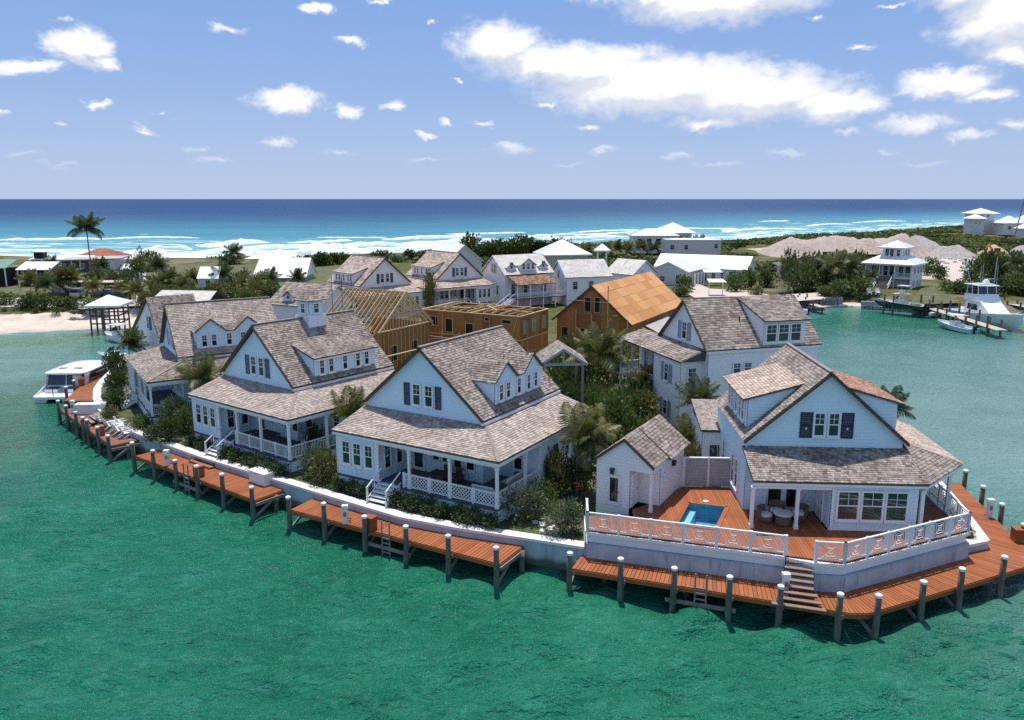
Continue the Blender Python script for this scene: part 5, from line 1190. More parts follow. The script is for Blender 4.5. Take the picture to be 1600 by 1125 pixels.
gable_house('white house with a cream gable roof and two blue windows below its eave', (7.14, 143.38), -71.17, 6.94, 8.32, 1.6, 6.74, 9.47, SH_FAR, True, [('f', 3.4, 6.4, .7, 1.3), ('r', 1.6, 4.6, .9, 1.4), ('r', 4.6, 4.6, .9, 1.4), ('f', 2, 3.3, .7, 1.3)])
e = gable_house('cream roofed house with an air conditioner box in its end gable', (22.25, 147.04), 40.55, 6.86, 6.52, 1.6, 6.22, 8.76, SH_FAR, True, [('f', 5, 4.0, .8, 1.2), ('l', 3, 4.0, .8, 1.2)])
MB().box(2.6, 3.6, -.6, -.02, 6.2, 7.0).build('air_conditioner', WHITE, e)
# long white bungalow
ap = at(1173.9, 400.5, 7.6); lb = thing('bungalow', 'long white bungalow with a wide white metal roof and columned terrace', 'house', (ap.x - 4.4 * math.cos(R(62)), ap.y - 4.4 * math.sin(R(62)), 0), R(62))
Lb = 16.5
wallp(lb, [((0, 0), (1, 0), [(0, 1.6), (8.8, 1.6), (8.8, 5.2), (4.4, 7.45), (0, 5.2)]), rectw((0, Lb), (0, 0), 1.6, 5.1), rectw((8.8, 0), (8.8, Lb), 1.6, 5.1)], exp=.3)
seam_roof(lb, [(-.7, Lb + 4, 5.0), (-.7, -.4, 5.0), (4.4, -.4, 7.6), (4.4, Lb + 4, 7.6)]); seam_roof(lb, [(9.5, -.4, 5.0), (9.5, Lb + 4, 5.0), (4.4, Lb + 4, 7.6), (4.4, -.4, 7.6)])
put_windows(lb, 8.8, Lb, [('l', 1.2, 2.6, 1.2, 1.6), ('l', 3.2, 2.6, .8, 1.9), ('l', 5.2, 2.2, .8, 2.2), ('l', 7.0, 2.2, .8, 2.2), ('l', 8.6, 2.2, .8, 2.2), ('l', 10.5, 2.2, .9, 2.2), ('l', 13, 2.2, 1.0, 2.2), ('f', 2.5, 2.8, 1.6, 1.4), ('f', 6.5, 2.8, 1.4, 1.4)])
wg = gable_house('grey gabled wing at the near end of the long white bungalow', (29.62, 172.15), -30.9, 8.6, 9, 1.6, 4.9, 6.9, METALR, False, [('f', 3, 2.6, 1.2, 1.2), ('f', 6.4, 2.4, .8, 1.8), ('r', 2, 2.4, .8, 2), ('r', 4.5, 2.4, .8, 2)], wm=simple('grey_render', (.55, .56, .58), .7))
for i in range(5): q = off((29.62, 172.15), -30.9, 10.3, .3 + i * 2.1); post(wg, 10.1, .3 + i * 2.1, 1.7, 4.6, .22)
# tower house by the marina
J = thing('tower_house', 'white house by the marina with a square lookout room above its metal roof', 'house', (74.55, 168.63, 0), R(-41.31))
jw, jd = 9.2, 8.0
wallp(J, [rectw((0, 2.0), (jw, 2.0), 1.5, 6.7), rectw((jw, 0), (jw, jd), 1.5, 6.7), rectw((0, jd), (0, 0), 1.5, 6.7), rectw((jw, jd), (0, jd), 1.5, 6.7)], exp=.3)
hip_roof(J, -.75, jw + .75, -.75, jd + .75, 6.85, 9.4, METALR)
wallp(J, [rectw((2.7, 1.9), (6.8, 1.9), 7.3, 10.05), rectw((6.8, 1.9), (6.8, 6.6), 7.3, 10.05), rectw((6.8, 6.6), (2.7, 6.6), 7.3, 10.05), rectw((2.7, 6.6), (2.7, 1.9), 7.3, 10.05)], exp=.3)
hip_roof(J, 1.95, 7.55, 1.15, 7.35, 10.1, 11.45, METALR)
MB().box(0, jw, 0, 2.0, 3.9, 4.05).build('porch_floor', PORCH, J); board(J, (0, 0, 3.95), (jw, 0, 3.95), .06, .3)
for x in (.1, 2.9, 5.9, jw - .1): post(J, x, .1, 1.6, 6.7, .22)
for x in (1.2, 2.3, 3.6, 4.8, 6.6, 7.9): window(J, x, 1.97, 4.2, .85, 2.0)
for x in (3.6, 4.5): window(J, x, 1.87, 8.0, .75, 1.8)
window(J, 5.8, 1.87, 8.3, .6, 1.4); window(J, 6.83, 3.4, 8.3, .7, 1.4, 90); window(J, 6.83, 5.2, 8.3, .7, 1.4, 90)
for v in (2, 4.5, 6.5): window(J, jw + .03, v, 4.8, .8, 1.3, 90); window(J, jw + .03, v, 2.2, .8, 1.2, 90)
for a, b in ((.2, 2.8), (6, jw - .2)): rail(J, (a, .1), (b, .1), 4.05, .95, 'bal')
stairs(J, 3.0, 5.8, .0, 1.7, 4.05, m=GREYW); rail(J, (2.7, 1.2), (4.6, 1.2), 7.6, .9, 'chip')
MB().box(.3, 2.4, -.1, .1, 1.6, 3.4).build('lattice_gate', WHITE, J)
# houses towards the beach
hip_house('big square white metal roof house among the dune bushes', (6.4 + 2.2, 199.5), 14, 11, 9.5, 2, 6.3, 9.6, METALR, wins=[('f', 3.5, 3.6, 1.2, 1.4), ('f', 5, 3.6, .8, 1.4), ('f', 8.5, 3.6, 1.2, 1.4), ('r', 3, 3.6, 1.2, 1.4)], wm=simple('stone_render', (.50, .48, .45), .8), o=.8)
g = hip_house('small open gazebo with a white pyramid roof on tall posts', (19.9, 186), 0, 2.2, 2.2, 2.2, 8.3, 9.8, METALR, walls=False, cat='gazebo', name='gazebo', o=.7, posts=((.1, .1), (2.1, .1), (.1, 2.1), (2.1, 2.1)))
MB().box(0, 2.2, 0, 2.2, 6.0, 6.15).build('gazebo_floor', GREYW, g)
gable_house('white ridge roofed beach house rising behind the two tan cottages', (-13.5, 163), 38, 9, 9, 2, 7.2, 10.7, METALR, False, [('f', 2.5, 4.4, .9, 1.2), ('f', 6.5, 4.4, .9, 1.2)], wm=simple('warm_render', (.60, .57, .53), .8))
G0 = hip_house('low white beach villa with broad hipped metal roofs facing the surf', (38.5, 255), 0, 13.5, 9, 3, 8.6, 10.6, METALR, wins=[('f', 2, 5.6, 1.6, 2), ('f', 5, 5.6, 1.6, 2), ('f', 8, 5.6, 1.6, 2), ('f', 11, 5.6, 1.6, 2), ('r', 3, 5.6, 1.2, 2)], o=1.0)
hip_house('tall white hipped pavilion roof attached above a beach villa', (47.5, 260), 0, 10.5, 10, 3, 9.3, 12.3, METALR, wins=[('f', 7, 6.2, 1.4, 2), ('f', 9, 6.2, .9, 2)], o=1.4)
G2 = hip_house('plain flat topped cream annexe with one dark end window', (44.9, 235), -4, 16, 7, 2.4, 8.3, 8.6, METALR, wins=[('f', 14.6, 5.8, 1.0, 1.4), ('f', 2, 5.4, 1.2, 1.4), ('f', 6, 5.4, 1.2, 1.4)], wm=simple('cream_render', (.66, .62, .55), .8), o=.15)
# west side
gable_house('plain white shed like house with one broad blank metal roof', (-57.0, 176.5), 0, 11.6, 7.5, 1.9, 3.9, 6.6, METALR) if False else None
wh = thing('boat_shed', 'low white shed under one large blank white roof beside the lawn', 'shed', (-57.1, 176.2, 0), 0)
wallp(wh, [rectw((0, 0), (11.3, 0), 1.8, 2.9), rectw((11.3, 0), (11.3, 8), 1.8, 3.1), rectw((0, 8), (0, 0), 1.8, 3.1), rectw((11.3, 8), (0, 8), 1.8, 3.1)], simple('shed_boards', (.34, .30, .27), .85), exp=.3)
seam_roof(wh, [(-.3, -.4, 2.9), (11.7, -.4, 2.9), (11.6, 5.2, 6.9), (-.1, 5.2, 6.9)]); seam_roof(wh, [(11.7, 10.5, 2.9), (-.3, 10.5, 2.9), (-.1, 5.2, 6.9), (11.6, 5.2, 6.9)])
for x, s in ((0, -1), (11.3, 1)): MB().poly([(x, -.1, 3.0), (x, 10.2, 3.0), (x, 5.2, 6.75)]).build('gable_wall', SIDING, wh)
sm = thing('utility_house', 'tiny white utility house with a white roof and one dark window', 'house', (-61.3, 155.3, 0), R(3))
wallp(sm, [rectw((0, 0), (3.9, 0), 1.8, 4.9), rectw((3.9, 0), (3.9, 4.5), 1.8, 5), rectw((0, 4.5), (0, 0), 1.8, 5), rectw((3.9, 4.5), (0, 4.5), 1.8, 5)], exp=.3); window(sm, 1.9, -.03, 2.9, .8, 1.5)
seam_roof(sm, [(-.15, -.3, 4.75), (4.05, -.3, 4.75), (4.0, 2.3, 6.9), (-.1, 2.3, 6.9)]); seam_roof(sm, [(4.05, 4.9, 4.75), (-.15, 4.9, 4.75), (-.1, 2.3, 6.9), (4, 2.3, 6.9)])
bh = hip_house('low grey beach house with a white roof and a green framed panel', (-109.5, 243), 0, 17, 8, -.3 + 1.2, 2.0, 3.6, METALR, wins=[('f', 4, .95, 1.6, .8), ('f', 10, .95, 1.4, .8)], wm=simple('pale_grey_boards', (.46, .49, .53), .7), o=.6)
MB().box(6.2, 8.0, -.35, -.05, .9, 2.0).build('green_panel', GREENTIN, bh)
hip_house('second low grey beach house with open timber decks either side', (-79.5, 240), 0, 17, 7, 1.0, 2.4, 3.9, METALR, wins=[('f', 5, 1.3, 1.4, .7), ('f', 11, 1.3, 1.4, .7)], wm=simple('dull_grey_boards', (.42, .44, .47), .7), o=.6)
for x0, who in ((-83.5, 'west'), (-62, 'east'), (-91.8, 'middle')):
    d = thing('beach_deck', {'west': 'weathered post deck on the surf side, west of the second beach house', 'east': 'weathered post deck at the east end of the second beach house', 'middle': 'weathered post deck joined to the green panelled beach house'}[who], 'deck', (x0, 241, 0), 0, 'post decks by the surf')
    MB().box(0, 4, 0, 4, 2.0, 2.15).build('deck_floor', GREYW, d)
    for x in (0, 1.3, 2.6, 3.9): MB().beam((x, 0, -1), (x, 0, 3.2), .22, .22).build('post', BROWNW, d)
rr = hip_house('open sided restaurant pavilion with a rust red hipped roof', (-111.5, 205), 0, 9.5, 8, 1.6, 5.4, 7.4, REDTIN, wins=[('f', 1.8, 3.6, 1.2, 1.2), ('f', 4.6, 3.6, 1.2, 1.2), ('f', 7.6, 3.6, 1.2, 1.2)], o=.7)
pv = thing('beach_pavilion', 'long open shelter with a flat grey roof in front of the rust red roof', 'shelter', (-104, 184, 0), R(2))
MB().slab([(-.5, -.5, 6.2), (14, -.5, 6.6), (14, 5, 6.9), (-.5, 5, 6.5)], .25).build('roof', GREYROOF, pv)
for x in (.2, 4.5, 9, 13.4):
    for y in (0, 4.6): post(pv, x, y, 1.8, 6.2, .2, 'post')
MB().box(0, 13.6, -.2, 4.8, 1.7, 2.6).build('terrace', GREENTIN, pv)
bl = thing('dark_shelter', 'dark open sided beach bar with a green tin roof at the lawn edge', 'shelter', (-112.5, 166, 0), 0)
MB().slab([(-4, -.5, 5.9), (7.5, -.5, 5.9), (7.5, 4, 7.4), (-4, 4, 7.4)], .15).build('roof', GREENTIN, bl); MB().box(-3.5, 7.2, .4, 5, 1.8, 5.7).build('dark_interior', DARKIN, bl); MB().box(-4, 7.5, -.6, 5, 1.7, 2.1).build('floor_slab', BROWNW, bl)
for x in (-3.8, 1.8, 7.2): post(bl, x, -.3, 2, 5.8, .2, 'post')
b2 = thing('dark_shelter', 'dark beach bar annexe with a white metal roof beside the green roof', 'shelter', (-104.0, 168, 0), 0)
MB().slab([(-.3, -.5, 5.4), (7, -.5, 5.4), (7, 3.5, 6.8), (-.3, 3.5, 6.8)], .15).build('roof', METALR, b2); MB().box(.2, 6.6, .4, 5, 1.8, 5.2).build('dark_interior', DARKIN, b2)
for x in (.1, 3.3, 6.7): post(b2, x, -.3, 1.8, 5.3, .2, 'post')
lh = thing('long_shed', 'long low dark beach shed with a pale roof edge near the surf', 'shed', (-121, 200, 0), 0)
MB().slab([(0, 0, 5.1), (14.5, 0, 5.1), (14.5, 5, 5.8), (0, 5, 5.8)], .2).build('roof', METALR, lh); MB().box(.4, 14, .6, 4.6, 1.6, 4.9).build('wall', simple('dark_brown_boards', (.12, .085, .07), .8), lh)
for i in range(6): window(lh, 1.6 + i * 2.3, .57, 2.9, .9, 1.1)
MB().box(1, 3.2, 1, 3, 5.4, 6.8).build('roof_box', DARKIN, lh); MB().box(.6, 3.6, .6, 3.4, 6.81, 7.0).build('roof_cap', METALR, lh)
h2 = hip_house('cream hipped villa right beside the rust red roofed pavilion', (-99.5, 206), 0, 8, 6, 1.6, 4.8, 6.5, simple('cream_roof', (.72, .66, .58), .6), wins=[('f', 1.5, 3, .8, 1.2), ('f', 4, 3, 1.2, 1.2)], o=.5)
kx = thing('kiosk', 'small grey kiosk with a white lean-to roof beside the long shelter', 'kiosk', (-88.8, 181, 0), 0); wallp(kx, [rectw((0, 0), (2.6, 0), 1.7, 4.2), rectw((2.6, 0), (2.6, 3), 1.7, 5), rectw((0, 3), (0, 0), 1.7, 5)], simple('kiosk_boards', (.40, .42, .42), .8)); MB().slab([(-.3, -.3, 4.3), (2.9, -.3, 4.3), (2.9, 3.2, 5.4), (-.3, 3.2, 5.4)], .12).build('roof', METALR, kx)
ho = thing('side_house', 'white house with a steep blue shaded gable behind the leftmost cottage', 'house', (-44.6, 92.5, 0), R(-47))
wallp(ho, [((0, 0), (1, 0), [(0, 1.6), (9, 1.6), (9, 5.4), (6.2, 9.1), (0, 4.6)]), rectw((9, 0), (9, 5), 1.6, 5.4)])
roof(ho, [(9.3, -.3, 5.2), (9.3, 5, 5.2), (6.2, 5, 9.3), (6.2, -.3, 9.3)], SH_GREY); roof(ho, [(-.3, 5, 4.5), (-.3, -.3, 4.5), (6.2, -.3, 9.3), (6.2, 5, 9.3)], SH_GREY)
window(ho, 5.6, -.02, 5.7, .7, 1.4); shutter(ho, 6.3, -.03, 5.6, .5, 1.5, 0, TEAL)
lw = thing('boat_store', 'low white boat store with a cream shingle roof beside the boathouse', 'shed', (-54.5, 118.5, 0), R(-8)); wallp(lw, [rectw((0, 0), (9, 0), 1.4, 4.4), rectw((0, 6), (0, 0), 1.4, 4.4), rectw((9, 0), (9, 6), 1.4, 4.4)]); roof(lw, [(-.3, -.3, 4.4), (9.3, -.3, 4.4), (9.0, 4.0, 6.2), (0, 4.0, 6.2)], SH_FAR, .3, .45); roof(lw, [(9.3, 8, 4.4), (-.3, 8, 4.4), (0, 4.0, 6.2), (9, 4.0, 6.2)], SH_FAR, .3, .45)
hip_house('low flat roofed bungalow half hidden by hedges next to the lawn', (62.5, 185), -10, 12, 7, 1.8, 5.0, 5.6, GREYROOF, wins=[('f', 3, 3, .9, 1.2), ('f', 6.5, 3, 1.2, 1.2)], wm=simple('old_render', (.52, .48, .43), .85), o=.8)
q = at(1205, 470, 4.5)
# resort on the far headland
gx, gy = 215.0, 380.0
def rs(label, x, y, w, d, zE, zA, o=1.0, wins=()): return hip_house(label, (x, y), 0, w, d, 3.5, zE, zA, METALR, wins=wins, o=o, group='resort houses on the headland', wm=simple('resort_render', (.66, .64, .62), .8))
rs('tall white tower villa with a pyramid roof on the headland', 219, 382, 9, 9, 13.2, 15.6, 1.6, [('f', 3, 11.4, 1.2, 1.2), ('f', 6, 11.4, 1.2, 1.2)])
rs('smaller pyramid roofed lookout left of the tall tower villa', 212.8, 374, 6, 6, 11.0, 13.0, .9, [('f', 2, 8.6, 1, 1.3), ('f', 4, 8.6, 1, 1.3)])
rs('white villa with a steep metal roof right of the tower villa', 226.5, 372, 9, 8, 9.0, 12.2, .5, [('f', 3, 6, 1.4, 1.6)])
v3 = rs('long dormered white hotel range in front of the tower villa', 224, 352, 15, 7, 7.2, 10.2, .6, [('f', 2, 4.4, 1.8, 1.6), ('f', 5, 4.4, 1.8, 1.6), ('f', 8, 4.4, 1.8, 1.6), ('f', 11, 4.4, 1.8, 1.6)])
for i in range(3): MB().box(2 + i * 3.4, 3.6 + i * 3.4, .2, 1.8, 8.0, 9.2).build('dormer', DARKIN, v3)
rs('rightmost white villa with a pointed roof at the picture edge', 240, 380, 10, 8, 9.3, 12.8, .8, [('f', 3, 6.5, 1.4, 1.5)])
# ================================================================ vegetation
def rv(r, s=1): return Vector((r.uniform(-s, s), r.uniform(-s, s), r.uniform(-s, s)))
def leaf_quad(mb, c, d, n, l, w, m=0):
    d = d.normalized(); s = d.cross(n).normalized() * (w / 2) if d.cross(n).length > 1e-4 else Vector((w / 2, 0, 0))
    mb.poly([c, c + d * l * .5 + s, c + d * l, c + d * l * .5 - s], m)
def foliage_mesh(name, m, seed, n, rx, rz, leaf, lumps=7, flat=.0):
    """many leaf sized faces spread over the shells of several overlapping clumps, with gaps between"""
    r = random.Random(seed); mb = MB(); L = []
    for i in range(lumps):
        a = r.uniform(0, 6.283); q = r.uniform(.1, .62); L.append((Vector((math.cos(a) * rx * q, math.sin(a) * rx * q, rz * r.uniform(.35, .8))), r.uniform(.34, .6)))
    for i in range(n):
        c, k = L[i % lumps]; v = rv(r)
        while v.length > 1 or v.length < .2: v = rv(r)
        v = v.normalized() * (r.random() ** .35); p = c + Vector((v.x * rx * k, v.y * rx * k, v.z * rz * k))
        if p.z < .02 * rz: p.z = r.uniform(.02, .3) * rz
        d = (v + rv(r, .7) + Vector((0, 0, .25))); leaf_quad(mb, p, d, rv(r) + Vector((0, 0, .8)), leaf * r.uniform(.6, 1.3), leaf * r.uniform(.35, .6))
    return mb.data(name, m)
def stem_mesh(seed, h, r0=.05):
    r = random.Random(seed); mb = MB()
    for i in range(4):
        a = i * 1.6 + r.random(); mb.tube([(0, 0, -.1), (math.cos(a) * .2, math.sin(a) * .2, h * .35), (math.cos(a) * .5, math.sin(a) * .5, h * .7)], [r0, r0 * .8, r0 * .4], 5)
    return mb.data('stem', BARK)
BUSH = {}
def bush(label, u, v, size, kind='green', z=1.7, h=None, group='garden shrubs', cat='shrub', name='shrub', n=1500, loc=None):
    """a shrub whose foot shows at photo pixel u v, size metres across"""
    ms = {'green': LEAF, 'dark': LEAFD, 'sage': LEAFS, 'olive': LEAFY, 'scrub': SCRUB}[kind]; h = h or size * .75
    i = rnd.randrange(3); k = (kind, n, i)
    if k not in BUSH: BUSH[k] = (foliage_mesh('foliage', ms, hash(kind) % 97 + i * 13 if False else len(kind) * 11 + i * 13 + n, n, 1.0, 1.0, {1500: .16, 700: .22, 300: .34}[n], 8), stem_mesh(i, .8))
    p = loc or at(u, v, z); t = thing(name, label, cat, (p[0], p[1], z), rnd.uniform(0, 6.28), group)
    o = link('foliage', BUSH[k][0], t); o.scale = (size * .52, size * .52, h); s = link('stem', BUSH[k][1], t); s.scale = (size * .5, size * .5, h)
    return t
FR = {}
def frond_mesh(kind, var):
    k = (kind, var)
    if k in FR: return FR[k]
    r = random.Random(var * 7 + 3); mb = MB(); L = 1.0; droop = (.22, .42, .7, 1.0)[var % 4]; pts = []
    for i in range(11):
        t = i / 10; a = .75 - droop * 1.55 * t ** 1.35; pts.append((pts[-1] + Vector((math.cos(a), 0, math.sin(a))) * .1) if pts else Vector((0, 0, 0)))
    mb.tube(pts[::2] + [pts[-1]], [.016, .014, .012, .010, .007, .004, .003], 4)
    n = 30
    for i in range(n):
        t = .14 + .86 * i / (n - 1); f = t * 10; j = min(9, int(f)); p = pts[j].lerp(pts[j + 1], f - j); tg = (pts[j + 1] - pts[j]).normalized(); l = .34 * math.sin(math.pi * (t * .82 + .16)) ** .7 + .03
        for s in (-1, 1):
            d = (Vector((0, s, 0)) + tg * (.55 + .5 * t) + Vector((0, 0, -.30 - .25 * r.random()))).normalized(); q = p + d * l; w = tg * .016
            tip = q + Vector((0, 0, -.10 * l * 3 * r.uniform(.5, 1.2))); mid = p.lerp(q, .55)
            mb.mesh([p - w * .5, p + w * .5, mid + w, mid - w, tip], [(0, 1, 2, 3), (3, 2, 4)])
    FR[k] = mb.data('frond', FROND if kind == 'olive' else FRONDD); return FR[k]
CROWN = {}
def crown_mesh(kind, seed, wind):
    k = (kind, seed, wind)
    if k in CROWN: return CROWN[k]
    r = random.Random(seed); mb = MB(); src = [frond_mesh(kind, v) for v in range(4)]
    geo = [([Vector(v.co) for v in m.vertices], [tuple(p.vertices) for p in m.polygons]) for m in src]
    for i, (M, v) in enumerate(frond_set(r, 22, wind)):
        vs, fs = geo[v]; b = len(mb.v); mb.v += [tuple(M @ c) for c in vs]
        for f in fs: mb.f.append(tuple(a + b for a in f)); mb.m.append(0)
    CROWN[k] = mb.data('crown', FROND if kind == 'olive' else FRONDD); return CROWN[k]
def frond_set(r, n, wind):
    out = []
    for i in range(n):
        a = i * 2.39996 + r.uniform(-.3, .3); lift = (i / n); d = Vector((math.cos(a), math.sin(a), 0)) + Vector((wind, wind * .25, 0)); a = math.atan2(d.y, d.x)
        pit = .95 - 1.25 * lift + r.uniform(-.12, .12); v = min(3, int(lift * 3.2) + (1 if r.random() < .3 else 0))
        M = Matrix.Rotation(a, 4, 'Z') @ Matrix.Rotation(-pit + .3, 4, 'Y') @ Matrix.Rotation(r.uniform(-.35, .35), 4, 'X') @ Matrix.Scale(r.uniform(.82, 1.1), 4); out.append((M, v))
    return out
TRK = {}
def trunk_mesh(seed):
    if seed not in TRK:
        r = random.Random(seed); b = r.uniform(-.05, .05); pts = [(b * math.sin(t * 3), r.uniform(-.006, .006), t) for t in [i / 9 for i in range(10)]]; TRK[seed] = MB().tube(pts, [.022, .017, .015, .014, .0135, .013, .0125, .012, .012, .015], 8).data('trunk', TRUNK)
        for p in TRK[seed].polygons: p.use_smooth = True
    return TRK[seed]
def palm(label, u, v, vc, fl=2.6, kind='olive', z=2.0, wind=.35, near=False, loc=None, h=None, group='coconut palms', thick=1.0, nf=20):
    """a palm whose foot shows at u v and whose crown centre shows at height vc"""
    p = loc or at(u, v, z); h = h or max(.6, at_y(u, vc, p[1])[2] - z)
    t = thing('palm_tree', label, 'palm tree', (p[0], p[1], z), 0, group)
    sd = rnd.randrange(5); o = link('trunk', trunk_mesh(sd), t, (0, 0, -.1), rnd.uniform(0, 6)); k = max(.55, min(1.25, h / 6)) * 8 * thick; o.scale = (k, k, h + .15)
    if near:
        r = random.Random(int(u * 3 + v))
        for M, vv in frond_set(r, nf, wind):
            f = link('frond', frond_mesh(kind, vv), t); f.matrix_basis = Matrix.Translation((0, 0, h)) @ M @ Matrix.Scale(fl, 4)
    else:
        c = link('crown', crown_mesh(kind, rnd.randrange(4), wind), t, (0, 0, h), 0); c.scale = (fl,) * 3; c.rotation_euler[2] = rnd.uniform(-.5, .5)
    return t
N = dict(z=1.7, near=True, group='palms in the cottage gardens')
palm('windswept palm between the lattice railed cottage and the pool hut', 900, 775, 692, 2.7, 'olive', wind=.9, nf=24, **N)
palm('broad palm in front of the sheathed roof house, fronds spread all round', 935, 630, 556, 3.3, 'olive', wind=.2, **N)
palm('dark palm rising against the white wall of the two storey house', 1090, 690, 628, 2.3, 'dark', wind=.25, **N)
palm('low pale fronded palm just behind the pool hut roof', 1080, 722, 690, 2.5, 'olive', wind=.1, **N)
q = at_y(533, 652, 55); palm('drooping palm in the gap between cupola cottage and lattice cottage', 0, 0, 0, 2.3, 'olive', wind=.7, loc=(q[0] + .4, 55, 0), h=q[2] - 1.7, **N)
q = at_y(311, 594, 64.5); palm('golden drooping palm beside the corner porch of the leftmost cottage', 0, 0, 0, 2.4, 'olive', wind=.5, loc=(q[0], 64.5, 0), h=q[2] - 1.7, **N)
palm('dark palm at the far corner of the leftmost cottage porch roof', 205, 575, 540, 2.3, 'dark', wind=.6, **N)
palm('small palm at the back of the pale ridged cottage, seen past its gable', 432, 520, 482, 2.0, 'dark', wind=.2, **N)
q = at_y(1388, 640, 53); palm('palm tip showing past the right hip of the deck house', 0, 0, 0, 1.7, 'dark', loc=(q[0], 53, 0), h=q[2] - 1.7, wind=.4, **N)
palm('slim palm beside the white stairs of the balcony house garden', 1010, 640, 600, 2.2, 'olive', wind=.1, **N)
palm('tall solitary coconut palm standing above the beach pavilion', 143, 440, 358, 4.2, 'dark', near=True, wind=.25, nf=22, group='palms by the beach road')
W = dict(group='palms by the beach road')
for l, u, v, vc, fl, k in [
    ('coconut palm by the road, leftmost of the pair above the beach wall', 49, 469, 441, 2.6, 'olive'), ('dark coconut palm by the road, right one of the pair above the beach wall', 71, 471, 447, 2.5, 'dark'),
    ('wide olive palm at the lawn edge below the long shelter', 93, 458, 438, 3.0, 'olive'), ('olive palm leaning over the lawn right of the wide one', 110, 457, 437, 3.0, 'olive'), ('slim palm on the verge directly left of the white boathouse roof', 147, 483, 450, 2.1, 'olive'),
    ('short palm right of the parked cars', 193, 474, 452, 2.3, 'olive'), ('palm at the road end beside the pale utility pole', 214, 479, 456, 2.3, 'olive'), ('dark palm under the eaves of the long shelter', 158, 436, 416, 2.6, 'dark'),
    ('dark bushy palm left of the shelter terrace', 82, 434, 414, 2.4, 'dark'), ('tall palm on the lawn left of the beach house', 247, 447, 417, 3.0, 'dark'), ('short olive palm in the thicket below the tall lawn palm', 264, 460, 439, 2.8, 'olive'),
    ('palm at the left corner of the tiny utility house', 301, 455, 436, 2.5, 'olive'), ('palm at the right corner of the tiny utility house', 348, 455, 431, 2.8, 'dark'), ('windblown little palm against the surf between the beach houses', 366, 412, 396, 3.2, 'dark'),
    ('palm in front of the broad white shed roof', 421, 452, 437, 2.8, 'olive'), ('palm at the right end of the broad white shed roof', 464, 446, 435, 2.5, 'dark'), ('olive palm in the thicket right of the utility house', 378, 462, 446, 2.6, 'olive'),
    ('olive palm in the thicket above the pale ridge of the leftmost cottage', 400, 466, 449, 2.5, 'olive'), ('olive palm left of the thicket near the cottage ridge', 285, 468, 449, 2.4, 'olive'), ('bushy palm in front of the cream villa by the red roof', 222, 432, 414, 2.6, 'olive')]: palm(l, u, v, vc, fl, k, **W)
W = dict(group='palms below the beach villas')
for l, u, v, vc, fl, k in [('palm left end of the row below the low beach villa', 962, 404, 388, 3.0, 'olive'), ('second palm of the row below the low beach villa', 980, 403, 390, 3.0, 'olive'), ('third palm of the row below the low beach villa', 1000, 404, 388, 3.2, 'olive'),
    ('fourth palm of the row, just left of the cream annexe', 1020, 405, 390, 3.0, 'dark'), ('palm in front of the left end of the cream annexe', 1046, 402, 386, 3.2, 'dark'), ('palm before the middle of the cream annexe', 1068, 402, 385, 3.2, 'olive'), ('tall dark palm before the right part of the cream annexe', 1090, 402, 382, 3.2, 'dark'), ('palm beside the dark end window of the cream annexe', 1112, 403, 390, 2.8, 'olive'),
    ('palm beside the gazebo with the pyramid roof', 915, 405, 392, 2.8, 'olive'), ('palm right of the gazebo among dune bushes', 946, 406, 393, 2.8, 'olive')]: palm(l, u, v, vc, fl, k, z=2.5, **W)
W = dict(group='palms by the marina shore')
for l, u, v, vc, fl, k in [('big dark palm in the grove left of the tower house', 1322, 452, 420, 3.4, 'dark'), ('broad olive palm at the water side of the marina grove', 1298, 455, 418, 3.4, 'olive'), ('palm at the left edge of the marina grove', 1268, 450, 422, 3.0, 'dark'), ('small palm against the porch of the tower house', 1358, 455, 434, 2.2, 'dark'), ('palm between the grove and the thatched mound', 1310, 432, 408, 3.0, 'dark'),
    ('palm on the bank behind the sport fishing yacht', 1585, 440, 412, 3.0, 'dark'), ('low palm beside the hedge of the flat roofed bungalow', 1235, 440, 418, 2.6, 'dark')]: palm(l, u, v, vc, fl, k, **W)
# shrubs in the gardens
B = bush
B('round sage shrub at the corner of the lattice porch, left one of two', 818, 812, 2.3, 'sage'); B('round sage shrub by the seawall, right one of two near the pool deck', 878, 832, 2.2, 'sage')
B('sage shrub behind the pair of round ones beside the lattice porch', 845, 795, 2.0, 'green'); B('glossy green shrub at the left foot of the pool hut', 902, 772, 2.6, 'green', h=2.2); B('olive flowering shrub beside the windswept palm', 868, 770, 2.6, 'olive', h=2.2)
B('dark glossy bush under the windswept palm', 895, 735, 2.6, 'dark', h=2.6)
for l, u, v, s, k, h in [('leafy tree like bush between the tall house porch and the pool hut', 960, 690, 4.2, 'green', 3.4), ('dark bush under the broad palm at the lattice cottage back', 893, 632, 3.6, 'dark', 3.2), ('olive bush below the open pavilion gable', 905, 612, 3.4, 'olive', 3.0), ('big olive bush at the back corner of the lattice cottage', 872, 600, 3.0, 'olive', 3.2), ('green bush before the lower porch of the tall house', 1000, 645, 3.2, 'green', 2.8), ('dark bush beside the lower porch posts of the tall house', 985, 668, 3.0, 'dark', 2.6), ('green bush in the middle of the garden behind the hut', 925, 668, 3.4, 'green', 2.8), ('olive bush left of the leafy one behind the hut', 935, 705, 3.0, 'olive', 2.4), ('low bush at the foot of the white fence, garden side', 1080, 745, 2.2, 'olive', 2.0), ('small leafy bush in front of the little lean-to shed', 1125, 712, 1.8, 'green', 1.4)]: B(l, u, v, s, k, h=h)
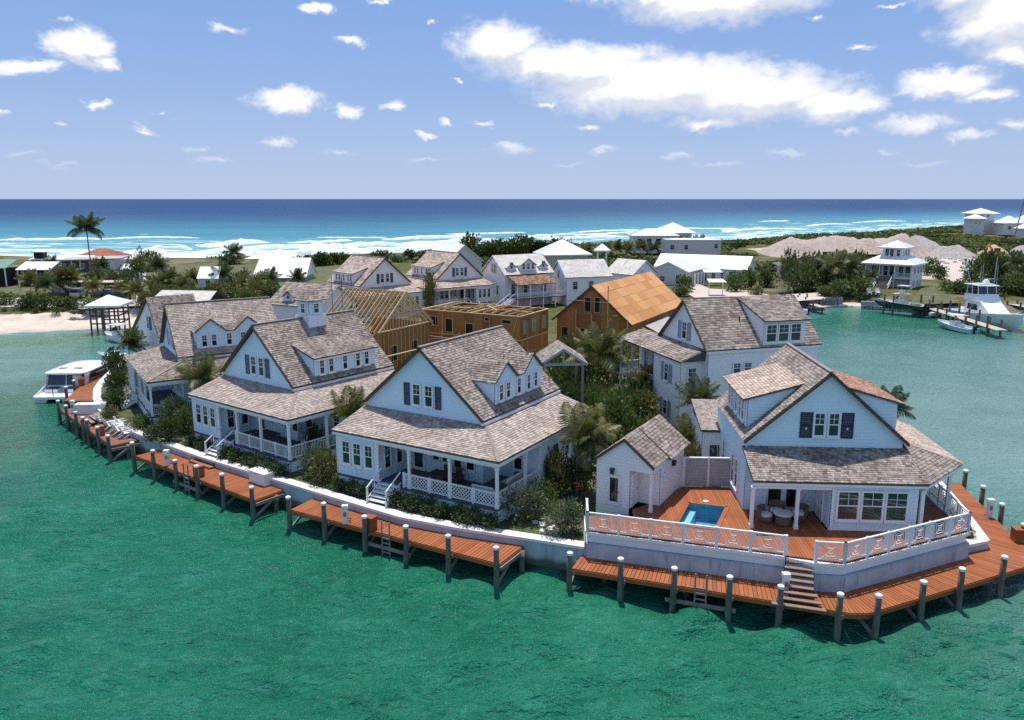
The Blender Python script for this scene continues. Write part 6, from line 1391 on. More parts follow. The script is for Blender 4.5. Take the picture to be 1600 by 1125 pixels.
for l, u, v, s, k, h in [('sage green shrub between cupola cottage porch and lattice cottage', 492, 742, 2.3, 'sage', 1.7), ('larger olive shrub at the left wall of the lattice cottage', 512, 752, 2.4, 'olive', 1.9), ('dark shrub behind the sage one near the cupola cottage porch', 497, 712, 2.2, 'dark', 1.8), ('sage shrub at the porch corner of the leftmost cottage', 270, 668, 2.6, 'sage', 2.1), ('green shrub left of the cupola cottage front windows', 291, 676, 2.4, 'green', 1.9), ('dark shrub on the bank below the leftmost cottage porch', 262, 690, 2.4, 'dark', 1.6), ('dark ivy like shrub left of the stair of the leftmost cottage', 182, 618, 2.6, 'dark', 2.0), ('clipped dark shrub behind the corner seawall', 180, 638, 2.6, 'dark', 1.5), ('tall dark shrub beside the leftmost cottage front', 186, 598, 2.8, 'dark', 2.8), ('light green shrub near the top of the corner seawall', 172, 655, 2.0, 'olive', .9), ('low shrub on the slope below the leftmost cottage stair', 222, 668, 2.4, 'green', .9), ('low shrub at the seawall near the white chairs', 236, 688, 2.2, 'dark', .9)]: B(l, u, v, s, k, h=h)
rh = 0
for who, th, o, x0, x1, n in (('lattice cottage', -30.85, (-11.25, 49.24), 5.6, 12.0, 7), ('cupola cottage', -37.33, (-24.26, 58.71), 5.5, 11.4, 6)):
    for i in range(n):
        p = off(o, th, x0 + (x1 - x0) * i / (n - 1), -.85); order = ('first', 'second', 'third', 'fourth', 'fifth', 'sixth', 'seventh')[i]
        B(f'{order} low dark hedge shrub along the {who} porch, counted from its stairs', 0, 0, 1.5, 'dark', h=.8, loc=p, group='low hedge shrubs along the porches', n=700)
for who, th, o, xs in (('lattice cottage', -30.85, (-11.25, 49.24), (.5, 1.6, 2.7)), ('cupola cottage', -37.33, (-24.26, 58.71), (.4, 1.5, 2.6))):
    for i, x in enumerate(xs): B(f'{("first", "middle", "last")[i]} low shrub under the front windows of the {who}', 0, 0, 1.3, 'dark', h=.7, loc=off(o, th, x, -.7), group='low hedge shrubs along the porches', n=700)
B('shrub in the planter outside the deck railing corner', 1512, 838, .8, 'olive', h=.5, z=1.76, n=700)
# bushes further back
G = dict(n=700, group='bushes on the mainland')
for l, u, v, s, k, h in [('dark hedge bush in front of the long bungalow terrace', 1075, 456, 5, 'green', 2.6), ('hedge bush right of the terrace hedge, towards the boats', 1060, 463, 4.5, 'olive', 1.6), ('round dark hedge bush before the bungalow, left of three', 1150, 456, 4.6, 'green', 3.2), ('round dark hedge bush before the bungalow, middle of three', 1172, 452, 5.0, 'green', 3.4), ('round dark hedge bush before the bungalow, right of three', 1198, 449, 5.2, 'dark', 3.4), ('small clipped bush at the slipway gate', 1182, 461, 3.4, 'olive', 1.2),
    ('large dark tree mass in the marina grove', 1290, 448, 8, 'dark', 5.5), ('green bush at the shore end of the marina grove', 1310, 462, 5, 'green', 2.6), ('low green bush on the bank below the marina grove', 1290, 463, 4, 'olive', 1.6), ('dense bush behind the marina grove near the mound', 1300, 425, 7, 'dark', 4), ('green bush left of the marina grove', 1265, 430, 6, 'green', 3.4), ('dark bush beside the lawn near the flat roofed bungalow', 1238, 447, 5, 'dark', 4.2),
    ('green hedge right of the tower house', 1450, 430, 5.4, 'green', 3.4), ('dark boxy hedge by the track right of the tower house', 1468, 436, 4.4, 'dark', 3.0), ('olive bush on the grass bank by the marina piles', 1480, 455, 4, 'olive', 1.8), ('dark bush behind the yacht flybridge', 1520, 448, 5, 'dark', 2.8), ('green hedge behind the yacht bow', 1572, 455, 7, 'green', 3.0), ('long olive hedge at the right edge behind the yacht', 1600, 455, 7, 'olive', 2.8), ('dark tree at the right edge above the grey hut', 1590, 425, 8, 'dark', 5), ('dark tree mass above the yacht at the track end', 1545, 432, 6, 'green', 3.2),
    ('palmetto bush in the row behind the beach wall, leftmost', 38, 483, 4.0, 'dark', 2.0), ('palmetto bush in the row behind the beach wall, second', 55, 484, 4.2, 'dark', 2.2), ('palmetto bush in the row behind the beach wall, third', 72, 484, 3.8, 'dark', 2.2), ('brown hedge bush right of the palmettos', 95, 482, 4.0, 'olive', 1.6), ('dark arched hedge bush in front of the parked cars', 112, 483, 4.0, 'dark', 1.8), ('clipped round hedge at the verge near the boathouse', 145, 480, 4.6, 'green', 1.2), ('trimmed green hedge at the left picture edge', 5, 477, 5.5, 'green', 1.8),
    ('bush under the broad white shed roof', 410, 448, 5, 'olive', 2.4), ('olive thicket bush right of the utility house', 360, 466, 5, 'olive', 2.6), ('olive thicket bush above the leftmost cottage ridge', 330, 474, 4.5, 'olive', 2.2), ('thicket bush beside the lane behind the cottages', 300, 474, 4.5, 'olive', 2.4), ('dark thicket bush at the left of the lane', 240, 470, 5, 'olive', 3), ('green bush next to the second beach house', 505, 416, 8, 'scrub', 3), ('green dune bush right of the second beach house', 530, 413, 8, 'scrub', 2.6), ('dark bushes at the foot of the beach palm', 362, 414, 8, 'dark', 3.0), ('dark tree right of the long shelter', 215, 440, 5, 'olive', 4.5), ('dark tree behind the kiosk', 232, 425, 6, 'dark', 4.5), ('low bush row by the tiny utility house', 285, 456, 4, 'green', 1.8),
    ('slim olive tree between the two tan cottages', 672, 492, 2.4, 'olive', 5.6), ('green bush between the porch house and the long porch cottage', 774, 470, 3.4, 'green', 3.4), ('dark bush beside the three dormer house', 850, 468, 3.6, 'green', 3.2), ('bush in front of the blue windowed house', 890, 460, 3.4, 'dark', 3.0)]: B(l, u, v, s, k, h=h, z=1.9, **G)
# thickets between the beach road, the lawn and the cottages
row = random.Random(11)
def thicket(where, pts, kinds, size, hh, grp, z=1.9, n=700):
    for i, (u, v) in enumerate(pts):
        k = kinds[i % len(kinds)]; o = ('first', 'second', 'third', 'fourth', 'fifth', 'sixth', 'seventh', 'eighth', 'ninth', 'tenth', 'eleventh', 'twelfth', 'thirteenth', 'fourteenth')[i]
        B({'olive': 'olive', 'green': 'leafy green', 'dark': 'dark green', 'scrub': 'low green', 'sage': 'sage'}[k] + f' bush, {o} from the left {where}', u, v, size * row.uniform(.8, 1.25), k, h=hh * row.uniform(.75, 1.3), z=z, n=n, group=grp)
def span(u0, v0, u1, v1, n): return [(u0 + (u1 - u0) * i / (n - 1) + row.uniform(-4, 4), v0 + (v1 - v0) * i / (n - 1) + row.uniform(-2, 2)) for i in range(n)]
thicket('behind the pale ridged cottage', span(228, 482, 428, 470, 12), ('olive', 'olive', 'green'), 4.4, 2.5, 'thicket behind the pale ridged cottage')
thicket('between the lane and the utility house', span(236, 458, 300, 462, 5), ('olive', 'green'), 4.6, 3.0, 'thicket beside the lane')
thicket('between the utility house and the broad shed', span(346, 450, 418, 456, 7), ('olive', 'olive', 'dark'), 4.4, 2.6, 'thicket by the white sheds')
thicket('on the road verge above the beach wall', span(-5, 489, 160, 489, 12), ('dark', 'olive', 'sage'), 1.6, .7, 'low plants above the beach wall', 1.6)
thicket('on the lawn below the long grey shelter', span(78, 450, 200, 448, 7), ('dark', 'olive'), 4.0, 2.6, 'bushes round the long shelter')
thicket('behind the first tan cottage by the surf', span(478, 415, 640, 407, 9), ('scrub', 'green', 'scrub'), 7.0, 2.2, 'dune bushes behind the tan cottages')
thicket('behind the three dormer house', span(735, 404, 870, 398, 10), ('scrub', 'green', 'scrub'), 8.5, 4.6, 'dune bushes behind the dormered houses', 2.2)
thicket('along the shore side of the marina grove', span(1250, 455, 1345, 458, 6), ('dark', 'green'), 5.2, 3.4, 'marina grove')
thicket('in the back row of the marina grove', span(1240, 436, 1350, 436, 7), ('dark', 'green', 'olive'), 6.0, 4.2, 'marina grove')
thicket('on the bank between yacht and grey hut', span(1500, 458, 1610, 462, 7), ('green', 'dark'), 5.0, 2.8, 'bushes behind the yacht')
thicket('round the grey hut behind the yacht', span(1520, 436, 1612, 430, 6), ('dark', 'green'), 6.0, 4.0, 'bushes behind the yacht')
thicket('in the garden row before the open pavilion', span(872, 612, 960, 600, 5), ('green', 'olive', 'dark'), 3.2, 2.8, 'garden thicket', 1.7)
thicket('in the garden row below the broad palm', span(890, 655, 1000, 662, 6), ('dark', 'green', 'olive'), 3.2, 2.4, 'garden thicket', 1.7)
thicket('along the sheathed house wall', span(880, 578, 980, 580, 5), ('olive', 'green'), 3.4, 2.6, 'garden thicket', 1.7)
thicket('in the garden row behind the pool hut', span(905, 718, 1020, 700, 5), ('green', 'olive', 'dark'), 2.6, 1.9, 'garden thicket', 1.7)
# the dune scrub that covers the ridge: nobody could count it
def scrub_mass():
    r = random.Random(5); reg = [(30, 60, 330, 440, 0, 0)]
    npr = np.random.RandomState(3); pts = []
    X = npr.uniform(-30, 520, 60000); Y = npr.uniform(180, 800, 60000); Z, dl, do = ground_height(X, Y); q = inside(X, Y, QUARRY)
    houses = [(8.5, 204, 11), (20.5, 187, 4), (45, 259, 14), (53, 265, 11), (53, 238, 12), (68, 187, 9), (218, 378, 18), (231, 360, 16), (243, 384, 12), (-13, 165, 9), (42, 175, 15)]
    ok = (do > 16) & (~q) & (Y > 190 + .0 * X) & (Y < np.interp(X, [-30, 100, 520], [420, 560, 800])) & ((Y > np.interp(X, [-30, 0, 40, 90, 140, 300], [232, 212, 206, 300, 255, 300])) | ((X > 20) & (X < 90) & (Y > 200) & (Y < 260) & (np.abs(wob(X, Y, 9)) > .2)) | (X > 128) & (Y > 165))
    ok &= (X / Y > -.12) & (X / Y < .68)
    for hx, hy, hr in houses: ok &= np.hypot(X - hx, Y - hy) > hr
    dens = np.clip(1.15 - Y / 700, .12, 1) * np.where(do < 90, 1, .8); ok &= npr.uniform(0, 1, X.shape) < dens
    X, Y, Z = X[ok], Y[ok], Z[ok]; n = len(X); V = []; T = []
    k = 44; S = npr.uniform(1.2, 2.6, n) * np.interp(Y, [180, 400, 800], [1.0, 1.5, 2.6]); Hh = npr.uniform(.7, 1.5, n) * np.where(wob(X, Y, 17, 3) > .15, 1.7, 1.0) * np.interp(Y, [180, 800], [1, 1.1])
    a = npr.normal(size=(n, k, 3)); a /= np.linalg.norm(a, axis=2, keepdims=True); a[:, :, 2] = np.abs(a[:, :, 2])
    c = a * npr.uniform(.6, 1, (n, k, 1)) * np.stack([S, S, Hh], 1)[:, None, :] + np.stack([X, Y, Z - .15], 1)[:, None, :]
    t1 = npr.normal(size=(n, k, 3)); t1 -= a * (t1 * a).sum(2, keepdims=True) * .8; t1 /= np.linalg.norm(t1, axis=2, keepdims=True); t2 = np.cross(a, t1); ls = (S * .20)[:, None, None]
    quad = np.stack([c - t1 * ls, c + t2 * ls * .6, c + t1 * ls, c - t2 * ls * .6], 2).reshape(-1, 3)
    m = len(quad) // 4; me = bpy.data.meshes.new('dune_scrub'); me.vertices.add(len(quad)); me.vertices.foreach_set('co', quad.ravel().astype(np.float32)); me.loops.add(m * 4); me.loops.foreach_set('vertex_index', np.arange(m * 4, dtype=np.int32)); me.polygons.add(m); me.polygons.foreach_set('loop_start', np.arange(0, m * 4, 4, dtype=np.int32)); me.materials.append(SCRUB); me.update(calc_edges=True)
    o = bpy.data.objects.new('dune_scrub', me); col.objects.link(o); o['kind'] = 'stuff'
scrub_mass()
# ================================================================ quarry mounds, lawns, road, walls
def mound(name, u0, u1, y, h, dep, m, seed):
    x0, x1 = (u0 - 800) / CAM_F * y * 1.015, (u1 - 800) / CAM_F * y * 1.015; nx, ny = 46, 14; xs = np.linspace(x0, x1, nx); ys = np.linspace(y - dep / 2, y + dep / 2, ny); X, Y = np.meshgrid(xs, ys, indexing='ij')
    e = np.clip(np.minimum(X - x0, x1 - X) / (h * 1.4), 0, 1) * np.clip(np.minimum(Y - ys[0], ys[-1] - Y) / (dep * .42), 0, 1)
    h *= 1.12; Z = 1.6 + h * e ** .8 * (.78 + .22 * wob(X, Y, 3.1, seed)) + .35 * wob(X, Y, 1.3, seed) * e + .5 * wob(X, Y * .4, 6, seed) * e + (.22 * wob(X * 1.3, Y, .55, seed + 2) + 1.0 * np.abs(wob(X, Y * 1.2, 1.9, seed + 5)) * (.4 + .6 * np.abs(wob(X, Y, 4.3, seed + 9)))) * e; grid_mesh(name, X, Y, Z, m, {})
RUB = simple('crushed_stone', (.42, .335, .28), .95, .34, 1.1, .8); SANDM = simple('ochre_sand', (.52, .36, .24), .95, .15, .8, .4); RUBD = simple('grey_rubble', (.36, .32, .29), .95, .4, 1.2, .8)
mound('stone_mound', 1178, 1318, 262, 6.8, 26, RUB, 1); mound('stone_mound', 1245, 1385, 252, 6.2, 24, RUB, 2); mound('stone_mound', 1310, 1440, 258, 6.6, 24, RUB, 3); mound('stone_mound', 1375, 1470, 266, 6.4, 22, RUBD, 4); mound('rubble_mound', 1436, 1512, 252, 3.6, 16, RUBD, 5); mound('sand_mound', 1510, 1562, 258, 5.0, 14, SANDM, 6); mound('rubble_mound', 1555, 1640, 250, 3.2, 14, RUBD, 7); mound('rubble_mound', 1500, 1560, 196, 2.0, 8, RUBD, 8); mound('stone_mound', 1440, 1475, 190, 2.0, 8, RUB, 9)
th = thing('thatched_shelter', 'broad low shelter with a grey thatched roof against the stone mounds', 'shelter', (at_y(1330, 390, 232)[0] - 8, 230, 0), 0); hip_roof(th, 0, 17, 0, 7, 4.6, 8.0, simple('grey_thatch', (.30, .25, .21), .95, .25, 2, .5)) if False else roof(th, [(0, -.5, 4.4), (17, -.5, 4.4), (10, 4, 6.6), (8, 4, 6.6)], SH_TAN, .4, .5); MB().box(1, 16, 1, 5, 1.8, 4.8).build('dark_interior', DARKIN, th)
for x in (.6, 6, 11, 16.4): post(th, x, -.2, 1.8, 4.7, .25, 'post')
def patch(name, pts, m, dz=.02):
    MB().poly([(*at(u, v, 1.9).xy, 2.0 + dz) for u, v in pts]).build(name, m, kind='structure')
LAWN = mat('mown_lawn', lambda t, b: (t.put(b.inputs['Base Color'], t.ramp(t.noise(t.new('ShaderNodeNewGeometry').outputs['Position'], .5, 6), (.3, (.050, .066, .018)), (.55, (.105, .11, .034)), (.75, (.20, .165, .07)))), b.inputs['Roughness'].__setattr__('default_value', .95)))
PAVE = simple('pale_road', (.42, .38, .345), .9, .12, .6); SANDP = simple('bleached_sand', (.54, .45, .37), .95, .1, 1, .3)
patch('lawn', [(-40, 464), (42, 462), (30, 440), (-40, 440)], LAWN); patch('lawn', [(100, 458), (210, 458), (212, 441), (110, 441)], LAWN); patch('lawn', [(215, 452), (520, 447), (560, 413), (230, 414)], LAWN, .014); patch('lawn', [(1215, 458), (1300, 452), (1290, 433), (1232, 436)], LAWN); patch('lawn', [(1420, 478), (1500, 474), (1480, 448), (1440, 450)], LAWN)
patch('road', [(-40, 482), (60, 480), (130, 484), (225, 479), (270, 470), (262, 463), (200, 470), (120, 472), (40, 466), (-40, 468)], PAVE, .03); patch('path', [(212, 470), (228, 470), (228, 425), (222, 425)], PAVE, .035); patch('sand_clearing', [(1085, 466), (1205, 463), (1180, 455), (1110, 452), (1080, 440), (1060, 452)], SANDP, .03); patch('sand_clearing', [(1225, 473), (1290, 468), (1278, 458), (1228, 461)], SANDP, .03); patch('quarry_track', [(1490, 442), (1530, 448), (1545, 420), (1530, 402), (1440, 405), (1440, 418)], SANDP, .03)
def rock_wall(label, u0, v0, u1, v1, h=.9, z=1.0):
    a, b = at(u0, v0, z), at(u1, v1, z); L = (b - a).length; t = thing('stone_wall', label, 'wall', (a.x, a.y, z - .6), math.atan2(b.y - a.y, b.x - a.x)); r = random.Random(int(u0)); x = 0
    while x < L:
        w = r.uniform(.7, 1.5)
        for k in range(2):
            hh = h / 2 + .3; mb = MB(); q = [(x + r.uniform(0, .12), -.3), (x + w - r.uniform(0, .1), -.3 + r.uniform(-.1, .1)), (x + w, .3), (x, .35)]; mb.prism(q, k * hh, k * hh + hh * r.uniform(.85, 1.0)); mb.build('stone', RUBD if k == 0 else CONCG, t)
        x += w + .04
rock_wall('long dark stone wall along the top of the sand beach', -20, 492, 168, 494); rock_wall('low stone bank at the water below the tower house', 1345, 478, 1425, 484, 1.0, .5); rock_wall('short stone bank by the slipway shore', 1245, 472, 1315, 470, .8, .8)
def rocks(name, u0, u1, v0, v1, n, s, seed, z=.6):
    r = random.Random(seed); mb = MB()
    for i in range(n):
        p = at(r.uniform(u0, u1), r.uniform(v0, v1), z); q = s * r.uniform(.5, 1.3); vs = []
        for k in range(2):
            for j in range(5): a = j * 1.257 + r.random(); vs.append(p + Vector((math.cos(a) * q * r.uniform(.6, 1), math.sin(a) * q * r.uniform(.6, 1), (-.3 + k * .8) * q)))
        mb.mesh(vs, [(0, 1, 2, 3, 4)[::-1], (5, 6, 7, 8, 9)] + [(j, (j + 1) % 5, 5 + (j + 1) % 5, 5 + j) for j in range(5)])
    mb.build(name, CONC, kind='stuff')
rocks('shore_boulders', 1452, 1515, 478, 492, 150, .6, 4); rocks('rubble_stones', 1440, 1560, 393, 412, 90, .8, 5, 2.2); rocks('rubble_stones', 1500, 1560, 408, 424, 70, .6, 6, 2.2); rocks('seawall_rubble', 826, 888, 868, 880, 60, .22, 7, .05); rocks('garden_stones', 835, 880, 815, 832, 14, .22, 8, 1.75)
hut = gable_house('small weathered grey hut between the trees behind the yacht', at(1555, 428, 2).xy, 20, 5, 5, 1.8, 4.4, 5.4, GREYROOF, False, [], simple('silvered_boards', (.42, .43, .45), .8), cat='hut', name='hut')
# ================================================================ boats
def hull_mesh(L, B, zs, zb, m_side, m_deck, keel=-.35, power=2.4, stripe=None, inset=.0):
    n = 14; rows = []; mb = MB()
    for i in range(n + 1):
        t = i / n; x = -L / 2 + L * t; b = B / 2 * (1 - max(0, (t - .42) / .58) ** power); z = zs + (zb - zs) * t ** 1.6; xx = x + .10 * L * max(0, t - .7) ** 1.5
        ch = .12 + .75 * t ** 4 * zb; k = keel + (abs(keel) + zb * .5) * max(0, (t - .72) / .28) ** 2; b2 = b * (.90 - .45 * t ** 2)
        rows.append([(xx, b, z), (x, b2, ch), (x - .0, 0, k), (x, -b2, ch), (xx, -b, z)])
    for a, c in zip(rows, rows[1:]):
        for j in range(4): mb.poly([a[j], a[j + 1], c[j + 1], c[j]], 0)
        s = lambda r, f: [(p[0], p[1] * f, p[2] - .0) for p in (r[0], r[4])]
        A, C = s(a, 1), s(c, 1); A2, C2 = s(a, .86), s(c, .86)
        mb.poly([A[0], C[0], C2[0], A2[0]], 1); mb.poly([A2[1], C2[1], C[1], A[1]], 1)
        dz = .28; D = lambda p: (p[0], p[1], p[2] - dz); mb.poly([D(A2[0]), D(C2[0]), D(C2[1]), D(A2[1])], 1); mb.poly([A2[0], C2[0], D(C2[0]), D(A2[0])], 1); mb.poly([D(A2[1]), D(C2[1]), C2[1], A2[1]], 1)
    mb.poly(rows[0], 0)
    return mb
def boat_frame(label, loc, rz, name='motor_boat', cat='boat', group='moored boats'): return thing(name, label, cat, loc, rz, group)
def outboard(root, x, y, z=.5):
    MB().box(x - .35, x + .12, y - .19, y + .19, z + .05, z + .65).prism([(x - .2, y - .07), (x + .02, y - .07), (x + .02, y + .07), (x - .2, y + .07)], z - .8, z + .06).build('outboard_motor', BLACKP, root)
def console_boat(label, loc, rz, L=7.5, B=2.5, hull=GEL, top=True, motors=1, lift=0.0):
    t = boat_frame(label, (loc[0], loc[1], lift), rz); hull_mesh(L, B, .75, 1.25, hull, GEL).build('hull', [hull, GEL], t)
    MB().box(-.5, .7, -.5, .5, .45, 1.5).build('console', GEL, t); MB().slab([(.75, -.5, 1.5), (.75, .5, 1.5), (.35, .45, 2.05), (.35, -.45, 2.05)], .03).build('windscreen', GLASS, t); MB().box(-1.3, -.8, -.55, .55, .45, 1.15).build('seat', CUSH, t)
    if top:
        MB().slab([(1.1, -.95, 2.45), (1.1, .95, 2.45), (-1.5, .95, 2.5), (-1.5, -.95, 2.5)], .09).build('hard_top', GEL, t)
        for x, y in ((.6, .55), (.6, -.55), (-1.0, .6), (-1.0, -.6)): MB().tube([(x, y * .85, .5), (x, y, 2.4)], .03, 6).build('top_post', STEEL, t)
        for s in (-1, 1): MB().tube([(-.6, s * .7, 2.5), (-2.0, s * 1.1, 4.2)], .018, 5).build('outrigger', STEEL, t)
    for i in range(motors): outboard(t, -L / 2 - .1, (i - (motors - 1) / 2) * .55)
    return t
# the motor catamaran at the corner dock, its stern towards us
ct = boat_frame('large white motor catamaran with wide dark cabin glass at the corner dock', (-46.05, 82.6, 0), R(93)); GREYC = simple('dark_grey_cushion', (.05, .05, .055), .8, .2, 3)
for s in (-1, 1):
    h = hull_mesh(10.8, 1.35, .55, 1.15, GEL, GEL, -.4); v = MB(); v.v = [(x, y + s * 1.35, z) for x, y, z in h.v]; v.f = h.f; v.m = h.m; v.build('hull', [GEL, GEL], ct)
MB().prism([(-5.6, -1.75), (-5.4, -1.95), (4.2, -1.95), (5.0, -1.2), (5.0, 1.2), (4.2, 1.95), (-5.4, 1.95), (-5.6, 1.75)], .38, .62).build('deck', GEL, ct)
for s in (-1, 1): MB().box(-3.9, -2.9, s * 1.0 - .62, s * 1.0 + .62, .62, 1.0).build('stern_seat', GEL, ct); MB().box(-3.85, -2.98, s * 1.0 - .52, s * 1.0 + .52, 1.0, 1.1).build('cushion', GREYC, ct)
for s in (-1, 1): MB().slab([(-5.4, s * 1.95, .62), (4, s * 1.95, .62), (3.6, s * 1.95, 1.25), (-2.6, s * 1.95, 1.3)], .08).build('side_deck', GEL, ct)
MB().box(-2.7, 3.2, -1.93, 1.93, .62, 1.22).build('cabin_base', GEL, ct)
MB().mesh([(-2.72, -1.9, 1.2), (-2.72, 1.9, 1.2), (-2.35, 1.85, 2.42), (-2.35, -1.85, 2.42), (3.2, -1.75, 1.2), (3.2, 1.75, 1.2), (2.2, 1.6, 2.42), (2.2, -1.6, 2.42)], [(0, 1, 2, 3), (1, 5, 6, 2), (5, 4, 7, 6), (4, 0, 3, 7)]).build('cabin_glass', GLASS, ct)
for y in (-1.88, 0, 1.88): MB().beam((-2.76, y, 1.2), (-2.4, y * .98, 2.42), .07, .07).build('window_post', GEL, ct)
MB().box(-2.78, -2.73, -1.7, -.75, 1.2, 2.2).build('cabin_door', CUSH, ct)
def cambered_top(x0, x1, hw, z, camber, th):
    mb = MB(); nx, ny = 14, 10; top = []
    for i in range(nx + 1):
        u_ = i / nx; x = x0 + (x1 - x0) * u_; w_ = hw * (1 - abs(2 * u_ - 1) ** 5 * .16) * (1 - .16 * max(0, u_ - .55))
        for j in range(ny + 1): v_ = 2 * j / ny - 1; top.append((x + .25 * (1 - v_ * v_) * (1 if u_ > .5 else -1) * abs(2 * u_ - 1) ** 3, v_ * w_, z + camber * (1 - v_ ** 2) * (1 - (2 * u_ - 1) ** 4 * .6)))
    n_ = len(top); fs = []
    for i in range(nx):
        for j in range(ny): q_ = i * (ny + 1) + j; fs += [(q_, q_ + 1, q_ + ny + 2, q_ + ny + 1), (n_ + q_, n_ + q_ + ny + 1, n_ + q_ + ny + 2, n_ + q_ + 1)]
    rim = [j for j in range(ny + 1)] + [i * (ny + 1) + ny for i in range(1, nx + 1)] + [nx * (ny + 1) + j for j in range(ny - 1, -1, -1)] + [i * (ny + 1) for i in range(nx - 1, 0, -1)]
    for p_, q_ in zip(rim, rim[1:] + rim[:1]): fs.append((p_, q_, n_ + q_, n_ + p_))
    return mb.mesh(top + [(x, y, z - th) for x, y, _ in top], fs)
cambered_top(-3.1, 3.2, 2.15, 2.50, .2, .1).build('hard_top', GEL, ct)
for s in (-1, 1): MB().slab([(-3.0, s * 1.96, 1.2), (-2.2, s * 1.96, 1.2), (-1.5, s * 1.93, 2.45), (-2.6, s * 1.93, 2.45)], .06).build('roof_pillar', GEL, ct)
for s, q_ in ((1, (-2.0, 3.3, 1.5)), (-1, (-4.8, -2.6, 1.0))): pass
for a_, b_ in (((-4.8, -1.9, .75), (-5.6, -3.0, 1.6)), ((2.0, -2.0, .8), (3.2, -3.0, 1.6))): MB().tube([a_, tuple((Vector(a_) + Vector(b_)) / 2 - Vector((0, 0, .2))), b_], .03, 6).build('mooring_line', CUSH, ct)
for y in (-.75, .75): MB().box(-1.6, -1.2, y - .35, y + .35, 2.62, 2.735).build('roof_hatch', GREYW, ct)
MB().tube([(-5.0, .25, .6), (-5.0, .25, 1.4)], .04, 6).build('stern_light', BLACKP, ct)
# marina
def mid(a, b): return (a + b) / 2
s_, b_ = at(1498, 495), at(1594, 520); d_ = (b_ - s_); Ly = 14.5; yt = boat_frame('white sport fishing yacht with a tall flybridge and outrigger poles', ((s_ + b_) / 2).to_tuple(), math.atan2(d_.y, d_.x), 'yacht', 'yacht'); yt.location.z = 0; yt.scale = (1.2, 1.15, 1.15)
hm = hull_mesh(Ly, 4.6, 1.25, 2.5, GEL, GEL, -.6, 2.6); hm.build('hull', [GEL, GEL], yt)
MB().mesh([(-3.2, -1.7, 1.2), (2.6, -1.5, 1.7), (2.6, 1.5, 1.7), (-3.2, 1.7, 1.2), (-3.0, -1.6, 3.1), (.3, -1.45, 3.1), (.3, 1.45, 3.1), (-3.0, 1.6, 3.1)], [(0, 1, 5, 4), (1, 2, 6, 5), (2, 3, 7, 6), (3, 0, 4, 7), (4, 5, 6, 7)]).build('cabin', GEL, yt)
for s in (-1, 1): MB().mesh([(-2.5, s * 1.68, 1.95), (-.1, s * 1.6, 1.95), (-.5, s * 1.57, 2.75), (-2.4, s * 1.64, 2.75)], [(0, 1, 2, 3)]).build('cabin_window', GLASS, yt)
MB().mesh([(-3.4, -1.65, 3.12), (.2, -1.5, 3.12), (.2, 1.5, 3.12), (-3.4, 1.65, 3.12), (-3.4, -1.7, 4.0), (-.6, -1.45, 4.2), (-.6, 1.45, 4.2), (-3.4, 1.7, 4.0)], [(0, 1, 5, 4), (1, 2, 6, 5), (2, 3, 7, 6), (3, 0, 4, 7), (4, 5, 6, 7)]).build('flybridge', GEL, yt)
MB().mesh([(-3.2, -1.5, 4.1), (-.8, -1.3, 4.2), (-.8, 1.3, 4.2), (-3.2, 1.5, 4.1), (-3.1, -1.45, 5.3), (-1.1, -1.25, 5.3), (-1.1, 1.25, 5.3), (-3.1, 1.45, 5.3)], [(0, 1, 5, 4), (1, 2, 6, 5), (2, 3, 7, 6)]).build('bridge_enclosure', GLASS, yt)
for p_ in ((-3.15, -1.5), (-3.15, 1.5), (-.82, -1.3), (-.82, 1.3), (-2.0, -1.42), (-2.0, 1.42), (-.8, 0)): MB().beam((*p_, 4.1), (p_[0] + (.05 if p_[0] < -2 else -.25), p_[1] * .97, 5.32), .09, .09).build('bridge_post', GEL, yt)
MB().prism([(-4.0, -1.6), (-.6, -1.5), (-.3, 0), (-.6, 1.5), (-4.0, 1.6)], 5.3, 5.42).build('hard_top', GEL, yt); MB().lathe([(.0, 0), (.42, .05), (.45, .35), (.3, .7), (0, .8)], 12).build('radar_dome', GEL, yt, (-1.9, .3, 5.42)); MB().box(-2.6, -1.2, -.9, .9, 5.42, 5.6).build('radar_base', GEL, yt)
for s, q in ((1, (-3.6, 2.6, 9.2)), (-1, (-3.2, -2.4, 9.0))): MB().tube([(-2.0, s * 1.5, 5.0), q], .05, 6).build('outrigger', STEEL, yt)
for p in ((-.8, 1.1), (-1.0, -1.1), (-3.6, .8)): MB().tube([(*p, 5.4), (p[0] - .1, p[1], 8.2)], .025, 5).build('antenna', STEEL, yt)
MB().box(-6.8, -3.4, -1.9, 1.9, .9, 1.0).build('cockpit_floor', GEL, yt); MB().tube([(3, -1.6, 1.9), (5.5, -1.1, 2.75), (7.1, 0, 3.0), (5.5, 1.1, 2.75), (3, 1.6, 1.9)], .03, 6).build('bow_rail', STEEL, yt)
a, b = at(1463, 510, 0), at(1522, 522, 0); console_boat('pale blue centre console boat tied outside the marina dock', mid(a, b), math.atan2((b - a).y, (b - a).x) + math.pi, 7.2, 2.5, BLUEHULL)
a, b = at(1384, 472, 2.0), at(1428, 480, 1.6); lb_ = console_boat('dark hulled fishing boat with triple outboards raised on a boat lift', mid(a, b), math.atan2((a - b).y, (a - b).x), 9.0, 2.9, DARKHULL, True, 3, 1.3); MB().box(-.5, .1, -.4, .4, 2.5, 3.1).build('upper_station', GEL, lb_)
for x_ in (.3, -1.3):
    for y_ in (-.7, .7): MB().beam((x_, y_, 2.5), (x_, y_, 3.9), .06, .06).build('tower_leg', STEEL, lb_)
MB().slab([(.4, -.8, 3.9), (.4, .8, 3.9), (-1.4, .8, 3.9), (-1.4, -.8, 3.9)], .08).build('upper_top', GEL, lb_)
